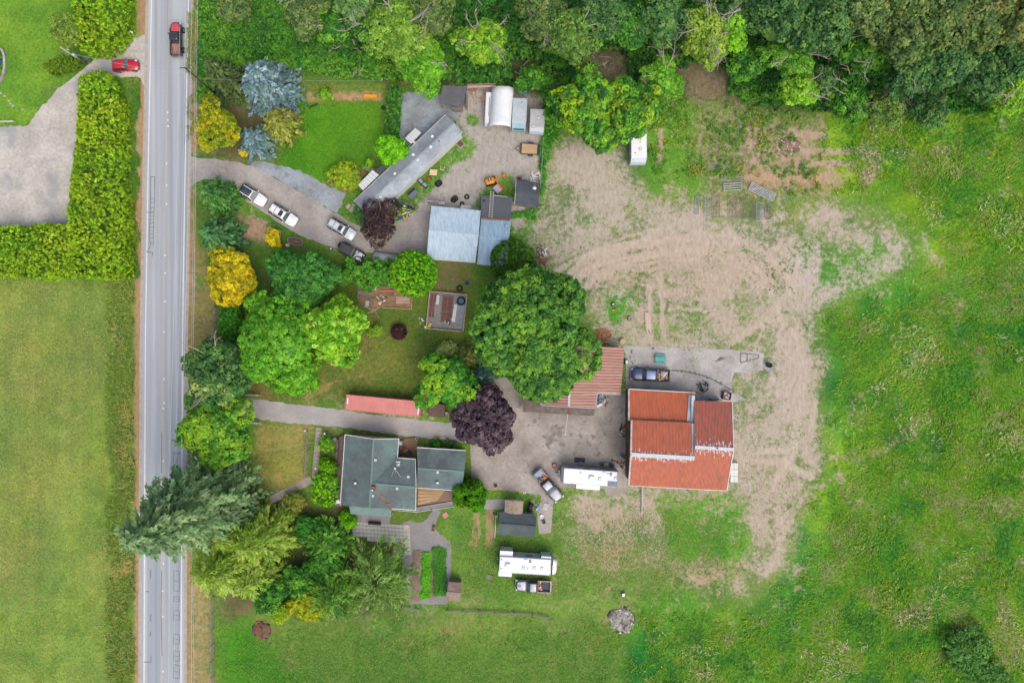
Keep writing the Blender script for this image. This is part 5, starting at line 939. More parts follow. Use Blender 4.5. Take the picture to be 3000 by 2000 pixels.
bar(t, 'ridge_cap', (r0[0], r0[1], zr + .04), (r1[0], r1[1], zr + .04), .3, .05, m_char); bar(t, 'bargeboard', A, r0, .06, .18, m_trim); bar(t, 'bargeboard', D, r0, .06, .18, m_trim)
x_, y_, _ = G(1566, 551, 2.9); o = thing('rag_heap', 'white rag heap on the charcoal shed roof', 'rag', (x_, y_, 2.68)); MB().blob(0, 0, .12, .32, .26, .14, 3).obj('cloth', m_wpl, o); MB().box(0, .5, .08, .25, .4, .08, .3).obj('board', mat('rust', S(150, 104, 84)), o)
# -- red roofed workshop
t = thing('workshop', 'workshop with faded red metal roof under the huge maple', 'workshop', G(1700, 1100))
m_ws = metal_roof('faded_red_metal', S(168, 114, 98), S(152, 100, 86), S(225, 215, 208), 0, 1, S(150, 96, 70)); m_seam = plain('pale_standing_seam', S(222, 204, 198), .5); m_flash = mat('lead_flashing', S(150, 156, 158), S(170, 172, 170), 1, .7, .6)
zr, zw, zx = 4.5, 3.7, 3.0
Wn, Ws, Rn, Rs = G(1598, 1012, zw), G(1586, 1186, zw), G(1675, 1012, zr), G(1666, 1190, zr); En, Es = G(1829, 1018, zx), G(1818, 1154, zx); zi = zr - (zr - zx) * .5; In, Is = G(1748, 1151, zi + .02), G(1744, 1194, zi + .02)
corr(t, (Wn, Ws, Rs, Rn), 1, .0, m_ws, 'roof'); deck(t, [Wn, Ws, Rs, Rn], .14, m_wood)
Rm = lerp(Rn, Rs, .79)
corr(t, (En, Es, Rm, Rn), 1, .0, m_ws, 'roof'); corr(t, (In, Is, Rs, Rm), 1, .0, m_ws, 'roof'); deck(t, [En, Es, Rm, Rn], .14, m_wood); deck(t, [In, Is, Rs, Rm], .14, m_wood)
def seams(e0, e1, r1, r0, n, wd=.05):
    for i in range(n): f = (i + .5) / n; bar(t, 'standing_seam', (*lerp(e0, e1, f)[:2], lerp(e0, e1, f)[2] + .035), (*lerp(r0, r1, f)[:2], lerp(r0, r1, f)[2] + .035), wd * (1 + .5 * (i % 3 == 0)), .05, m_seam)
seams(Wn, Ws, Rs, Rn, 21); seams(En, Es, Rm, Rn, 16); seams(In, Is, Rs, Rm, 5)
bar(t, 'ridge_cap', (Rn[0], Rn[1], zr + .06), (Rs[0], Rs[1], zr + .06), .34, .06, mat('pale_ridge', S(206, 208, 212), S(160, 156, 160), 2, .7))
for a, b in ((Ws, Rs), (Rs, Is), (Is, In), (In, Es)): bar(t, 'parapet_flashing', (a[0], a[1], a[2] - .05), (b[0], b[1], b[2] - .05), .34, .1, m_flash)
bar(t, 'parapet_flashing', (Wn[0], Wn[1], zw - .05), (Ws[0], Ws[1], zw - .05), .3, .1, m_flash)
pl = [inset([p[:2] for p in (Wn, Rn, En, Es, In, Is, Rs, Ws)], .4)[i] for i in range(8)]; walls(t, pl, 2.95, m_cream)
m_shake = mat('mossy_shakes', S(132, 122, 112), S(96, 88, 84), 1.6, .9, .95, fine=.25, spots=(S(176, 150, 118), 1.2, .66, .6))
def shakes(root, quad, n, k, m, name='shake', wd=.9):
    e0, e1, r1, r0 = quad; rr = np.random.default_rng(3); mesh_rows = []
    for i in range(n):
        mb = MB()
        for j in range(k):
            u0 = (j + (i % 2) * .5) / (k + .5); u1 = u0 + wd / (k + .5); z = rr.uniform(0, .025); t0, t1 = i / n, min(1, (i + 1.1) / n)
            f = lambda u, t_: lerp(lerp(e0, e1, u), lerp(r0, r1, u), t_)
            a, b, c, d = f(u0, t0), f(u1, t0), f(u1, t1), f(u0, t1); mb.slab([(a[0], a[1], a[2] + .04 + z), (b[0], b[1], b[2] + .04 + z), (c[0], c[1], c[2] + .015 + z * .5), (d[0], d[1], d[2] + .015 + z * .5)], .03)
        stuff(mb.obj(name, m, root, world=True))
hip_o, hip_i = G(1531, 1206, 2.5), G(1586, 1187, 3.0)
sq = (hip_o, G(1738, 1218, 2.5), G(1744, 1196, 3.0), hip_i); deck(t, list(sq), .08, m_wood, 'pent_roof_deck'); shakes(t, sq, 5, 40, m_shake, 'shake_course')
sq = (G(1535, 1144, 2.5), hip_o, hip_i, G(1590, 1142, 3.0)); deck(t, list(sq), .08, m_wood, 'pent_roof_deck'); shakes(t, sq, 6, 13, m_shake, 'shake_course')
for x, y in ((1536, 1200), (1600, 1208), (1665, 1211), (1732, 1214)): x_, y_, _ = G(x, y, 2.4); MB().box(x_, y_ + .15, 1.2, .14, .14, 2.4).obj('post', m_wood, t, world=True)
p = thing('flag_pole', 'slanting red and white pole projecting from the workshop ridge', 'pole', G(1664, 1196, 0)); a, b, c = Vector(G(1665, 1192, 4.4)), Vector(G(1663, 1213, 5.0)), Vector(G(1656, 1272, 6.4))
MB().tube([a, b], .06, 6).obj('lower_pole', plain('faded_red_paint', S(176, 70, 66)), p, world=True); MB().tube([b, c], .05, 6).obj('upper_pole', m_wpl, p, world=True); MB().blob(c.x, c.y, c.z, .11, .11, .11, 1, 0).obj('finial', m_wpl, p, True, world=True)
# -- large red barn
t = thing('red_barn', 'large barn with rust red corrugated roof in four sections', 'barn', G(1990, 1290))
m_barn = metal_roof('rust_red_metal', S(194, 106, 74), S(174, 98, 76), S(214, 220, 226), .55, 0, S(160, 98, 72)); m_barn2 = metal_roof('rust_red_metal_low', S(196, 104, 66), S(180, 100, 72), S(226, 200, 180), .1, 0, S(170, 100, 64)); m_barn3 = metal_roof('purple_red_metal', S(186, 98, 70), S(146, 98, 94), S(214, 220, 226), .55, 0)
zr = 7.0; D0, D1_ = G(1842, 1421, 5.2), G(2129, 1436, 5.2); R0, R1 = G(1848, 1331, zr), G(2147, 1348, zr); x_m = G(2034, 1341, zr); fm = (x_m[0] - R0[0]) / (R1[0] - R0[0])
Rm = lerp(R0, R1, fm); Dm = lerp(D0, D1_, fm)
corr(t, (D0, Dm, Rm, R0), 46, .035, m_barn, 'south_roof')
Rc0, Rc1 = G(2036, 1309, zr + .25), G(2149, 1316, zr + .25)
corr(t, (Dm, D1_, Rc1, Rc0), 28, .035, m_barn, 'south_roof'); deck(t, [D0, Dm, Rm, R0], .15, m_trim); deck(t, [Dm, D1_, Rc1, Rc0], .15, m_trim)
B0, B1 = G(1850, 1230, 5.9), G(2027, 1238, 5.9); corr(t, (B0, B1, lerp(R0, R1, fm * .965), R0), 42, .035, m_barn, 'north_roof'); deck(t, [B0, B1, lerp(R0, R1, fm * .965), R0], .15, m_trim)
C0, C1 = G(2034, 1173, 5.4), G(2145, 1177, 5.4); corr(t, (C0, C1, Rc1, Rc0), 26, .035, m_barn3, 'north_roof'); deck(t, [C0, C1, Rc1, Rc0], .15, m_trim)
A0, A1, A2, A3 = G(1842, 1140, 4.3), G(2037, 1151, 4.3), G(2022, 1240, 5.3), G(1842, 1231, 5.3); corr(t, (A0, A1, A2, A3), 44, .035, m_barn2, 'lean_to_roof'); deck(t, [A0, A1, A2, A3], .15, m_trim)
m_ridge = mat('bare_galvanised_ridge', S(206, 214, 220), S(180, 190, 198), 2, .7, .5)
bar(t, 'ridge_cap', (R0[0], R0[1], zr + .07), (Rm[0], Rm[1], zr + .07), .62, .07, m_ridge); bar(t, 'ridge_cap', (Rc0[0], Rc0[1], zr + .32), (Rc1[0], Rc1[1], zr + .32), .5, .07, m_ridge)
bar(t, 'valley_gutter', G(2031, 1160, 5.25), G(2030, 1240, 5.5), .5, .05, m_ridge); bar(t, 'valley_gutter', G(2031, 1240, 6.0), G(2031, 1336, 6.7), .42, .05, m_ridge)
MB().slab([G(2018, 1156, 4.55), G(2036, 1157, 4.55), G(2030, 1242, 5.45), G(2012, 1240, 5.45)], .05).obj('flashing_patch', mat('worn_flashing', S(190, 196, 202), S(160, 160, 164), 1.6, .8), t, world=True)
for a, b in ((A0, A3), (B0, R0), (R0, D0)): bar(t, 'bargeboard', (a[0], a[1], a[2] + .02), (b[0], b[1], b[2] + .02), .24, .26, mat('weathered_white_board', S(206, 204, 200), S(150, 146, 142), 1.4, .8))
bar(t, 'bargeboard', D1_, Rc1, .12, .22, m_trim); bar(t, 'bargeboard', C1, Rc1, .12, .22, m_trim); bar(t, 'gutter', (A0[0], A0[1] + .05, A0[2]), (A1[0], A1[1] + .05, A1[2]), .12, .12, m_trim); bar(t, 'gutter', (D0[0], D0[1] - .05, D0[2] - .05), (D1_[0], D1_[1] - .05, D1_[2] - .05), .1, .1, m_trim)
f = lambda p: (p[0], p[1]); w0, w1, w2, w3 = G(1842, 1228, 5.2)[:2], D0[:2], D1_[:2], C1[:2]
i_ = .45
body = [(D0[0] + i_, D0[1] + i_), (D1_[0] - i_, D1_[1] + i_), (C1[0] - i_, C1[1] - i_), (C0[0] + .1, C0[1] - i_), (B1[0], B1[1] - .2), (B0[0] + i_, B0[1] - .2)]; walls(t, body, 5.0, m_brown)
walls(t, [(A0[0] + .3, A0[1] - .3), (A1[0] - .2, A1[1] - .3), (A2[0] - .2, A2[1]), (A3[0] + .3, A3[1])], 4.1, m_brown)
for i in range(17):    # upright boards of the west gable
    y0 = B0[1] + (D0[1] + .4 - B0[1]) * (i + .5) / 17; MB().box(D0[0] + i_ - .06, y0, 2.6, .05, .56, 5.1 + .5 * math.sin(math.pi * (i + .5) / 17)).obj('wall_board', m_brown, t, world=True)
vent(t, 2103, 1313, 7.2, .12, .5, m_blk); vent(t, 2098, 1366, 6.3, .07, .3, m_cream)
# -- green roofed house
t = thing('green_roof_house', 'single storey house with green shingle cross gable roof', 'house', G(1170, 1400))
m_gr = mat('green_shingles', S(96, 106, 108), S(112, 138, 136), .16, .9, .9, fine=.14, spots=(S(84, 88, 92), .22, .60, .6), bmp=.3); m_gl = mat('light_green_shingles', S(112, 136, 134), S(122, 148, 144), .25, .8, .9, fine=.12, spots=(S(100, 116, 116), .3, .62, .6), bmp=.3)
ze, zr = 3.2, 4.9
NW, SW, NE, NEi, SEi = G(1011, 1273, ze), G(997, 1479, ze), G(1169, 1285, ze), G(1164, 1340, ze), G(1147, 1489, ze); RN, RX, RS = G(1095, 1286, zr), G(1090, 1416, zr), G(1083, 1487, zr)
EN, ES, RE = G(1217, 1344, ze), G(1218, 1494, ze), G(1219, 1427, zr)
hv = lambda q: (deck(t, q, .16, m_trim), courses(t, q, 12, m_gr, 'shingle_course', .03)) if len(q) == 4 else (deck(t, q, .16, m_trim), MB().slab([(x, y, z + .03) for x, y, z in q], .04).obj('roof_slope', m_gr, t, world=True))
hv([NW, SW, RS, RN]); hv([NE, NEi, RX, RN]); hv([SEi, G(1086, 1488, ze + .9), RS, RX][:0] or [SEi, RX, RS, ]); hv([NEi, EN, RE, RX]); hv([ES, SEi, RX, RE][::-1][::-1])
for a, b in ((RN, RS), (RX, RE)): bar(t, 'ridge_cap', (a[0], a[1], zr + .05), (b[0], b[1], zr + .05), .3, .05, m_gl)
bar(t, 'bargeboard', NW, SW, .1, .2, m_trim); bar(t, 'bargeboard', NE, NEi, .1, .2, m_trim); bar(t, 'bargeboard', NEi, EN, .1, .2, m_trim); bar(t, 'bargeboard', (NW[0], NW[1] + .03, ze), (RN[0], RN[1] + .03, zr), .1, .16, m_trim); bar(t, 'bargeboard', (NE[0], NE[1] + .03, ze), (RN[0], RN[1] + .03, zr), .1, .16, m_trim); bar(t, 'gutter', ES, SEi, .12, .12, m_trim); bar(t, 'bargeboard', EN, RE, .1, .16, m_trim); bar(t, 'bargeboard', ES, RE, .1, .16, m_trim)
pq = [G(1028, 1505, 2.7), G(1144, 1513, 2.7), G(1148, 1488, 3.3), G(1023, 1481, 3.3)]; deck(t, pq, .14, m_trim, 'porch_roof_deck'); courses(t, pq, 4, m_gl, 'porch_shingle_course', .03)
lw = 2.9; L0, L1, L2, L3 = G(1221, 1310, lw), G(1364, 1319, lw), G(1352, 1438, lw), G(1221, 1428, lw); l0, l1 = G(1224, 1372, 3.9), G(1360, 1381, 3.9)
for q in ([L0, L1, l1, l0], [L3, L2, l1, l0]): hv(q)
bar(t, 'ridge_cap', (l0[0], l0[1], 3.95), (l1[0], l1[1], 3.95), .3, .05, m_gl); bar(t, 'gutter', L0, L1, .12, .12, m_trim); bar(t, 'gutter', L3, L2, .12, .12, m_trim)
g1 = inset([p[:2] for p in (NW, SW, SEi, NE)], .5); walls(t, g1, 3.05, m_cream, [(g1[0] + (3.05,), g1[3] + (3.05,), RN[:2] + (4.6,))]); walls(t, [(NEi[0] - 1, NEi[1] - .5), (EN[0] - .3, EN[1] - .5), (ES[0] - .3, ES[1] + .5), (SEi[0], SEi[1] + .5)], 3.05, m_cream, [((EN[0] - .3, EN[1] - .5, 3.05), (ES[0] - .3, ES[1] + .5, 3.05), (RE[0] - .3, RE[1], 4.6))]); walls(t, inset([p[:2] for p in (L0, L1, L2, L3)], .5), 2.8, m_cream)
x_, y_, _ = G(1092, 1431, 5.4); ch = MB().box(x_, y_, 4.9, .55, .75, 1.2, R(-4)).obj('chimney', mat('chimney_brick', S(150, 116, 104), S(110, 86, 80), 2.5, .8), t, world=True)
MB().lathe(x_ - t.location[0], y_ - .12 - t.location[1], [(.13, 5.45), (.13, 5.75), (.17, 5.77), (.1, 5.9)], 10).obj('flue', m_wpl, ch, True)
for x, y, z in ((1100, 1347, 4.75), (1092, 1452, 4.7), (1163, 1431, 4.7), (1282, 1383, 3.8), (1196, 1396, 4.3)): box_vent(t, x, y, z, .42, .16, m_galv)
for x, y, z in ((1040, 1415, 3.95), (1281, 1414, 3.3)): vent(t, x, y, z, .22, .6, m_wpl, 'turbine_vent')
box_vent(t, 1045, 1285, 3.6, .4, .12, m_galv, 'skylight'); vent(t, 1207, 1456, 3.9, .07, .3, m_blk); vent(t, 1176, 1482, 3.4, .07, .3, m_blk); vent(t, 1155, 1327, 3.4, .14, .3, m_galv)
ms = MB(); a = Vector(G(1157, 1371, 5.6)); 
for x, y in ((1145, 1397), (1175, 1399), (1160, 1385)): ms.tube([a, G(x, y, 4.3)], .035, 5)
ma = ms.obj('antenna_tripod', m_galv, t, world=True); MB().blob(*(Vector(G(1157, 1371, 5.7)) - Vector(t.location)), .17, .17, .12, 1, 0).obj('antenna_head', m_wpl, ma, True)
dx, dy, _ = G(1166, 1359, 4.6); MB().lathe(dx, dy, [(.08, 4.3), (.3, 4.5), (.36, 4.62)], 12).obj('satellite_dish', m_galv, t, True, world=True); MB().box(dx, dy + .35, 4.6, .7, .12, .08).obj('dish_arm', m_wpl, t, world=True)
lf = MB(); rr = np.random.default_rng(2)
for i in range(60): f_ = rr.uniform(0, 1); p_ = lerp(RX, SEi, f_); lf.blob(p_[0] + rr.normal() * .14, p_[1] + rr.normal() * .14, p_[2] + .07, .16, .13, .05, i, .3, 6, 4)
stuff(lf.obj('leaf_litter', mat('dead_leaves', S(160, 116, 92), S(124, 92, 76), 3, .8), t, world=True))
dk = MB().prism([G(988, 1284)[:2], G(1012, 1272)[:2], G(1004, 1482)[:2], G(978, 1480)[:2]], 0, .55).obj('front_deck', mat('deck_boards', S(134, 114, 106), S(112, 96, 90), 1, .7, .85, stretch=(4, .3, 1)), t, world=True)
for z in (.95, 1.4): MB().tube([G(993, 1284, z), G(988, 1385, z)], .05, 5).obj('deck_rail', m_blk, t, world=True)
for y in (1284, 1318, 1352, 1385): x_, y_, _ = G(993 - (y - 1284) * .05, y); MB().box(x_, y_, .95, .1, .1, 1.0).obj('rail_post', m_blk, t, world=True)
MB().prism([G(1030, 1500)[:2], G(1146, 1508)[:2], G(1143, 1534)[:2], G(1046, 1527)[:2]], 0, .4).obj('porch_floor', mat('grey_porch_floor', S(150, 144, 146), S(128, 122, 124), 1, .7, .8, stretch=(4, .4, 1)), t, world=True)
MB().box(*G(1100, 1529, 0)[:2], .75, 2.0, .35, .8, R(-4), bev=.05).obj('bench', m_blk, t, world=True)
for x, y in ((1032, 1503), (1142, 1512)): x_, y_, _ = G(x, y, 2.6); MB().box(x_, y_, 1.3, .14, .14, 2.6).obj('porch_post', m_trim, t, world=True)
# side deck with loose timber
k = thing('timber_deck', 'unfinished deck of tan planks between the house wings', 'deck', G(1262, 1455))
a, b, c, d = G(1224, 1430, .5), G(1303, 1437, .5), G(1282, 1465, .5), G(1224, 1478, .5)
for i in range(13):
    f0, f1 = (i + .1) / 13, (i + .9) / 13; MB().slab([lerp(a, d, f0), lerp(b, c, f0), lerp(b, c, f1), lerp(a, d, f1)], .05 + .02 * (i % 3 == 0)).obj('deck_plank', (m_wood2, mat('dark_tan_plank', S(178, 146, 106), S(150, 118, 84), 1.4, .8, .9), m_wood2)[i % 3], k, world=True)
MB().prism([G(1224, 1431)[:2], G(1330, 1438)[:2], G(1326, 1464)[:2], G(1224, 1479)[:2]], 0, .4).obj('sub_deck', mat('brown_deck', S(140, 116, 100), None, 1, .6), k, world=True)
rp = thing('access_ramp', 'grey ramp with timber handrail along the south side of the house', 'ramp', G(1275, 1480))
MB().prism([G(1218, 1484)[:2], G(1326, 1466)[:2], G(1328, 1480)[:2], G(1219, 1496)[:2]], 0, .35).obj('walkway', mat('grey_ramp_floor', S(160, 156, 158), None, 1, .5), rp, world=True)
for q in ((1148, 1493, 1219, 1499), (1219, 1499, 1330, 1484)): MB().tube([G(q[0], q[1], 1.1), G(q[2], q[3], 1.1)], .05, 4).obj('handrail', m_trim, rp, world=True); MB().tube([G(q[0], q[1], .7), G(q[2], q[3], .7)], .04, 4).obj('handrail', m_gwood, rp, world=True)
for i in range(7): x_, y_, _ = G(1150 + i * 29, 1494 + (i * 2 if i < 3 else 10 - i * 3)); MB().box(x_, y_, .6, .1, .1, 1.2).obj('rail_post', m_gwood, rp, world=True)
# -- small shed with shake porch
t = thing('garden_shed', 'garden shed with charcoal gable roof and a cedar shake porch roof', 'shed', G(1514, 1530))
ze, zr = 2.5, 3.4; A, B, C, D = G(1464, 1500, ze), G(1571, 1509, ze), G(1566, 1574, ze), G(1456, 1563, ze); r0, r1 = G(1461, 1534, zr), G(1570, 1543, zr); m_sh = mat('slate_green_shingles', S(82, 92, 96), S(98, 112, 114), .5, .8, .9, fine=.15)
w = inset([p[:2] for p in (A, B, C, D)], .35); walls(t, w, 2.4, m_cream, [(w[0] + (2.4,), w[3] + (2.4,), lerp(w[0], w[3], .5) + (3.2,)), (w[1] + (2.4,), w[2] + (2.4,), lerp(w[1], w[2], .5) + (3.2,))])
for e0, e1 in ((A, B), (D, C)): deck(t, [e0, e1, r1, r0], .1, m_trim); courses(t, (e0, e1, r1, r0), 9, m_sh)
bar(t, 'ridge_cap', (r0[0], r0[1], zr + .05), (r1[0], r1[1], zr + .05), .3, .05, m_sh)
A, B, C, D = G(1480, 1463, 2.3), G(1533, 1467, 2.3), G(1531, 1507, 2.35), G(1478, 1502, 2.35); r0, r1 = G(1506, 1465, 2.8), G(1504, 1505, 2.85); m_cs = mat('cedar_shakes', S(178, 162, 146), S(150, 132, 118), 1.6, .9, .95, fine=.2, spots=(S(206, 164, 134), .7, .6, .7))
for e0, e1 in ((A, D), (B, C)): deck(t, [e0, e1, r1, r0], .08, m_wood, 'porch_roof_deck'); shakes(t, (e0, e1, r1, r0), 7, 14, m_cs, 'shake_course')
for p_ in (A, B): MB().box(p_[0] + (.15 if p_ is A else -.15), p_[1] - .2, 1.1, .1, .1, 2.2).obj('post', m_gwood, t, world=True)
# -- tiny shed
t = thing('tiny_shed', 'tiny weathered shed with shake gable roof by the garden rows', 'shed', G(1330, 1733)); ze, zr = 2.0, 2.7; m_ts = mat('brown_shakes', S(166, 146, 132), S(136, 116, 106), 1.8, .9, .95, fine=.2)
A, B, C, D = G(1320, 1703, ze), G(1352, 1706, ze), G(1347, 1762, ze), G(1306, 1758, ze); r0, r1 = G(1309, 1733, zr), G(1350, 1737, zr); A = G(1314, 1703, ze)
walls(t, inset([p[:2] for p in (A, B, C, D)], .2), 1.9, m_gwood)
for e0, e1 in ((A, B), (D, C)): deck(t, [e0, e1, r1, r0], .07, m_gwood); shakes(t, (e0, e1, r1, r0), 8, 12, m_ts, 'shake_course')
bar(t, 'ridge_cap', (r0[0], r0[1], zr + .06), (r1[0], r1[1], zr + .06), .16, .05, m_gwood)
# -- shipping container
ang = -math.atan2(20, 214); cx, cy, _ = G(1122.5, 1188, 2.6); t = thing('shipping_container', 'salmon red shipping container beside the south driveway', 'container', (cx, cy, 0), ang)
m_ct = mat('salmon_paint', S(216, 140, 132), S(202, 124, 116), .5, .7, .6, fine=.06, spots=(S(150, 90, 74), .6, .7, .5)); CL, CW, CH = 12.0, 2.42, 2.6
mb = MB(); n = 44
for s in (-1, 1):
    V = []
    for i in range(n):
        for f_, dep in ((0, 0), (.25, 0), (.4, .05), (.85, .05)): x = -CL / 2 + .15 + (CL - .3) * (i + f_) / n; y = s * (CW / 2 - .01 - dep); V += [(x, y, .15), (x, y, CH - .12)]
    k = len(V) // 2; mb.add(V, [(2 * i, 2 * i + 2, 2 * i + 3, 2 * i + 1)[::s] for i in range(k - 1)])
mb.obj('side_wall', m_ct, t); V = []; n = 40
for i in range(n):
    for f_, dep in ((0, 0), (.3, 0), (.42, .03), (.88, .03)): x = -CL / 2 + .12 + (CL - .24) * (i + f_) / n; V += [(x, -CW / 2 + .08, CH - .015 - dep), (x, CW / 2 - .08, CH - .015 - dep)]
mb = MB(); mb.add(V, [(2 * i, 2 * i + 2, 2 * i + 3, 2 * i + 1) for i in range(len(V) // 2 - 1)]); mb.obj('roof', m_ct, t); MB().box(0, 0, .1, CL, CW, .16).obj('floor', m_ct, t)
for s in (-1, 1):
    MB().box(0, s * (CW / 2 - .04), CH - .06, CL, .1, .12).obj('top_rail', m_ct, t); MB().box(s * (CL / 2 - .03), 0, CH / 2, .07, CW - .02, CH - .02).obj('end_wall', m_ct, t)
    for q in (-1, 1): MB().box(s * (CL / 2 - .06), q * (CW / 2 - .06), CH / 2, .16, .16, CH + .02).obj('corner_post', m_ct, t)
MB().box(-CL / 2 + .3, .25, CH + .01, .22, 1.0, .012).obj('roof_marking', m_wpl, t); MB().box(CL / 2 - .35, -.35, CH + .01, .22, 1.0, .012).obj('roof_marking', m_wpl, t)
# ---------------------------------------------------------------- vehicles (local x = forward)
m_tyre = plain('tyre_rubber', S(44, 46, 50), .9); m_rim = plain('wheel_rim', S(176, 180, 184), .35, .5); m_head = plain('headlight_lens', S(226, 232, 236), .15); m_tail = plain('tail_light', S(170, 40, 40), .25); m_glass = glass(); m_dk = plain('dark_trim', S(56, 58, 62), .55)
m_ws2 = glass('windscreen_glass', (.045, .066, .074))
def ring(x0, x1, hw, z, r, k=3, hw1=None):
    hw1 = hw if hw1 is None else hw1; pts = []
    for cx, cy, a0 in ((x1 - r, hw1 - r, 0), (x0 + r, hw - r, 90), (x0 + r, -hw + r, 180), (x1 - r, -hw1 + r, 270)):
        for i in range(k): a = R(a0 + 90 * i / (k - 1)); pts.append((cx + r * math.cos(a), cy + r * math.sin(a), z))
    return pts
def hull(st):
    rings = []
    for x, hw, zt, zb in st:
        rings.append([(x, -hw * .9, zb), (x, -hw, zb + .22), (x, -hw, zt - .26), (x, -hw * .95, zt - .08), (x, -hw * .8, zt - .01), (x, 0, zt + .02), (x, hw * .8, zt - .01), (x, hw * .95, zt - .08), (x, hw, zt - .26), (x, hw, zb + .22), (x, hw * .9, zb)])
    return rings
def wheel(root, x, y, r=.36, w=.24):
    t = MB().tube([(x, y - w / 2, r), (x, y + w / 2, r)], r, 18).obj('wheel', m_tyre, root); s = 1 if y > 0 else -1
    MB().tube([(x, y + s * w * .42, r), (x, y + s * w * .53, r)], r * .62, 12).obj('rim', m_rim, t)
def pane(root, name, q, m, push=.012):
    a, b, c, d = [Vector(p) for p in q]; n = (b - a).cross(d - a).normalized(); cen = (a + b + c + d) / 4
    if n.dot(cen - Vector((cen.x * .3, 0, cen.z - .6))) < 0: n = -n
    q = [p + (cen - p) * .05 + n * push for p in (a, b, c, d)]; mb = MB(); mb.add([p for p in q] + [p - n * .02 for p in q], [(0, 1, 2, 3), (7, 6, 5, 4), (0, 4, 5, 1), (1, 5, 6, 2), (2, 6, 7, 3), (3, 7, 4, 0)]); return mb.obj(name, m, root)
def cabin(root, xc, xf, xr, xe, zb, zt, hb, ht, mb_, mroof=None, side=True, wsm=None, rear=True):
    """xc cowl, xf front of roof, xr rear of roof, xe rear of glass"""
    rg = [ring(xe, xc, hb, zb - .05, .12), ring(xe + (xr - xe) * .88, xc + (xf - xc) * .88, ht + .04, zt - .1, .14), ring(xr + .02, xf - .02, ht, zt - .025, .16), ring(xr + .16, xf - .16, ht - .16, zt, .12)]
    MB().loft(rg).obj('cabin', mb_, root, True)
    if mroof: MB().loft([ring(xr + .04, xf - .04, ht - .03, zt - .015, .14), ring(xr + .1, xf - .1, ht - .08, zt + .012, .12)]).obj('roof', mroof, root, True)
    pane(root, 'windscreen', [(xc - .02, -hb * .93, zb), (xc - .02, hb * .93, zb), (xf + .02, ht * .9, zt - .06), (xf + .02, -ht * .9, zt - .06)], wsm or m_ws2, .03)
    if rear: pane(root, 'rear_window', [(xe + .02, -hb * .9, zb + .05), (xe + .02, hb * .9, zb + .05), (xr, ht * .86, zt - .08), (xr, -ht * .86, zt - .08)], m_glass, .03)
    for s in (-1, 1):
        n = 3 if (xf - xr) > 1.7 else 2
        for i in range(n):
            f0, f1 = i / n + .02, (i + 1) / n - .02; l = lambda f: (xe + (xc - xe) * f) ; u = lambda f: xr + (xf - xr) * f
            pane(root, 'side_window', [(l(f0), s * hb * .99, zb + .03), (l(f1), s * hb * .99, zb + .03), (u(f1), s * (ht + .02), zt - .13), (u(f0), s * (ht + .02), zt - .13)], m_glass, .07)
def mirrors(root, x, hw, z, m):
    for s in (-1, 1): MB().box(x, s * (hw + .1), z, .13, .24, .16, bev=.03).obj('mirror', m, root)
def car(name, label, px, py, head, body, L=4.7, W=1.85, Hh=1.62, hood=.98, cowl=.20, rf=.08, rr_=-.36, re=-.46, glassroof=False, sunroof=False, rails=False, tr=.2, roofm=None, rough_tail=.0):
    x, y, _ = G(px, py, Hh * .6); t = thing(name, label, 'car', (x, y, 0), R(head)); hl, hw = L / 2, W / 2; belt = hood + .04
    st = [(hl, hw * .62, .66, .3), (hl - .1, hw * .8, .78, .24), (hl - .35, hw * .93, hood - .12, .22), (hl - .8, hw * .985, hood - .03, .22), (L * cowl, hw, hood + .02, .22), (0, hw, belt, .22), (-L * .3, hw, belt + .02, .22), (-hl + .4, hw * .98, belt, .24), (-hl + .1, hw * .9, belt - .12, .3), (-hl, hw * .72, belt - .3, .38)]
    MB().loft(hull(st)).obj('body', body, t, True)
    cabin(t, L * cowl, L * rf, L * rr_, L * re, belt - .03, Hh, hw * .96, hw * .66, body, roofm)
    if glassroof: MB().loft([ring(L * rr_ - .02, L * rf - .03, hw * .58, Hh - .01, .15), ring(L * rr_ + .06, L * rf - .08, hw * .54, Hh + .02, .12)]).obj('glass_roof', m_glass, t, True)
    if sunroof: MB().box(L * rf - .62, 0, Hh + .012, .62, hw * .95, .03, bev=.01).obj('sunroof', m_glass, t)
    if rails:
        for s in (-1, 1): MB().tube([(L * rr_ + .2, s * hw * .6, Hh + .03), (L * rf - .25, s * hw * .6, Hh + .03)], .025, 5).obj('roof_rail', m_dk, t)
        for f in (.35, .68): xx = L * rr_ + (L * rf - L * rr_) * f; MB().box(xx, 0, Hh + .03, .06, hw * 1.18, .03).obj('cross_bar', m_dk, t)
    for s in (-1, 1):
        MB().box(hl - .3, s * hw * .76, .78, .36, .26, .12, s * -.45, bev=.03).obj('headlight', m_head, t); MB().box(-hl + .14, s * hw * .74, .86, .16, .3, .16, s * .3, bev=.03).obj('tail_light', m_tail, t)
        for xx in (L * .3, -L * .3): wheel(t, xx, s * (hw - .1))
    MB().box(hl - .06, 0, .5, .12, W * .6, .2, bev=.03).obj('grille', m_dk, t); MB().box(-hl + .04, 0, .5, .12, W * .8, .18, bev=.03).obj('rear_bumper', m_dk, t); mirrors(t, L * (cowl - .06), hw - .02, belt + .08, body)
    for s in (-1, 1): MB().tube([(hl - .5, s * hw * .45, hood + .0), (L * cowl + .1, s * hw * .55, hood + .045)], .012, 4).obj('bonnet_crease', m_dk, t)
    return t
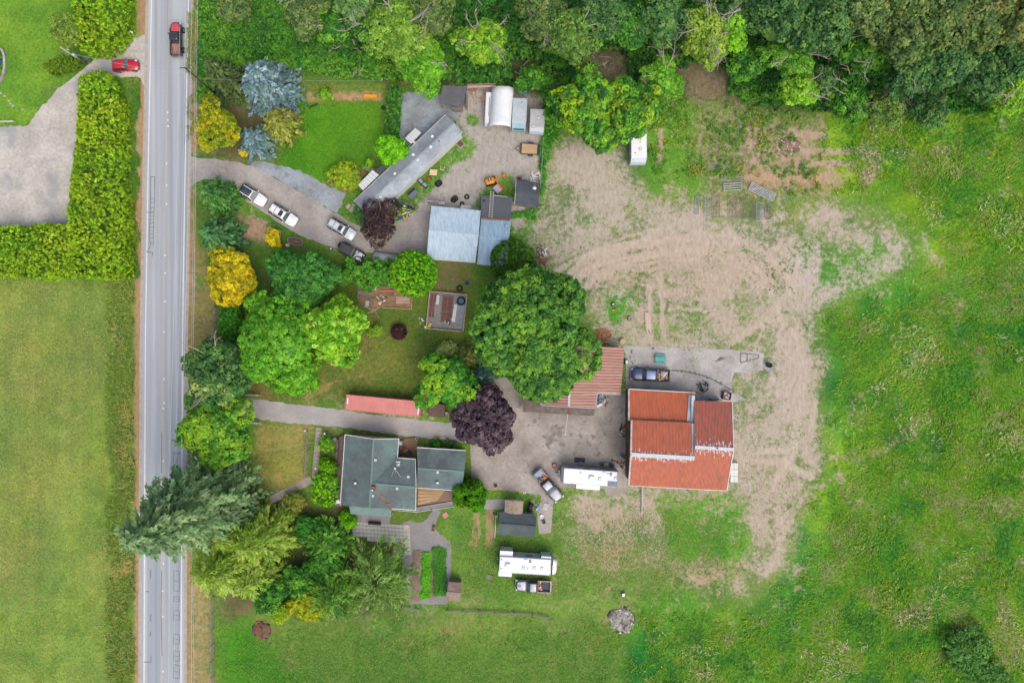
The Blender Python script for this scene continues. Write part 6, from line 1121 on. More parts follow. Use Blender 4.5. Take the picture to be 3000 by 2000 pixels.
def pickup(name, label, px, py, head, body, L=5.7, W=1.95, Hh=1.85, hood=1.15, roofm=None, cab=(.22, .12, -.1, -.13), bed=-.14, bedm=None, hoodm=None, arches=0.0, load=None, cabm=None):
    x, y, _ = G(px, py, Hh * .6); t = thing(name, label, 'pickup', (x, y, 0), R(head)); hl, hw = L / 2, W / 2; xb = L * bed; belt = hood + .05
    st = [(hl, hw * .7, .85, .42), (hl - .1, hw * .86, .98, .36), (hl - .35, hw * .95, hood - .08, .34), (hl - .8, hw * .99, hood, .34), (L * cab[0], hw, hood + .03, .34), (0, hw, belt, .34), (xb, hw, belt, .34)]
    MB().loft(hull(st)).obj('body', body, t, True)
    cabin(t, L * cab[0], L * cab[1], L * cab[2], L * cab[3], belt - .03, Hh, hw * .95, hw * .72, cabm or body, roofm)
    if hoodm: MB().loft([ring(L * cab[0] + .08, hl - .14, hw * .82, hood + .035, .2, hw1=hw * .72), ring(L * cab[0] + .16, hl - .3, hw * .7, hood + .07, .2, hw1=hw * .58)]).obj('bonnet', hoodm, t, True)
    bl = hl + xb; bz = .78; bm = bedm or m_dk; cx = (xb - hl) / 2
    MB().box(cx, 0, bz, bl - .06, W - .22, .05).obj('bed_floor', bm, t)
    for s in (-1, 1):
        MB().box(cx, s * (hw - .06), (bz + belt) / 2 - .1, bl - .02, .12, belt - bz + .24, bev=.02).obj('bed_side', body, t); MB().box(cx, s * (hw - .06), belt + .025, bl - .02, .14, .03).obj('bed_rail', m_dk if bedm is None else body, t)
        MB().box(cx - .1, s * (hw - .2), bz + .14, .9, .18, .26, bev=.04).obj('wheel_arch', bm, t)
        for xx in (L * .31, -L * .3): wheel(t, xx, s * (hw - .08 + arches), .4 + arches * .3, .28)
        MB().box(hl - .16, s * hw * .76, .88, .2, .32, .2, s * -.25, bev=.03).obj('headlight', m_head, t); MB().box(-hl + .03, s * (hw - .09), .95, .08, .14, .36).obj('tail_light', m_tail, t)
    MB().box(-hl + .05, 0, (bz + belt) / 2, .09, W - .26, belt - bz + .04, bev=.02).obj('tailgate', body, t); MB().box(xb - .06, 0, (bz + belt) / 2, .06, W - .26, belt - bz + .04).obj('bed_front', body, t)
    MB().box(-hl - .08, 0, .55, .16, W * .92, .18, bev=.04).obj('rear_bumper', m_rim, t); MB().box(hl + .02, 0, .58, .16, W * .9, .24, bev=.05).obj('front_bumper', m_rim, t); MB().box(hl - .03, 0, .88, .1, W * .5, .26, bev=.02).obj('grille', m_dk, t)
    mirrors(t, L * (cab[0] - .05), hw + .02, belt + .12, m_dk)
    return t
p_red = paint('bright_red_paint', S(196, 26, 40)); p_red2 = paint('dull_red_paint', S(214, 80, 92)); p_white = paint('white_paint', S(244, 246, 250)); p_silver = paint('silver_paint', S(206, 214, 222)); p_blue = paint('navy_paint', S(46, 66, 112)); p_blue2 = paint('light_blue_roof_paint', S(104, 136, 188)); p_blk = paint('black_paint', S(52, 54, 60)); p_grey = paint('grey_paint', S(164, 170, 182)); p_dgrey = paint('dark_grey_paint', S(84, 86, 94))
car('red_car', 'red compact car leaving the gravel entrance beside the hedge', 365, 191, 4, p_red, 4.25, 1.78, 1.48, .92, .14, .0, -.34, -.42)
car('white_crossover', 'white crossover with full glass roof, parked first along the driveway', 739, 571, -32.5, p_white, 4.75, 1.9, 1.6, .95, .17, .0, -.36, -.47, glassroof=True)
car('white_suv', 'white SUV with sunroof and roof rails, second along the driveway', 829, 629, -33, p_white, 4.85, 1.92, 1.72, 1.02, .19, .09, -.44, -.485, sunroof=True, rails=True)
car('silver_suv', 'silver boxy SUV with sunroof, parked by the purple plum', 1001, 671, -30.5, p_silver, 4.7, 1.88, 1.76, 1.05, .21, .11, -.46, -.49, sunroof=True, rails=True)
# black jeep
x, y, _ = G(1029, 738, 1); t = thing('black_jeep', 'black soft top jeep with printed silver bonnet on the grass', 'jeep', (x, y, 0), R(-29))
MB().loft(hull([(2.0, .7, .95, .45), (1.9, .76, 1.05, .42), (1.0, .8, 1.12, .42), (.5, .82, 1.12, .42), (-1.9, .84, 1.08, .42), (-2.0, .8, 1.05, .5)])).obj('body', p_blk, t, True)
MB().loft([ring(-1.98, .5, .8, 1.05, .12), ring(-1.92, .34, .76, 1.7, .12), ring(-1.8, .24, .66, 1.82, .15)]).obj('soft_top', mat('black_canvas', S(74, 76, 82), S(60, 62, 68), 2, .6, .9), t, True)
pane(t, 'windscreen', [(.62, -.7, 1.12), (.62, .7, 1.12), (.42, .66, 1.68), (.42, -.66, 1.68)], m_glass, .03); MB().box(.42, 0, 1.74, .06, 1.4, .07).obj('windscreen_frame', m_rim, t)
m_camo = mat('silver_print_bonnet', S(214, 216, 222), S(70, 70, 82), 3.2, 1.0, .35, bmp=0, lo=.52, hi=.56, spots=(S(120, 40, 50), 3, .7, .8)); MB().box(1.3, 0, 1.14, 1.15, 1.3, .06, bev=.025).obj('bonnet', m_camo, t)
for s in (-1, 1):
    for xx in (1.3, -1.25): wheel(t, xx, s * .82, .42, .28); MB().box(xx, s * .9, .92, 1.05, .26, .06, bev=.02).obj('fender', m_dk, t)
    MB().lathe(2.02, s * .5, [(.02, .86), (.13, .88), (.13, .98), (.05, 1.0)], 10).obj('headlight', m_head, t)
MB().box(2.12, 0, .6, .2, 1.6, .22, bev=.04).obj('front_bumper', m_dk, t); MB().box(-2.05, 0, .6, .15, 1.5, .2, bev=.03).obj('rear_bumper', m_dk, t); sw = MB().tube([(-2.05, .1, 1.05), (-2.32, .1, 1.05)], .4, 18).obj('spare_wheel', m_tyre, t); MB().tube([(-2.31, .1, 1.05), (-2.34, .1, 1.05)], .2, 12).obj('rim', m_dk, sw); mirrors(t, .55, .84, 1.25, m_dk)
# car under a grey cover
x, y, _ = G(1131, 757, 1); t = thing('covered_car', 'car wrapped in a grey cover beside the bright cedar', 'car', (x, y, 0), R(-9)); rg = []
for xx, hw_, zt in ((-2.3, .5, .6), (-2.2, .8, .95), (-1.9, .9, 1.25), (-1.0, .86, 1.55), (0, .85, 1.6), (.6, .88, 1.45), (1.2, .92, 1.12), (1.9, .9, 1.05), (2.25, .75, .85), (2.35, .5, .6)):
    rg.append([(xx, -hw_ * 1.05, .12), (xx, -hw_, zt * .55), (xx, -hw_ * .82, zt * .92), (xx, 0, zt), (xx, hw_ * .82, zt * .92), (xx, hw_, zt * .55), (xx, hw_ * 1.05, .12)])
MB().loft(rg).obj('car_cover', mat('grey_cover', S(158, 166, 174), S(134, 140, 150), .8, .8, .8), t, True)
for s in (-1, 1):
    for xx in (1.4, -1.4): wheel(t, xx, s * .72, .34)
pickup('red_pickup', 'red and black pickup with rusty empty bed driving on the road', 514, 114, 91, p_blk, 5.3, 1.75, 1.85, 1.15, None, (.2, .13, -.08, -.1), -.11, mat('rusty_bed', S(166, 130, 118), S(140, 100, 88), 1, .9), p_red2, .14)
tb = pickup('blue_pickup', 'dark blue pickup loaded with scrap on the concrete apron', 1906, 1098, 177.5, p_blue, 6.2, 2.0, 1.95, 1.2, p_blue2, (.22, .14, -.12, -.16), -.16)
tg = pickup('grey_pickup', 'silver pickup with tools in its bed parked askew by the travel trailer', 1606, 1423, -50, p_dgrey, 5.9, 1.95, 1.85, 1.12, p_grey, (.18, .07, -.14, -.19), -.18, mat('grey_bed_liner', S(176, 182, 194), S(150, 156, 168), 1, .7), p_grey)
tc = pickup('grey_pickup', 'silver pickup with dark bed parked beside the fifth wheel trailer', 1562, 1717, 177.5, p_dgrey, 5.6, 1.9, 1.85, 1.1, p_grey, (.2, .1, -.09, -.12), -.13, mat('black_bed_liner', S(80, 82, 90), None, 1, .5), p_grey)
MB().lathe(2.2, 0, [(.3, 1.235), (.28, 1.255)], 4).obj('bonnet_scoop', p_dgrey, tc)
# loads
def scatter(root, n, box, z, mats, seed, sz=(.12, .5), name='junk'):
    r = np.random.default_rng(seed); x0, x1, y0, y1 = box
    for i in range(n):
        o = MB().box(r.uniform(x0, x1), r.uniform(y0, y1), z + r.uniform(.02, .2), r.uniform(*sz), r.uniform(.06, .22), r.uniform(.05, .16), r.uniform(0, 3.1), bev=.01).obj(name, mats[i % len(mats)], root)
J = [plain('junk_yellow', S(226, 190, 40)), m_wood2, m_wpl, plain('junk_orange', S(226, 120, 50)), m_blk, m_gwood, plain('junk_blue', S(50, 96, 170)), plain('junk_green', S(60, 130, 90)), plain('junk_red', S(190, 50, 48))]
def cargo(name, label, veh, n, box, z, mats, seed, sz=(.12, .5)):
    o = thing(name, label, 'cargo', tuple(veh.location), veh.rotation_euler[2]); o.location.z = z; scatter(o, n, box, 0, mats, seed, sz, 'scrap_piece'); return o
cargo('scrap_load', 'mixed scrap wood and metal heaped in the blue pickup bed', tb, 46, (-2.9, -1.2, -.75, .75), .84, [m_wood2, m_wpl, m_blk, m_gwood, J[3], m_galv], 3, (.3, .9)); o = cargo('yellow_bag', 'yellow bag behind the cab of the blue pickup', tb, 0, (0, 0, 0, 0), .84, J, 1); MB().blob(-1.35, .1, .2, .24, .22, .2, 2).obj('bag', J[0], o, True)
cargo('tool_load', 'tools and bright gear heaped at the cab end of the silver pickup bed', tg, 22, (-1.9, -1.15, -.75, .75), .84, [J[3], J[7], J[6], m_wood2, m_wpl, J[8], m_blk], 5, (.25, .6)); o = cargo('orange_bin', 'orange bin in the bed of the silver pickup', tg, 0, (0, 0, 0, 0), .82, J, 1); MB().box(-1.35, .4, .2, .5, .6, .36, bev=.05).obj('bin', J[3], o)
cargo('tool_load', 'orange and white gear against the cab in the dark bed pickup', tc, 9, (-1.35, -.95, -.7, .6), .84, [J[3], m_wpl, J[0], m_blk, J[8]], 6, (.2, .5))
# ---------------------------------------------------------------- caravans and trailers
m_rv = mat('rv_roof_white', S(244, 246, 247), S(224, 228, 230), .5, .5, .5, fine=.03); m_rvs = mat('rv_side', S(206, 216, 226), S(186, 198, 210), .7, .6, .45, fine=.04); m_solar = plain('solar_panel', S(110, 124, 148), .3)
def rv(name, label, px, py, head, L, W, Hh, front=0.0, rearcut=0.0, slides=(), roof=(), side=m_rvs, top=m_rv, group=None, cat='trailer', gz=.45, rnd=.15):
    x, y, _ = G(px, py, Hh); t = thing(name, label, cat, (x, y, 0), R(head), group); hl, hw = L / 2, W / 2
    prof = [(-hl + rearcut, Hh), (hl - front, Hh), (hl - front * .25, Hh * .8), (hl, Hh * .5), (hl - .1, gz), (-hl, gz), (-hl, Hh * .75)]
    mb = MB(); n = len(prof); mb.add([(a, -hw, z) for a, z in prof] + [(a, hw, z) for a, z in prof], [tuple(range(n)), tuple(range(2 * n - 1, n - 1, -1))] + [(i, n + i, n + (i + 1) % n, (i + 1) % n) for i in range(n)]); mb.obj('body', side, t)
    MB().loft([ring(-hl + rearcut + .02, hl - front - .02, hw - .02, Hh - .01, rnd), ring(-hl + rearcut + .06, hl - front - .06, hw - .06, Hh + .045, rnd)]).obj('roof', top, t)
    for s in (-1, 1):
        MB().tube([(-hl + rearcut + .05, s * (hw + .01), Hh), (hl - front - .05, s * (hw + .01), Hh)], .035, 5).obj('roof_edge', m_rvs, t)
        for xx in (-.45, .45): wheel(t, xx - L * .05, s * (hw - .16), .36)
        for f in (-.3, .05, .32): pw = MB().box(L * f, s * (hw + .01), Hh * .62, 1.1, .03, .55).obj('window', m_win, t)
    MB().box(-L * .12, hw + .012, 1.35, .7, .035, 1.85).obj('door', m_rvs, t)
    for sx, sy, l, d, h in slides: MB().box(sx, sy, (h + .7) / 2, l, d, h - .7, bev=.03).obj('slide_out', side, t); MB().box(sx, sy, h + .03, l + .06, d + .05, .06).obj('slide_roof', top, t)
    for kind, rx_, ry_ in roof:
        if kind == 'ac': MB().loft([ring(rx_ - .42, rx_ + .42, .36, Hh + .02, .1), ring(rx_ - .4, rx_ + .4, .34, Hh + .26, .1), ring(rx_ - .3, rx_ + .3, .26, Hh + .32, .1)]).obj('air_conditioner', m_wpl, t, True)
        elif kind == 'hatch': h_ = MB().box(rx_, ry_, Hh + .07, .46, .46, .1, bev=.02).obj('roof_hatch', m_grey, t); MB().box(rx_, ry_, Hh + .125, .34, .34, .03, bev=.01).obj('hatch_lid', m_wpl, h_)
        elif kind == 'pipe': MB().lathe(rx_, ry_, [(.06, Hh), (.06, Hh + .14), (.1, Hh + .15), (.03, Hh + .2)], 8).obj('vent_pipe', m_grey, t, True)
        elif kind == 'solar': MB().box(rx_, ry_, Hh + .09, 1.55, .78, .04).obj('solar_panel', m_solar, t)
        elif kind == 'box': MB().box(rx_, ry_, Hh + .09, .62, .3, .12, bev=.03).obj('vent_box', m_wpl, t)
        elif kind == 'win': MB().box(rx_, ry_, Hh + .06, .4, .5, .05, bev=.01).obj('skylight', m_ws2, t)
    return t
t = rv('travel_trailer', 'white travel trailer with slide-out parked on the concrete yard', 1729, 1398, 176, 9.1, 2.35, 3.1, .35, .3, ((.2, 1.5, 3.7, .9, 2.75),), [('ac', -.2, 0), ('hatch', -1.5, .1), ('hatch', -4.0, -.2), ('win', -3.2, -.75), ('box', -2.2, -.9), ('box', -2.75, -.7), ('pipe', 1.6, -.7), ('pipe', -3.6, .7), ('solar', -3.6, .75)])
MB().lathe(4.75, -.25, [(.1, .5), (.17, .6), (.17, 1.0), (.08, 1.1)], 10).obj('gas_bottle', m_wpl, t, True); MB().lathe(4.75, .15, [(.1, .5), (.17, .6), (.17, 1.0), (.08, 1.1)], 10).obj('gas_bottle', m_wpl, t, True); MB().box(4.9, 0, .45, .9, .12, .12).obj('drawbar', m_blk, t)
t = rv('fifth_wheel', 'white fifth wheel trailer with rounded nose and three slide-outs on the grass', 1541, 1657, -3.5, 8.4, 2.45, 3.4, .35, 0, ((-3.2, 1.55, 2.0, 1.0, 3.1), (3.1, 1.3, 1.5, .6, 3.1), (-3.2, -1.5, 2.05, .9, 3.0)), [('ac', -2.9, 0), ('hatch', -.4, -.3), ('hatch', 1.3, -.2), ('hatch', 2.5, -.2), ('pipe', .3, -.3), ('win', .6, .8), ('box', -.1, .95), ('pipe', -3.9, .8), ('pipe', -3.9, -.6)])
MB().loft([ring(3.7, 4.75, 1.15, 1.6, .5, 4), ring(3.7, 4.95, 1.2, 2.4, .55, 4), ring(3.7, 4.85, 1.2, 3.1, .55, 4), ring(3.7, 4.5, 1.1, 3.38, .5, 4)]).obj('nose_cap', m_rv, t, True); MB().box(-4.35, .2, 1.4, .25, .9, 1.6, bev=.03).obj('rear_rack', m_dk, t); MB().tube([(-4.5, .6, .9), (-4.5, .6, 2.9)], .04, 5).obj('ladder_rail', m_rim, t); MB().tube([(-4.5, .9, .9), (-4.5, .9, 2.9)], .04, 5).obj('ladder_rail', m_rim, t)
rv('old_camper', 'white camper half hidden beneath the maple by the dirt lot', 1872, 425, -90, 5.6, 2.45, 2.7, .7, .1, (), [('hatch', .6, .2), ('box', -.5, .3), ('pipe', 1.3, -.6)])
rv('small_camper', 'small grey roofed camper with black hatch next to the wire fence', 1574, 352, -93, 3.7, 2.25, 2.6, .7, .1, (), [('hatch', -.3, .2), ('hatch', 1.05, -.55)], top=mat('grey_camper_roof', S(202, 202, 202), S(180, 180, 180), 1, .6))
t = rv('blue_camper', 'old pale blue camper with silvery roof between the shelter and small camper', 1522, 330, -93, 5.0, 2.2, 2.7, .75, .2, (), [('pipe', -1.6, .3)], side=mat('pale_blue_side', S(160, 198, 214), S(140, 176, 194), 1, .6), top=mat('silver_roof', S(196, 208, 214), S(170, 182, 190), .6, .8), rnd=.35); MB().box(2.42, 0, 1.75, .06, 1.7, .6).obj('front_window', m_glass, t)
# white tarpaulin shelter over a trailer
t = thing('tarp_shelter', 'white tarpaulin tent shelter draped over a trailer at the back fence', 'shelter', G(1472, 315)); m_tarp = mat('white_tarpaulin', S(242, 245, 248), S(214, 222, 230), .5, .6, .5, fine=.03); sec = []
for (yt, yb) in ((0, 1),): pass
T0 = [G(1440, 258, 1.2), G(1443, 256, 2.2), G(1458, 252, 3.4), G(1490, 253, 3.5), G(1504, 258, 2.9), G(1506, 260, 1.5)]; T1 = [G(1428, 372, 1.2), G(1434, 372, 2.2), G(1446, 366, 3.4), G(1480, 368, 3.5), G(1495, 372, 2.9), G(1496, 374, 1.5)]; V = []; k = 9
for i in range(k):
    f_ = i / (k - 1); sag = .12 * math.sin(f_ * math.pi * 4) ** 2
    for a, b in zip(T0, T1): p_ = lerp(a, b, f_); V.append((p_[0], p_[1], p_[2] - sag * (p_[2] > 3)))
n = len(T0); mb = MB(); mb.add(V, [(i * n + j, i * n + j + 1, (i + 1) * n + j + 1, (i + 1) * n + j) for i in range(k - 1) for j in range(n - 1)]); o = mb.obj('tarpaulin', m_tarp, t, True, world=True); so = o.modifiers.new('thickness', 'SOLIDIFY'); so.thickness = .03
for p_ in (T0[1], T0[4], T1[1], T1[4]): MB().tube([(p_[0], p_[1], 0), p_], .06, 6).obj('pole', m_galv, t, world=True)
t = rv('boat_trailer', 'narrow white trailer standing along the west side of the tarpaulin shelter', 1431, 318, -93, 5.4, .95, 1.7, .4, .1, (), [], gz=.3)
MB().box(-.3, .1, 1.78, 3.0, .07, .02).obj('roof_seam', m_blk, t)
t = thing('storage_bin', 'small pale blue bin behind the old blue camper', 'bin', G(1530, 270)); MB().box(0, 0, .7, 1.5, .95, 1.4, -.05, bev=.06).obj('bin_body', MATS['pale_blue_side'], t); MB().box(0, 0, 1.44, 1.56, 1.0, .08, -.05, bev=.03).obj('lid', m_galv, t)
# flatbed trailer
x, y, _ = G(1553, 437, .6); t = thing('flatbed_trailer', 'small flatbed trailer with tan plank deck in the gravel yard', 'trailer', (x, y, 0), R(-4))
for i in range(7): MB().box(-.1, -.68 + i * .227, .62, 2.5, .2, .05).obj('deck_plank', m_wood2, t)
MB().box(-.1, 0, .53, 2.9, 1.7, .1, bev=.01).obj('frame', m_dk, t)
for s in (-1, 1): wheel(t, .1, s * .98, .32, .2); MB().box(.1, s * .98, .66, .85, .28, .05, bev=.015).obj('mudguard', m_dk, t); MB().box(-.1, s * .82, .68, 2.9, .06, .08).obj('side_rail', m_dk, t)
MB().tube([(-1.5, .6, .5), (-2.5, 0, .45)], .05, 5).obj('drawbar', m_dk, t); MB().tube([(-1.5, -.6, .5), (-2.5, 0, .45)], .05, 5).obj('drawbar', m_dk, t); MB().box(1.45, 0, .62, .3, 1.6, .06).obj('ramp', m_dk, t)
# ---------------------------------------------------------------- poles, wires, fences
m_pole = mat('creosoted_pole', S(92, 84, 78), S(70, 64, 60), 2, .7, .9, stretch=(1, 1, .2)); m_wire = plain('aluminium_wire', S(206, 212, 220), .5, .2); m_ins = plain('insulator', S(222, 228, 230), .3)
def pole(label, px, py, h, arm=None, arm_rz=0.0, m=m_pole, trans=None, name='utility_pole'):
    x, y, _ = G(px, py, h); t = thing(name, label, 'utility pole', (x, y, 0)); MB().tube([(0, 0, -.1), (0, 0, h * .5), (0, 0, h)], .17, 8, .11).obj('shaft', m, t, True)
    if arm:
        c = MB().box(0, .12, h - .35, arm, .1, .12, arm_rz).obj('cross_arm', m_pole, t)
        for f in (-.47, 0, .47): MB().lathe(f * arm * math.cos(arm_rz), .12 + f * arm * math.sin(arm_rz), [(.05, h - .29), (.09, h - .2), (.04, h - .08)], 8).obj('insulator', m_ins, c, True)
    if trans: MB().lathe(.32, -.05, [(.24, trans), (.28, trans + .1), (.28, trans + .8), (.2, trans + .95)], 12).obj('transformer', m_galv, t, True); MB().lathe(.05, .34, [(.05, trans + 1.4), (.1, trans + 1.5), (.05, trans + 1.9)], 8).obj('fuse_cutout', m_ins, t, True)
    return t
pole('tall dark utility pole with cross arm at the ivy bank beside the road', 541, 199, 11, 1.9); pole('utility pole with cross arm rising from the chestnut trees beside the road', 515, 1293, 11, 1.9)
pole('service pole at the end of the ivy hedge behind the lawn', 1126, 234, 6, .8); pole('pale utility pole with transformer and lamp beside the gravel entrance', 176, 138, 6.6, None, 0, mat('pale_pole', S(190, 184, 174), S(160, 152, 142), 2, .6), 3.2)
def wire(label, pts, r=.022, name='power_line', sag=.25, group='overhead wires along the road'):
    mb = MB(); q = []
    for (a, b) in zip(pts, pts[1:]):
        a, b = Vector(a), Vector(b)
        for i in range(10): f = i / 10; p = a.lerp(b, f); p.z -= sag * 4 * f * (1 - f); q.append(p)
    q.append(Vector(pts[-1])); mb.tube(q, r, 4); o = mb.obj(name, m_wire); return tag(o, label, 'wire', group)
for i, (dx, h, lab) in enumerate(((-17, 11, 'overhead power line closest to the centre line of the road'), (0, 11, 'overhead power line running just inside the white edge line'), (17, 11, 'overhead power line above the road shoulder'))):
    wire(lab, [G(541 + dx + 11, -600, h), G(541 + dx, 198, h - .1), G(515 + dx, 1292, h - .1), G(502 + dx, 2600, h)], .026)
wire('telephone cable low over the grass verge east of the road', [G(585, -600, 7), G(575, 220, 7), G(561, 1280, 7), G(556, 2600, 7)], .03); wire('lower telephone cable beside the verge cable', [G(580, -600, 6.5), G(570, 225, 6.5), G(556, 1280, 6.5), G(575, 2600, 6.5)], .022)
wire('service wire crossing the road to the transformer pole', [G(541, 215, 9.5), G(400, 196, 8), G(176, 150, 6)], .018, sag=.3); wire('thin service wire above the unmown strip', [G(600, 232, 8), G(880, 236, 6.6), G(1126, 236, 5.8)], .009); wire('thin service wire above the front lawn of the house', [G(560, 1325, 7), G(740, 1328, 6), G(985, 1285, 4.5)], .008); wire('second thin wire between driveway and the house', [G(740, 1240, 6), G(985, 1278, 4.5)], .008)
def rail_fence(label, pts, h, n_rail, m, post=2.4, name='rail_fence', cat='fence', r=.05):
    x0, y0, _ = G(*pts[len(pts) // 2]); t = thing(name, label, cat, (x0, y0, 0)); P = [Vector(G(*p)) for p in pts]
    for a, b in zip(P, P[1:]):
        L_ = (b - a).length; n = max(1, int(L_ / post))
        for i in range(n + 1): p = a.lerp(b, i / n); MB().box(p.x, p.y, h / 2, .1, .1, h + .1, math.atan2(b.y - a.y, b.x - a.x)).obj('post', m, t, world=True)
        for k in range(n_rail): z = h * (k + .7) / n_rail; MB().tube([(a.x, a.y, z), (b.x, b.y, z + .02)], r, 4).obj('rail', m, t, world=True)
    return t
rail_fence('grey three rail fence beside the road behind the cypress row', [(634, 850), (636, 1040)], 1.3, 3, m_gwood); rail_fence('grey rail fence at the dry verge south of the shaggy conifer', [(627, 1745), (626, 2160)], 1.3, 3, m_gwood); rail_fence('teal wire fence between the gravel yard and the dirt lot', [(1591, 415), (1586, 500), (1582, 545)], 1.5, 3, plain('teal_wire', S(160, 190, 190)), 2.4, 'wire_fence', r=.025); rail_fence('log rail fence with knobbed posts across the front lawn', [(902, 1262), (900, 1320), (896, 1390)], 1.0, 2, m_gwood, 3.0, r=.07); rail_fence('low weathered rail fence behind the parked silver pickup', [(1310, 1786), (1450, 1790), (1560, 1796), (1606, 1804)], .8, 2, m_gwood, r=.07); rail_fence('short stub of rail fence below the junipers', [(1178, 1776), (1226, 1782)], .7, 2, m_gwood); rail_fence('single pipe barrier across the gravel lane beside the garage', [(1222, 622), (1258, 626)], 1.0, 1, plain('green_grey_pipe', S(150, 166, 160)), 2.1, 'barrier'); rail_fence('short white fence at the lawn corner of the gravel lot', [(-30, 360), (45, 358)], .8, 2, m_trim)
t = thing('board_fence', 'pinkish plank fence behind the flat roofed shed and shelter', 'fence', G(1412, 257))
for i in range(9): a, b = G(1369 + i * 9.4, 259 - i * .4), G(1377.8 + i * 9.4, 258.6 - i * .4); MB().prism([a[:2], b[:2], (b[0], b[1] + .06), (a[0], a[1] + .06)], 0, 1.6 - .05 * (i % 3)).obj('board', mat('pink_board', S(206, 178, 158), S(180, 150, 130), 1.2, .7), t, world=True)
bar(t, 'top_rail', G(1369, 255, 1.65), G(1452, 252, 1.65), .3, .05, MATS['pink_board'])
t = thing('board_fence', 'old leaning plank fence behind the blue gravel pad', 'fence', G(1200, 252))
for i in range(5): a, b = G(1176 + i * 9, 250 - i * .8), G(1184 + i * 9, 249 - i * .8); MB().prism([a[:2], b[:2], (b[0], b[1] + .06), (a[0], a[1] + .06)], 0, 1.3 + .05 * (i % 2)).obj('board', m_wood, t, world=True)
for px, py, lab in ((745, 1156, 'white driveway gate wing north of the entrance'), (743, 1237, 'white driveway gate wing south of the entrance')):
    x, y, _ = G(px, py); t = thing('driveway_gate', lab, 'gate', (x, y, 0), R(-2), 'driveway gate wings')
    for s in (-1, 1): MB().box(s * 1.0, 0, .65, .1, .1, 1.35).obj('post', m_trim, t)
    for z in (.25, .6, .95, 1.2): MB().box(0, 0, z, 2.0, .06, .08).obj('rail', m_trim, t)
    MB().box(0, -.04, .72, 2.15, .04, .08, 0, .42).obj('brace', m_trim, t)
# ---------------------------------------------------------------- small things
def put(name, label, cat, px, py, rz=0.0, group=None, z=0.0): x, y, _ = G(px, py, z); return thing(name, label, cat, (x, y, z), R(rz), group)
def tyre(label, px, py, r=.36, n=1, dx=0, z=0.0):
    for i in range(n):
        t = put('tyre', label if n == 1 else label + (', lower one', ', upper one')[i], 'tyre', px + dx * i, py - dx * i * .8, 0, None, z + .24 * i); MB().torus(0, 0, .12, r * .74, .125, 18, 8, .95).obj('tread', m_tyre, t, True); MB().torus(0, 0, .12, r * .5, .04, 16, 6, 1.5).obj('bead', m_dk, t, True)
tyre('two black tyres leaning together beside the mobile home tables', 1283, 540, .55, 2, 4); tyre('stacked tyre pair by the pink door of the garage', 1329, 586, .5, 2, 5); tyre('tyre filled with pale gravel by the garage', 1368, 577, .42); tyre('small tyre lying by the white tub at the garage', 1354, 598, .36); tyre('tyre lying in grass beside the garden enclosure', 1347, 845, .55); tyre('tyre at the corner of the mobile home lawn', 1123, 317, .3); tyre('tyre wheel leaning by blue sheet at the mobile home', 1199, 606, .3); tyre('pale wheel next to the scrap heap at the mobile home', 1210, 609, .34)
def barrel(name, label, px, py, r, h, m, cat='barrel', inner=None):
    t = put(name, label, cat, px, py); MB().lathe(0, 0, [(r * .92, 0), (r, h * .1), (r * .96, h * .35), (r, h * .6), (r, h), (r * .86, h), (r * .84, h * .55)], 14).obj('drum', m, t, True); MB().lathe(0, 0, [(r * .84, h * .5), (r * .8, h * .56)], 12).obj('contents', inner or m_dk, t); return t
barrel('drum', 'dark drum with white lid in the grass by the cone', 1796, 893, .3, .7, m_blk, inner=m_wpl); barrel('drum', 'blue tub beside the huge maple and the tyre', 1368, 830, .36, .4, J[6]); barrel('bucket', 'small blue bucket on the grass behind the black jeep', 971, 729, .24, .4, J[6], 'bucket', m_wpl); barrel('planter', 'teal planter pot on the concrete strip by the garden shed', 1593, 1527, .3, .4, plain('teal_pot', S(70, 120, 130)), 'pot'); barrel('fire_bowl', 'round red fire bowl near the travel trailer hitch', 1624, 1363, .42, .35, J[8], 'fire bowl', m_gwood); barrel('patio_pot', 'round brown patio table by the house corner post', 982, 1288, .5, .55, m_wood, 'table', m_gwood); barrel('clay_pot', 'orange clay pot behind the charcoal shed', 1520, 524, .34, .45, plain('clay', S(196, 140, 108)), 'pot'); barrel('trash_can', 'blue bin beside the column cypresses', 196, 191, .45, .9, J[6], 'bin', J[6]); barrel('blue_tub', 'blue tub on the brick bed between the house wings', 1202, 1324, .3, .5, J[6], 'tub'); barrel('burn_barrel', 'sooty burn barrel at the end of the concrete apron', 2251, 1069, .42, .7, m_dk, inner=mat('soot', S(60, 48, 46)))
for i, (x, y) in enumerate(((1221, 1284), (1226, 1290), (1219, 1294))): barrel('flower_pot', ('white pot nearest the driveway by the house', 'olive pot between two white pots by the house', 'white pot closest to the brick bed by the house')[i], x, y, .22, .35, (m_wpl, plain('olive_pot', S(170, 160, 90)), m_wpl)[i], 'pot')
t = put('traffic_cone', 'fallen orange and white traffic cone in the grass', 'cone', 1800, 907, 20); MB().tube([(.25, 0, .16), (-.1, 0, .12)], .17, 10, .1).obj('cone_base', J[3], t); MB().tube([(-.1, 0, .12), (-.45, 0, .07)], .1, 10, .03).obj('cone_tip', m_wpl, t); MB().box(.27, 0, .17, .04, .36, .36).obj('foot', J[3], t)
t = put('tree_stump', 'pale ring shaped stump in the green tuft on the lot', 'stump', 1845, 933); MB().lathe(0, 0, [(.42, 0), (.38, .3), (.36, .42), (.2, .42), (.16, .34)], 14).obj('stump', m_gwood, t, True)
t = put('lumber_stack', 'stack of long tan planks lying on the dirt lot', 'lumber', 1897, 943, 93)
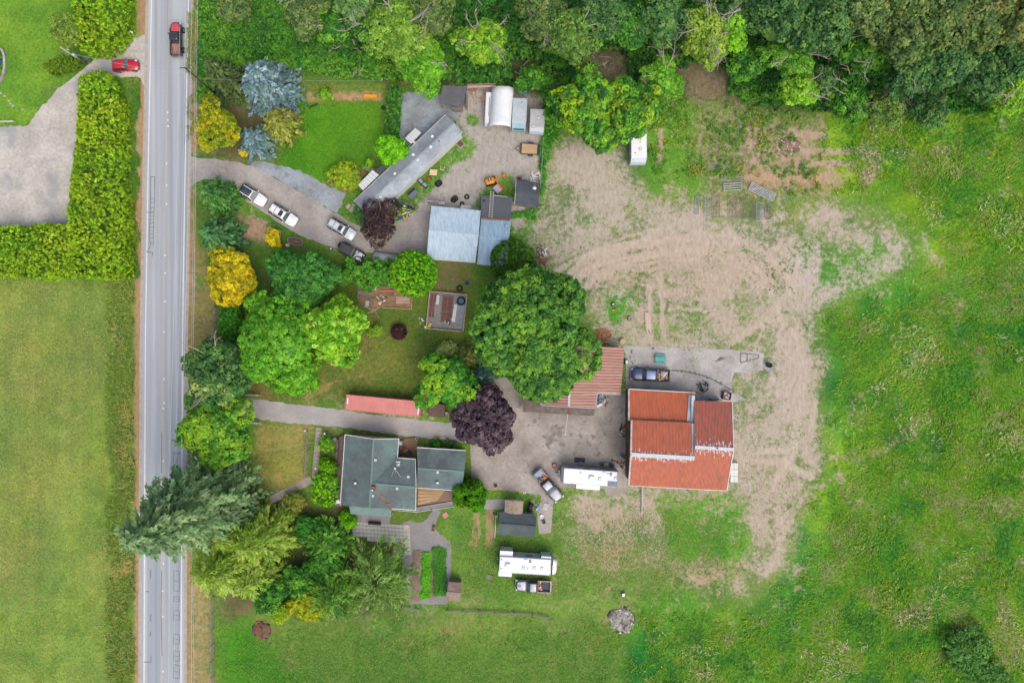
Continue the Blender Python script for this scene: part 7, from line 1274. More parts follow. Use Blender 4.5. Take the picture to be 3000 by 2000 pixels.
for i in range(5): MB().box(.1 * (i % 3) - .25 * (i == 0), -.34 + i * .165, .12 + .03 * (i % 2), 3.3 - .25 * (i % 3), .15, .12).obj('plank', mat('pale_plank', S(214, 192, 176), S(196, 172, 154), 1, .6), t)
for i in range(3): MB().box(-1.2 + i * 1.2, 0, .03, .1, .9, .06).obj('bearer', m_wood, t)
def heap(name, label, cat, px, py, rad, n, mats, seed, sz=(.15, .6), h=.35, base=None, z=0.0):
    t = put(name, label, cat, px, py, 0, None, z); r = np.random.default_rng(seed)
    if base: MB().blob(0, 0, 0, rad, rad * .9, h * .8, seed, .22, 18, 6).obj('mound', base, t, True)
    groups = {}
    for i in range(n):
        a = r.uniform(0, 6.28); q = rad * math.sqrt(r.uniform(0, 1)); mb = MB().box(q * math.cos(a), q * math.sin(a), h * (1 - q / rad) * .8 + r.uniform(.02, .12), r.uniform(*sz), r.uniform(.05, .2), r.uniform(.04, .12), r.uniform(0, 3.1), r.uniform(-.3, .3)); mb.obj('piece', mats[i % len(mats)], t)
    return t
m_br = mat('brown_sticks', S(128, 92, 74), S(100, 74, 62), 2, .7); m_ash = mat('ash', S(176, 172, 170), S(128, 116, 108), .9, 1.0, .95, fine=.3, spots=(S(80, 76, 76), 1.3, .58, .9)); m_ash2 = mat('brown_ash', S(166, 136, 118), S(120, 96, 84), .9, .9, .95, fine=.2, spots=(S(206, 196, 190), 1.4, .6, .8))
heap('debris_pile', 'pile of brown boards and white scraps at the edge of the lot behind the conifer', 'debris', 1577, 755, 1.7, 70, [m_br, m_wood, m_br, m_gwood, mat('rust_stick', S(150, 96, 66))], 2, (.4, 1.3)); heap('scrap_pile', 'white foam scraps on the brown debris pile', 'debris', 1592, 738, .9, 12, [m_wpl], 3, (.4, .7), .5, z=.15)
heap('burn_pile', 'large grey ash heap of a bonfire on the south grass', 'ash heap', 1822, 1815, 2.2, 60, [m_wpl, m_blk, m_gwood, m_dk, m_galv, m_br], 4, (.1, .35), .16, m_ash); heap('burn_pile', 'brown ash heap in the overgrown garden clearing', 'ash heap', 2312, 430, 1.7, 46, [m_br, m_gwood, m_wpl, m_wood, m_br], 5, (.15, .6), .5, m_ash2); heap('rotten_stump', 'rotten brown stump in the south field', 'stump', 768, 1845, 1.5, 34, [m_br, m_blk, mat('rust_stick', S(150, 96, 66))], 6, (.3, .9), .3, m_br)
heap('scrap_heap', 'colourful household junk heap at the end of the mobile home', 'junk', 1178, 625, 1.3, 46, [m_wpl, J[0], m_wpl, J[6], m_wood2, m_blk, J[7], m_galv], 7, (.15, .7), .45); heap('scrap_heap', 'jumbled scrap along the barn wall beneath the eave', 'junk', 1828, 1262, .9, 40, [m_blk, m_gwood, J[8], m_wpl, m_dk, m_galv], 8, (.3, 1.2), .5); heap('scrap_heap', 'blue and black oddments in the corner of the workshop', 'junk', 1762, 1166, .7, 20, [J[6], m_blk, J[6], m_wpl, m_dk], 9, (.2, .6), .4); heap('scrap_heap', 'white and red odds and ends at the barn corner by the trailer', 'junk', 1822, 1362, .8, 18, [m_wpl, J[8], m_blk, m_wpl], 10, (.15, .5), .3); heap('firewood_heap', 'split firewood on the brick bed between the house wings', 'firewood', 1183, 1322, .85, 34, [m_wood2, mat('rust_stick', S(150, 96, 66)), m_br], 11, (.3, .5), .4); heap('plastic_heap', 'crumpled black tarpaulin heap on the concrete apron', 'tarpaulin', 2060, 1130, .9, 26, [m_blk, m_dk, m_blk, m_grey], 12, (.4, .9), .5); heap('leafy_branch', 'heap of rust coloured dead leaves beside the workshop roof', 'branch', 1768, 985, 1.4, 150, [mat('rust_leaf', S(196, 124, 84), S(166, 100, 72), 2, .6)], 13, (.12, .3), .6); heap('pipe_bundle', 'bundle of silvery metal pipes under the edge of the huge maple', 'pipes', 1690, 868, .5, 14, [m_galv], 14, (1.2, 2.2), .2); heap('lumber_heap', 'criss crossed old boards behind the tarpaulin shelter', 'lumber', 1405, 272, 1.6, 20, [MATS['pink_board'], m_gwood, plain('red_board', S(196, 110, 96))], 15, (1.0, 2.6), .3); heap('white_tub_heap', 'grey and white sheeting heap behind the charcoal shed', 'tarpaulin', 1566, 518, .9, 18, [m_wpl, m_galv, m_wpl], 16, (.4, .9), .35); heap('litter', 'few boards left in the brush clearing north of the shelter', 'boards', 1545, 205, 1.8, 14, [m_gwood, m_wood2, m_wood], 17, (.8, 2.2), .15); heap('litter', 'cut branches in the brush clearing above the maple', 'branches', 1770, 190, 2.6, 16, [m_gwood, m_wood, m_wood2], 18, (.6, 1.8), .15)
# picnic table, camping set
t = put('picnic_table', 'teal painted picnic table on the concrete apron', 'picnic table', 1936, 1052, -3, None, .7); t.location.z = 0; m_teal = mat('teal_paint', S(96, 178, 170), S(80, 158, 154), 1, .6, .6)
for i in range(4): MB().box(0, -.3 + i * .2, .74, 1.75, .18, .05).obj('table_board', m_teal, t)
for s in (-1, 1):
    MB().box(0, s * .64, .45, 1.75, .26, .05).obj('seat_board', m_teal, t)
    for k in (-1, 1): MB().tube([(k * .65, s * .6, 0), (k * .65, s * .15, .72)], .045, 4).obj('leg', m_teal, t)
for k in (-1, 1): MB().box(k * .65, 0, .41, .06, 1.4, .08).obj('cross_beam', m_teal, t)
t = put('door_mat', 'black mat on the concrete beside the travel trailer door', 'mat', 1698, 1347, -4); MB().box(0, 0, .014, 1.75, .85, .02, bev=.004).obj('mat', plain('mat_black', S(72, 74, 80), .9), t)
t = put('trailer_step', 'grey folding step standing on the black mat', 'step', 1701, 1355, -4)
for i in range(3): MB().box(0, -.12 + .18 * (1 - i) , .12 + .14 * (2 - i) * 0 + .1 * i, .62, .2, .04).obj('tread', m_solar, t)
MB().box(0, -.05, .1, .6, .5, .06).obj('frame', m_dk, t)
for px, lab in ((1762, 'teal camping chair on the hitch side of the tan table'), (1790, 'teal camping chair on the barn side of the tan table')):
    t = put('camp_chair', lab, 'chair', px, 1357 + (px - 1762) * .1, 8 if px < 1770 else -8, 'camping chairs by the trailer'); MB().box(0, 0, .45, .5, .5, .05, bev=.02).obj('seat', plain('teal_canvas', S(80, 116, 124), .9), t); MB().box(0, -.24, .72, .5, .06, .55, bev=.02).obj('backrest', MATS['teal_canvas'], t)
    for a in (-1, 1):
        MB().box(a * .27, 0, .64, .06, .46, .04).obj('armrest', m_dk, t)
        for b in (-1, 1): MB().tube([(a * .24, b * .22, 0), (a * .24, b * .22, .44)], .02, 4).obj('leg', m_dk, t)
t = put('side_table', 'small tan folding table between the teal chairs', 'table', 1776, 1358, -3)
for i in range(3): MB().box(0, -.15 + .15 * i, .5, .68, .14, .04).obj('slat', m_wood2, t)
for a in (-1, 1):
    for b in (-1, 1): MB().tube([(a * .28, b * .16, 0), (a * .28, b * .16, .5)], .025, 4).obj('leg', m_wood, t)
def rack(name, label, cat, px, py, rz, m, L_, W_, h=.12):
    t = put(name, label, cat, px, py, rz); MB().box(0, 0, h, L_, W_ * .5, .1, bev=.02).obj('body', m, t)
    for s in (-1, 1): MB().tube([(s * L_ * .42, -W_ / 2, .08), (s * L_ * .42, W_ / 2, .08)], .07, 8).obj('wheel', m_tyre, t)
    MB().tube([(L_ * .4, 0, h + .05), (L_ * .7, 0, h + .5)], .025, 5).obj('handle', m, t); return t
rack('trolley_jack', 'rusty red trolley jack near the barn corner', 'jack', 1800, 1350, -22, plain('rusty_red', S(176, 84, 64)), 1.1, .3); rack('trolley_jack', 'red trolley jack outside the workshop corner', 'jack', 1776, 1184, 55, J[8], .8, .3); rack('red_wagon', 'small red cart beside the tan table by the mobile home', 'cart', 1256, 524, 20, J[8], .8, .55, .35); rack('red_wheelbarrow', 'red wheelbarrow on the gravel garden path', 'wheelbarrow', 1270, 1545, 80, plain('maroon', S(130, 62, 54)), .9, .5, .35); rack('green_wheelbarrow', 'green wheelbarrow by the bark bed on the lawn', 'wheelbarrow', 896, 312, 40, J[7], 1.0, .5, .35)
def table(name, label, px, py, rz, m, L_, W_, h=.6, cat='table'):
    t = put(name, label, cat, px, py, rz); n = max(2, int(W_ / .25))
    for i in range(n): MB().box(0, -W_ / 2 + W_ * (i + .5) / n, h, L_, W_ / n * .94, .05).obj('top_board', m, t)
    for a in (-1, 1):
        for b in (-1, 1): MB().box(a * (L_ / 2 - .08), b * (W_ / 2 - .08), h / 2 - .01, .08, .08, h - .03).obj('leg', m_wood, t)
    return t
table('plywood_table', 'pale plywood table outside the mobile home', 1271, 508, -5, mat('plywood', S(232, 206, 164), S(214, 184, 140), .8, .5), 1.2, .95); table('work_bench', 'dark bench with clutter by the mobile home wall', 1212, 572, 43, m_solar, 1.6, .7, .7, 'bench'); table('low_shelf', 'timber shelf with black trays by the mobile home wall', 1206, 563, 43, m_blk, 1.5, .45, .5, 'shelf')
t = put('grill', 'grey two lid barbecue cart by the mobile home', 'grill', 1240, 540, -42); MB().box(0, 0, .45, 1.7, .6, .8, bev=.03).obj('cart', m_dk, t)
for s in (-1, 1): MB().box(s * .45, .05, .9, .75, .5, .16, bev=.05).obj('lid', m_grey, t)
t = put('lawn_chair', 'white framed garden chair by the mobile home wall', 'chair', 1297, 495, -8); MB().box(0, 0, .4, .5, .45, .04).obj('seat', mat('rust_leaf', S(196, 124, 84)), t)
for a in (-1, 1): MB().box(a * .3, 0, .55, .05, .6, .05).obj('armrest', m_wpl, t); MB().box(a * .3, .25, .28, .05, .05, .56).obj('leg', m_wpl, t); MB().box(a * .3, -.25, .28, .05, .05, .56).obj('leg', m_wpl, t)
MB().box(0, -.3, .65, .64, .05, .4).obj('backrest', m_wpl, t)
t = put('blue_sheet', 'blue plastic sheet leaning beside the mobile home', 'sheet', 1183, 594, -40); MB().box(0, 0, .35, .75, .5, .04, 0, .35).obj('sheet', J[6], t); bar(thing('fence_plank', 'long diagonal board across the lane beside the blue sheet', 'board', G(1200, 600)), 'plank', G(1176, 588, .8), G(1224, 612, .8), .05, .9, m_gwood)
t = put('brick_planter', 'white edged planter box at the corner of the mobile home', 'planter', 1349, 423, 42)
for a in (-1, 1): MB().box(a * .5, 0, .2, .12, 1.1, .42).obj('side', m_conc3, t); MB().box(0, a * .5, .2, .88, .12, .40).obj('end', m_conc3, t)
MB().box(0, 0, .14, .86, .86, .2).obj('soil', mat('dark_soil', S(104, 82, 70)), t); MB().blob(0, 0, .25, .3, .3, .18, 3, .4).obj('dead_plant', m_br, t)
t = put('door_panel', 'pink grey door panel leaning on the garage front', 'door', 1287, 598, -4); MB().box(0, 0, .9, 1.9, .5, .05, 0, 0).obj('panel', MATS['pinkish_panel'], t); [MB().box(s * .8, 0, .45, .06, .4, .9).obj('prop', m_wood, t) for s in (-1, 1)]
t = put('bath_tub', 'white bathtub outside the garage', 'bathtub', 1365, 610, -5); MB().loft([ring(-.7, .7, .3, .02, .2), ring(-.85, .85, .4, .5, .25), ring(-.78, .78, .33, .5, .25), ring(-.65, .65, .25, .15, .2)]).obj('tub', m_wpl, t, True)
# mini excavator
t = put('mini_excavator', 'small orange mini excavator in the weeds north of the garage', 'excavator', 1438, 533, 16); m_or = plain('excavator_orange', S(232, 150, 30), .4)
for s in (-1, 1): MB().loft([ring(-.85, .85, .16, .02, .15), ring(-.95, .95, .17, .2, .16), ring(-.85, .85, .16, .4, .15)]).obj('track', m_tyre, t); t.children[-1].location = (0, s * .5, 0)
MB().loft([ring(-.9, .6, .5, .45, .25), ring(-.9, .65, .52, .9, .25), ring(-.8, .5, .42, 1.05, .2)]).obj('house', m_or, t, True); MB().box(-.1, .1, 1.12, .45, .4, .2, bev=.04).obj('seat', m_blk, t); MB().box(-.1, .1, 1.3, .1, .5, .06).obj('roll_bar', m_wpl, t)
MB().tube([(.6, -.1, .8), (1.5, 0, 1.7)], .1, 6).obj('boom', m_or, t); MB().tube([(1.5, 0, 1.7), (2.3, .3, .9)], .08, 6).obj('dipper', m_or, t); MB().box(2.35, .3, .6, .45, .5, .5, 0, .4, bev=.05).obj('bucket', m_or, t); MB().box(.95, 0, .2, .12, 1.3, .35).obj('blade', m_or, t)
t = put('tool_crate', 'square grey lidded crate with an orange end', 'crate', 1459, 555, 40); MB().box(-.15, 0, .4, .95, 1.25, .8, bev=.03).obj('crate', plain('crate_grey', S(186, 176, 190)), t); MB().box(.5, 0, .35, .32, 1.25, .7, bev=.06).obj('orange_end', plain('orange_red', S(232, 104, 70)), t)
t = put('metal_crate', 'pale metal frame crate behind the charcoal shed', 'crate', 1537, 524, -4); MB().box(0, 0, .35, .85, .7, .7, bev=.02).obj('crate', m_galv, t); MB().box(0, 0, .71, .7, .56, .03).obj('lid', m_grey, t)
# stock panels and field gates on the lot
m_rusty = plain('rusty_bar', S(158, 138, 132)); m_bar = plain('pale_bar', S(206, 212, 216), .5, .2)
def panel(label, px, py, rz, L_, W_, n, m, mid=True, name='stock_panel', z=.05, cat='livestock panel', r=.03, group='stock panels stacked on the lot'):
    t = put(name, label, cat, px, py, rz, group); bm_ = MB().tube([(-L_ / 2, 0, 0), (L_ / 2, 0, 0)], r, 4).mesh('bar', m)
    for i in range(n): o = link('bar', bm_, t); o.location = (0, -W_ / 2 + W_ * i / (n - 1), z)
    em = MB().tube([(0, -W_ / 2 - r, 0), (0, W_ / 2 + r, 0)], r * 1.1, 4).mesh('upright', m)
    for f in ((-.5, 0, .5) if mid else (-.5, .5)): o = link('upright', em, t); o.location = (L_ * f, 0, z + .03)
    return t
panel('white narrow stock panel closest to the weeds, lying on the dirt', 2042, 603, 85, 2.9, .7, 4, m_bar, False); panel('pale stock panel with a middle bar, second from the weeds', 2071, 604, 90, 3.5, 1.0, 5, m_bar); panel('grey stock panel between the pale and the rusty ones', 2097, 606, 90, 3.4, 1.3, 6, m_rusty); panel('rusty stock panel in the middle of the row', 2146, 606, 91, 3.5, 1.5, 7, m_rusty, False); panel('thin stock panel half grown through with grass', 2177, 608, 89, 3.5, 1.3, 6, m_rusty, False); panel('rusty stock panel fourth from the white field gate', 2205, 614, 88, 3.2, .9, 5, m_rusty); panel('pale blue stock panel third from the white field gate', 2225, 620, 89, 2.9, 1.0, 6, m_bar, False); panel('rusty stock panel below the white field gate', 2250, 620, 90, 2.5, 1.0, 5, m_rusty)
panel('faint grey stock panel lying in the garden weeds', 2106, 485, 3, 3.6, 1.1, 7, plain('weathered_bar', S(170, 176, 166)), True, group='stock panels in the weeds'); panel('thin grey wire panel behind the small white gate', 2145, 528, 0, 3.8, 1.1, 6, MATS['weathered_bar'], False, group='stock panels in the weeds'); panel('small white four bar gate lying on the ground', 2145, 548, 3, 2.9, 1.1, 4, m_bar, False, 'field_gate', .3, 'gate', .055, None)
t = panel('large white field gate with diagonal braces lying aslant', 2231, 563, -26, 4.3, 1.25, 6, m_bar, True, 'field_gate', .3, 'gate', .06, None)
for a in (-1, 1): MB().tube([(a * 2.1, -.6, .38), (a * .25, .6, .38)], .05, 4).obj('brace', m_bar, t); MB().tube([(a * 1.6, -.6, .38), (a * 1.0, .6, .38)], .05, 4).obj('brace', m_bar, t)
tag(MB().tube([G(1716, 812, .05), G(1711, 855, .08)], .035, 5).obj('metal_pipe', m_galv), 'single thin silver pipe lying on the dirt above the maple', 'pipe')
ladder('ladder', 'aluminium ladder lying against the back of the workshop', G(1776, 996, .5), G(1822, 1010, .5), .55, 9, m_alu); ladder('ladder', 'second aluminium ladder tucked under the first behind the workshop', G(1790, 1005, .25), G(1818, 1013, .25), .5, 6, m_alu)
t = put('cable_reel', 'wooden cable reel behind the workshop', 'cable reel', 1823, 1000); [MB().lathe(0, 0, [(.45, z), (.45, z + .06)], 14).obj('flange', m_wood2, t) for z in (0, .5)]; MB().lathe(0, 0, [(.2, .06), (.2, .5)], 10).obj('core', m_wood, t)
t = put('barbecue', 'black barbecue against the east wall of the workshop', 'grill', 1834, 1060, 0); MB().box(0, 0, .5, .55, .8, .7, bev=.03).obj('firebox', m_blk, t); [MB().box(a * .22, b * .33, .12, .05, .05, .3).obj('leg', m_dk, t) for a in (-1, 1) for b in (-1, 1)]; MB().box(0, 0, .88, .42, .6, .05).obj('grate', m_galv, t)
t = put('rusty_chassis', 'rusty triangular trailer frame on the concrete apron', 'trailer frame', 2195, 1048, 0)
for a, b in (((-1.4, .75), (1.5, .45)), ((-1.4, -.85), (1.5, -.05)), ((-1.4, .75), (-1.4, -.85)), ((-.35, .65), (-.35, -.6)), ((1.5, .45), (1.5, -.05))): MB().tube([(a[0], a[1], .15), (b[0], b[1], .15)], .05, 4).obj('beam', m_rusty, t)
t = put('rusty_crate', 'rusty square crate full of scrap beside the barn', 'crate', 2126, 1158, -8)
for a in (-1, 1): MB().box(a * .6, 0, .45, .1, 1.25, .9).obj('side', mat('rust', S(150, 104, 84)), t); MB().box(0, a * .6, .45, 1.1, .1, .88).obj('side', MATS['rust'], t)
scatter(t, 12, (-.4, .4, -.4, .4), .5, [m_galv, m_wpl, m_br, m_grey], 21, (.3, .7), 'scrap_piece'); MB().torus(0, 0, .75, .35, .06).obj('hoop', m_galv, t)
t = put('leaning_sheet', 'blue panel leaning behind the barn next to the rusty crate', 'panel', 2092, 1169, -2); MB().box(0, 0, .8, 1.7, .08, 1.6, bev=.02).obj('panel', plain('slate_blue', S(80, 120, 160)), t)
t = put('teal_bin', 'teal bin peeking from behind the lean-to roof of the barn', 'bin', 1897, 1141); MB().loft([ring(-.35, .35, .3, 0, .08), ring(-.42, .42, .38, 1.0, .1), ring(-.36, .36, .3, 1.06, .1)]).obj('bin', m_teal, t)
t = put('board_rack', 'two loose planks on the concrete beside the barn lean-to', 'planks', 2020, 1145, -5); MB().box(0, .1, .05, 2.8, .14, .06).obj('plank', m_wood2, t); MB().box(.6, -.12, .05, 2.6, .12, .06, -.03).obj('plank', m_wood, t)
t = put('panel_rack', 'white translucent panels stacked against the east end of the barn', 'panels', 2147, 1382, 0)
for i in range(3):
    for j in range(2): MB().box(-.32 + j * .62, 1.05 - i * 1.05, .7, .58, 1.0, .05).obj('panel', m_awn, t)
for i in range(4): MB().box(0, 1.58 - i * 1.05, .72, 1.3, .06, .08).obj('batten', m_wood2, t); 
for a in (-1, 1):
    for b in (-1, 1): MB().box(a * .6, b * 1.55, .33, .08, .08, .66).obj('leg', m_wood, t)
tag(MB().tube([G(1882, 1420, .6), G(1880, 1505, .1)], .11, 8).obj('drain_pipe', m_galv), 'long grey drain pipe running from the barn into the grass', 'pipe')
t = put('leaning_board', 'white board leaning at the workshop corner', 'board', 1755, 1186, 30); MB().box(0, 0, .6, .95, .35, .05, 0, .25).obj('board', m_wpl, t); MB().box(.3, 0, .28, .05, .3, .56).obj('prop', m_wood, t)
t = put('grey_trough', 'grey metal trough leaning at the barn door by the trailer', 'trough', 1828, 1339, -35); MB().box(0, 0, .25, 1.5, .45, .5, bev=.04).obj('trough', m_galv, t); MB().box(0, 0, .49, 1.35, .33, .04).obj('inside', m_dk, t)
for i, (x, y, m_, lab) in enumerate(((1738, 1203, J[0], 'yellow toy at the workshop corner'), (1735, 1212, J[3], 'orange toy at the workshop corner'))): t = put('toy', lab + ' beneath the eave', 'toy', x, y); MB().box(0, 0, .2, .5, .3, .3, .4, bev=.06).obj('body', m_, t); [MB().tube([(a, -.2, .1), (a, .2, .1)], .1, 8).obj('wheel', m_tyre, t) for a in (-.18, .18)]
# garden enclosure
t = thing('garden_enclosure', 'timber framed vegetable enclosure full of materials on the lawn', 'garden bed', G(1308, 912)); q = [(1260, 854), (1369, 864), (1357, 971), (1250, 962)]; P = [G(*p) for p in q]
for a, b in zip(P, P[1:] + P[:1]): bar(t, 'frame_board', (a[0], a[1], .3), (b[0], b[1], .3), .14, .6, mat('grey_tan_board', S(196, 178, 156), S(160, 142, 124), 1, .7))
MB().sheet([p[:2] for p in P], .03).obj('gravel_floor', m_dgrav, t, world=True)
m_rs = mat('rusty_red_soil', S(128, 88, 76), S(104, 72, 64), .8, .8, .95)
for i, pz in enumerate(([(1263, 858), (1281, 860), (1272, 930), (1255, 928)], [(1297, 865), (1329, 869), (1321, 946), (1290, 942)])):
    b_ = MB().prism(P2(pz), 0, .12).obj('bed', m_rs, t, world=True); pp = [G(x, y, .2) for x, y in pz]
    for a, b in list(zip(pp, pp[1:] + pp[:1])) + [(lerp(pp[0], pp[1], .5), lerp(pp[3], pp[2], .5)), (lerp(pp[0], pp[3], .6), lerp(pp[1], pp[2], .6))]: bar(t, 'bed_batten', a, b, .06, .1, m_gwood)
MB().prism(P2([(1340, 895), (1362, 890), (1353, 966), (1332, 962)]), 0, .06).obj('grey_bed', m_bgrav, t, world=True)
t = put('hose_coil', 'blue hose coiled inside a black tyre in the enclosure', 'hose', 1351, 882); MB().torus(0, 0, .14, .6, .14).obj('tyre_ring', m_tyre, t, True); [MB().torus(0, 0, .1 + i * .05, .38 - i * .09, .035, 16, 5).obj('hose_loop', plain('hose_blue', S(80, 160, 190)), t, True) for i in range(3)]
t = put('gutter_bundle', 'bundle of long white gutters lying in the garden enclosure', 'gutters', 1332, 917, 82); [MB().box(0, -.17 + i * .17, .2, 3.0 - .2 * (i % 2), .14, .1).obj('gutter', m_wpl, t) for i in range(3)]
t = put('white_crate', 'white lattice crate in the garden enclosure', 'crate', 1283, 878, 85); [MB().box(0, -.2 + i * .2, .3, 1.5, .05, .06).obj('bar', m_wpl, t) for i in range(3)]; [MB().box(-.7 + i * .28, 0, .3, .05, .45, .05).obj('bar', m_wpl, t) for i in range(6)]
MB().box(0, 0, .13, 1.5, .4, .25).obj('base', m_galv, t); t = put('grey_plank', 'grey board beside the white lattice crate in the enclosure', 'board', 1276, 905, 87); MB().box(0, 0, .2, 2.2, .3, .06).obj('plank', m_gwood, t); MB().box(0, 0, .1, 1.8, .1, .14).obj('bearer', m_wood, t)
t = put('yellow_slide', 'small yellow plastic slide in the garden enclosure corner', 'slide', 1259, 954, 60); MB().box(0, 0, .3, .95, .35, .06, 0, .3, bev=.02).obj('chute', J[0], t); MB().box(.45, 0, .3, .08, .4, .6).obj('steps', J[0], t)
heap('pot_group', 'few broken pots on the grass beside the garden enclosure', 'pots', 1238, 938, .7, 9, [m_wpl, mat('rust', S(150, 104, 84)), m_grey, m_wood2], 31, (.2, .4), .2); heap('tool_litter', 'green and white tools at the foot of the long bed', 'tools', 1312, 940, .6, 12, [J[7], m_wpl, m_blk], 32, (.3, .6), .15)
t = put('white_block', 'white corner block outside the garden enclosure', 'block', 1248, 958, 10); MB().lathe(0, 0, [(.22, 0), (.28, .1), (.28, .3), (.15, .4)], 10).obj('block', m_wpl, t, True)
# compost yard
t = thing('compost_yard', 'brown timber edged compost yard behind the maple', 'compost bed', G(1130, 878)); MB().sheet(rough_poly(P2([(1050, 840), (1160, 838), (1210, 862), (1208, 903), (1065, 900), (1045, 872)]), .5, .1, 5), .012).obj('bark_floor', mat('bark_mulch', S(162, 128, 98), S(124, 100, 80), .9, .9, .95, fine=.25), t, world=True)
for a, b in (((1208, 866), (1206, 904)), ((1120, 901), (1207, 905)), ((1046, 866), (1100, 876)), ((1024, 834), (1160, 832))): bar(t, 'edge_board', G(*a, .15), G(*b, .15), .1, .3, m_wood2 if a[0] > 1100 else m_wood)
def pallet(label, px, py, rz, L_, W_, n, m, z=0.0):
    t = put('pallet', label, 'pallet', px, py, rz)
    for i in range(n): MB().box(0, -W_ / 2 + W_ * (i + .5) / n, .16, L_, W_ / n * .7, .03).obj('slat', m, t)
    for f in (-.45, 0, .45): MB().box(L_ * f, 0, .075, .1, W_, .13).obj('bearer', m_wood, t)
pallet('old grey pallet on the west side of the compost yard', 1070, 861, -4, 2.4, 1.05, 6, m_gwood); pallet('big pallet stack with an orange board in the compost yard', 1132, 853, -2, 2.4, 1.7, 8, m_wood); pallet('pinkish pallet at the east side of the compost yard', 1181, 879, -2, 2.3, 1.15, 5, MATS['pink_board']); tag(MB().box(*G(1132, 852)[:2], .23, 2.2, .16, .06, R(-2)).obj('orange_board', J[3]), 'orange brown board lying on the big pallet', 'board')
t = put('grey_sheet', 'grey metal sheet propped in the compost yard', 'sheet', 1077, 890, 86); MB().box(0, 0, .3, .95, .6, .04).obj('sheet', m_galv, t); MB().box(0, 0, .14, .1, .5, .28).obj('prop', m_wood, t)
heap('compost_litter', 'white and blue litter in the middle of the compost yard', 'litter', 1118, 875, 1.0, 20, [m_wpl, J[6], m_blk, m_wpl, m_wood2], 33, (.15, .45), .15); heap('board_pile', 'long loose boards below the compost yard', 'boards', 1096, 907, .3, 7, [m_wood, m_gwood, m_wood2], 34, (2.4, 3.2), .12)
t = put('potting_bench', 'white framed box on the old grey pallets', 'box', 1097, 846); MB().box(0, 0, .3, .6, .4, .5, bev=.02).obj('frame', m_wpl, t); MB().box(0, 0, .56, .42, .24, .03).obj('opening', m_dk, t)
# beds and edging
t = thing('timber_bed', 'timber edged bed around the golden green bush', 'garden bed', G(1015, 530)); MB().sheet(P2([(953, 532), (1000, 500), (1050, 492), (1071, 511), (1016, 563)]), .012).obj('bark_floor', MATS['bark_mulch'], t, world=True)
for a, b in (((953, 532), (1016, 564)), ((1016, 564), (1071, 511)), ((1071, 511), (1052, 492))): bar(t, 'edge_board', G(*a, .12), G(*b, .12), .12, .26, mat('orange_board', S(190, 140, 100), None, 1, .6))
t = thing('octagon_planter', 'long octagonal raised planter below the parked SUVs', 'planter', G(866, 706)); o8 = [(845, 697), (862, 695), (880, 700), (889, 708), (886, 718), (872, 719), (850, 714), (843, 705)]; MB().prism(P2([(x * .96 + 866 * .04, y * .96 + 706 * .04) for x, y in o8]), 0, .22).obj('soil', MATS['dark_soil'], t, world=True)
for a, b in zip(o8, o8[1:] + o8[:1]): bar(t, 'edge_board', G(*a, .2), G(*b, .2), .1, .4, m_gwood)
bar(t, 'divider', G(862, 706, .22), G(886, 712, .22), .08, .1, m_gwood)
t = thing('raised_bed', 'small square raised bed behind the round yellow shrub', 'garden bed', G(810, 684)); MB().prism(P2([(799, 674), (821, 676), (820, 696), (798, 694)]), 0, .2).obj('soil', MATS['dark_soil'], t, world=True); [bar(t, 'edge_board', G(*a, .16), G(*b, .16), .08, .32, m_wood2) for a, b in (((798, 673), (822, 675)), ((822, 675), (821, 697)), ((798, 673), (797, 695)))]; barrel('sundial', 'white round sundial in the small square bed', 816, 684, .2, .5, m_wpl, 'sundial', m_wpl)
t = put('red_stool', 'red stool on the grass beside the yellow shrub', 'stool', 833, 717); MB().lathe(0, 0, [(.2, 0), (.25, .4), (.27, .45), (.1, .46)], 12).obj('stool', J[8], t, True); t = put('white_box', 'white box beside the red stool', 'box', 844, 719, -5); MB().box(0, 0, .2, .5, .4, .4, bev=.03).obj('box', m_wpl, t); MB().box(0, 0, .41, .54, .44, .03).obj('lid', m_galv, t)
t = put('yellow_trough', 'bright yellow trough on the bark bed behind the lawn', 'trough', 1086, 284, -2); MB().loft([ring(-1.0, 1.0, .24, 0, .06), ring(-1.05, 1.05, .28, .34, .06), ring(-.98, .98, .21, .34, .05), ring(-.94, .94, .17, .1, .05)]).obj('trough', plain('bright_yellow', S(250, 180, 10), .5), t)
tag(MB().tube([G(906, 316, .1), G(914, 311, .12), G(922, 309, .12), G(930, 305, .1)], .14, 7).obj('black_hose', m_blk), 'black drain hose on the lawn corner by the wheelbarrow', 'hose')
t = thing('flower_bed', 'white edged oval flower bed at the edge of the western lawn', 'flower bed', G(-12, 190)); ov = [(-60, 140), (-10, 138), (6, 146), (13, 165), (14, 195), (10, 220), (0, 240), (-30, 246)]
for a, b in zip(ov, ov[1:]): bar(t, 'edge_block', G(*a, .15), G(*b, .15), .35, .3, m_conc2)
cover('flower_bed_plants', [(-60, 145), (-4, 145), (7, 170), (7, 200), (0, 225), (-50, 240)], 160, [L(60, 120, 40), L(80, 140, 44)], (.1, .5), .1, 91); cover('flower_bed_blossom', [(-20, 145), (5, 150), (9, 180), (5, 222), (-20, 230)], 26, [L(40, 70, 190), L(60, 90, 210)], (.4, .6), .08, 92, nl=6)
stn = MB().blob(0, 0, .03, .22, .18, .09, 4, .2).mesh('stepping_stone', m_pat)
for i, (x, y, lab) in enumerate(((2, 273, 'stepping stone nearest the picture edge on the western lawn'), (14, 282, 'second stepping stone on the western lawn'), (26, 297, 'pale stepping stone third in the lawn row'), (31, 304, 'stepping stone fourth in the lawn row'), (38, 310, 'stepping stone fifth in the lawn row'), (66, 322, 'last stepping stone of the lawn row beside the gravel'))): o = link('stepping_stone', stn); o.location = G(x, y)[:2] + (.0,); tag(o, lab, 'stone', 'stepping stones')
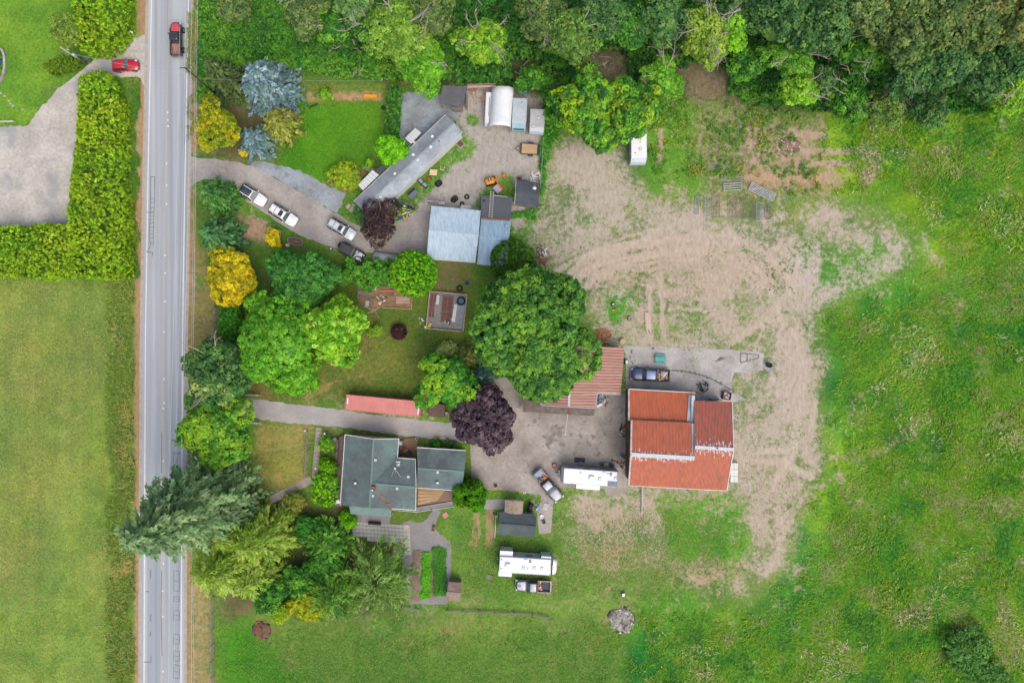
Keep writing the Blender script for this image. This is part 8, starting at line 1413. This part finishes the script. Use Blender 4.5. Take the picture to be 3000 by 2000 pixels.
t = put('mailbox', 'white mailbox on a post at the gravel entrance', 'mailbox', 396, 103, -25, None, 0); MB().box(0, 0, 1.1, .5, .24, .28, bev=.06).obj('box', m_wpl, t); MB().box(0, 0, .48, .09, .09, 1.0).obj('post', m_wood, t)
t = put('utility_cabinet', 'dark green lattice cabinet at the foot of the transformer pole', 'cabinet', 257, 176, 20); MB().box(0, 0, .4, 1.3, .8, .8, bev=.04).obj('cabinet', plain('dark_green_metal', S(92, 116, 96)), t); MB().box(0, 0, .82, 1.34, .84, .06).obj('lid', MATS['dark_green_metal'], t)
# around the sheds
t = put('dog_house', 'low brown dog kennel between container and tree', 'kennel', 1282, 1200, -4); MB().box(0, 0, .5, 2.6, 1.9, 1.0).obj('wall', m_brown, t); [MB().box(-.95 + i * .63, 0, 1.05, .58, 2.1, .06).obj('roof_board', mat('dark_brown_board', S(110, 92, 80), None, 1, .6), t) for i in range(4)]
barrel('spool', 'small grey round stone at the driveway edge by the purple maple', 1309, 1212, .4, .45, m_conc3, 'stone', m_conc3)
t = put('smoker_grill', 'black barrel smoker by the garden shed', 'grill', 1553, 1482, 80); MB().tube([(-.7, 0, .75), (.7, 0, .75)], .42, 14).obj('barrel', m_blk, t, True); [MB().box(a * .5, b * .25, .2, .06, .06, .5).obj('leg', m_dk, t) for a in (-1, 1) for b in (-1, 1)]; MB().tube([(.5, 0, 1.1), (.5, 0, 1.6)], .08, 8).obj('chimney', m_blk, t)
heap('toy_heap', 'light blue wagon and toys beside the smoker', 'toys', 1569, 1487, .6, 16, [plain('sky_blue', S(110, 180, 220)), J[8], m_wpl, MATS['sky_blue']], 41, (.2, .6), .35)
t = put('white_pallet', 'white slatted pallet on the concrete strip', 'pallet', 1599, 1483, 70); [MB().box(0, -.32 + i * .21, .1, 1.0, .13, .08).obj('slat', m_trim, t) for i in range(4)]; [MB().box(a * .42, 0, .16, .12, .8, .05).obj('cross_piece', m_trim, t) for a in (-1, 1)]
t = put('white_basin', 'white oval basin on the concrete strip', 'basin', 1587, 1512, 80); MB().loft([ring(-.3, .3, .22, .02, .18, 4), ring(-.38, .38, .3, .2, .24, 4), ring(-.32, .32, .24, .2, .2, 4), ring(-.25, .25, .18, .08, .15, 4)]).obj('basin', m_wpl, t, True)
t = put('garden_post', 'long pale pole lying in the grass beside the garden shed', 'pole', 1451, 1540, 88); MB().tube([(-1.9, 0, .12), (1.9, 0, .12)], .07, 6).obj('pole', m_trim, t); heap('white_junk', 'white tangled hose reel at the corner of the garden shed', 'hose reel', 1454, 1506, .5, 10, [m_wpl, m_grey, m_blk], 42, (.2, .5), .3)
t = put('pink_slab', 'square pink paving slab on the grass', 'slab', 1305, 1508, 38); MB().box(0, 0, .03, .8, .8, .07, bev=.01).obj('slab', mat('pink_slab', S(214, 140, 140), None, 1, .5), t); t = put('tan_slab', 'tan paving slab on the gravel path by the patio', 'slab', 1190, 1543, 5); MB().box(0, 0, .03, .7, .75, .07, bev=.01).obj('slab', mat('tan_slab', S(214, 184, 164), None, 1, .5), t)
pallet('small broken pallet in the grass west of the fifth wheel trailer', 1433, 1688, -20, .9, .7, 4, m_gwood)
t = put('green_box', 'small green utility box in the south grass', 'utility box', 1825, 1738, 5); MB().box(0, 0, .3, .5, .55, .6, bev=.04).obj('box', plain('grey_green', S(140, 166, 160)), t); MB().box(0, 0, .62, .42, .46, .05, bev=.01).obj('lid', m_galv, t)
t = put('tank_tyres', 'white ring and rope on the grass by the concrete yard', 'ring', 1537, 1441, 0); MB().torus(0, 0, .08, .2, .07).obj('ring', m_wpl, t, True)
for i, (x, y, rz, l, lab) in enumerate(((1441, 1433, -6, 1.6, 'tan board lying on the concrete edge by the arborvitae'), (1462, 1428, 4, 1.4, 'tan board beside the black pot on the concrete edge'), (1528, 1437, 50, 1.2, 'short board pointing at the white ring'))): t = put('loose_board', lab, 'board', x, y, rz); MB().box(0, 0, .05, l, .14, .06).obj('plank', m_wood2, t)
barrel('black_pot', 'black pot on the concrete edge near the loose boards', 1452, 1421, .25, .35, m_blk, 'pot')
t = put('deck_bin', 'purple and white storage tub on the front deck', 'tub', 989, 1410, 0, None, .0); t.location.z = .56; MB().box(0, 0, .3, .55, .6, .6, bev=.05).obj('tub', plain('lilac', S(190, 186, 216)), t); MB().box(0, 0, .62, .58, .63, .05).obj('lid', m_wpl, t)
t = put('blue_deck_bin', 'dark blue tub on the front deck', 'tub', 991, 1426); t.location.z = .56; MB().box(0, 0, .3, .5, .6, .6, bev=.05).obj('tub', plain('navy_tub', S(80, 84, 130)), t)
t = put('deck_boat', 'pale plastic chair at the south end of the front deck', 'chair', 994, 1465, 20); t.location.z = .56; MB().box(0, 0, .4, .6, .6, .05, bev=.02).obj('seat', m_wpl, t); MB().box(-.28, 0, .65, .06, .6, .5, bev=.02).obj('backrest', m_wpl, t); [MB().box(a * .25, b * .25, .19, .05, .05, .38).obj('leg', m_wpl, t) for a in (-1, 1) for b in (-1, 1)]
t = put('ac_unit', 'grey heat pump unit between the house wings', 'heat pump', 1174, 1296, -3); MB().box(0, 0, .4, .9, .75, .8, bev=.03).obj('casing', m_grey, t); MB().lathe(0, 0, [(.28, .8), (.28, .84)], 14).obj('fan_guard', m_galv, t); MB().box(0, .0, .86, .3, .3, .02).obj('badge', m_wpl, t)
t = thing('brick_bed', 'bark and brick bed between the wings of the house', 'garden bed', G(1195, 1310)); MB().sheet(rough_poly(P2([(1172, 1288), (1222, 1284), (1218, 1340), (1168, 1336)]), .5, .08, 7), .014).obj('bark_floor', MATS['bark_mulch'], t, world=True); bar(t, 'edge', G(1172, 1286, .1), G(1222, 1283, .1), .12, .2, m_wood)
t = put('yellow_pole', 'yellow pole lying beside the front deck', 'pole', 964, 1283, 0); MB().tube([(-.6, 0, .12), (.6, 0, .12)], .05, 6).obj('pole', J[0], t)
for i, (x, y, lab) in enumerate(((901, 1258, 'white globe lamp post at the end of the log fence'), (957, 1266, 'white globe lamp on the lawn by the front walk'), (931, 1367, 'white garden lantern beside the front walk'))):
    t = put('garden_lamp', lab, 'lamp', x, y); MB().tube([(0, 0, 0), (0, 0, 1.2)], .05, 6).obj('post', m_trim, t); MB().blob(0, 0, 1.35, .17, .17, .17, 1, 0).obj('globe', m_wpl, t, True)
tag(MB().tube([G(897, 1616, .05), G(912, 1632, .06), G(928, 1649, .05)], .05, 5).obj('white_hose', m_wpl), 'thin white pipe lying in the shade beside the junipers', 'pipe')
for i, (px_, lab) in enumerate((([(1212, 1612), (1232, 1610), (1228, 1760), (1206, 1760)], 'narrow soil row of the garden by the junipers'), ([(1258, 1650), (1272, 1650), (1272, 1752), (1256, 1752)], 'bare soil row between two green garden rows'))): t = thing('soil_row', lab, 'garden bed', G(*px_[0])); MB().prism(rough_poly(P2(px_), .5, .05, i), 0, .12).obj('soil', mat('garden_soil', S(146, 124, 108), S(120, 100, 88), .9, .8, .95, fine=.2), t, world=True)
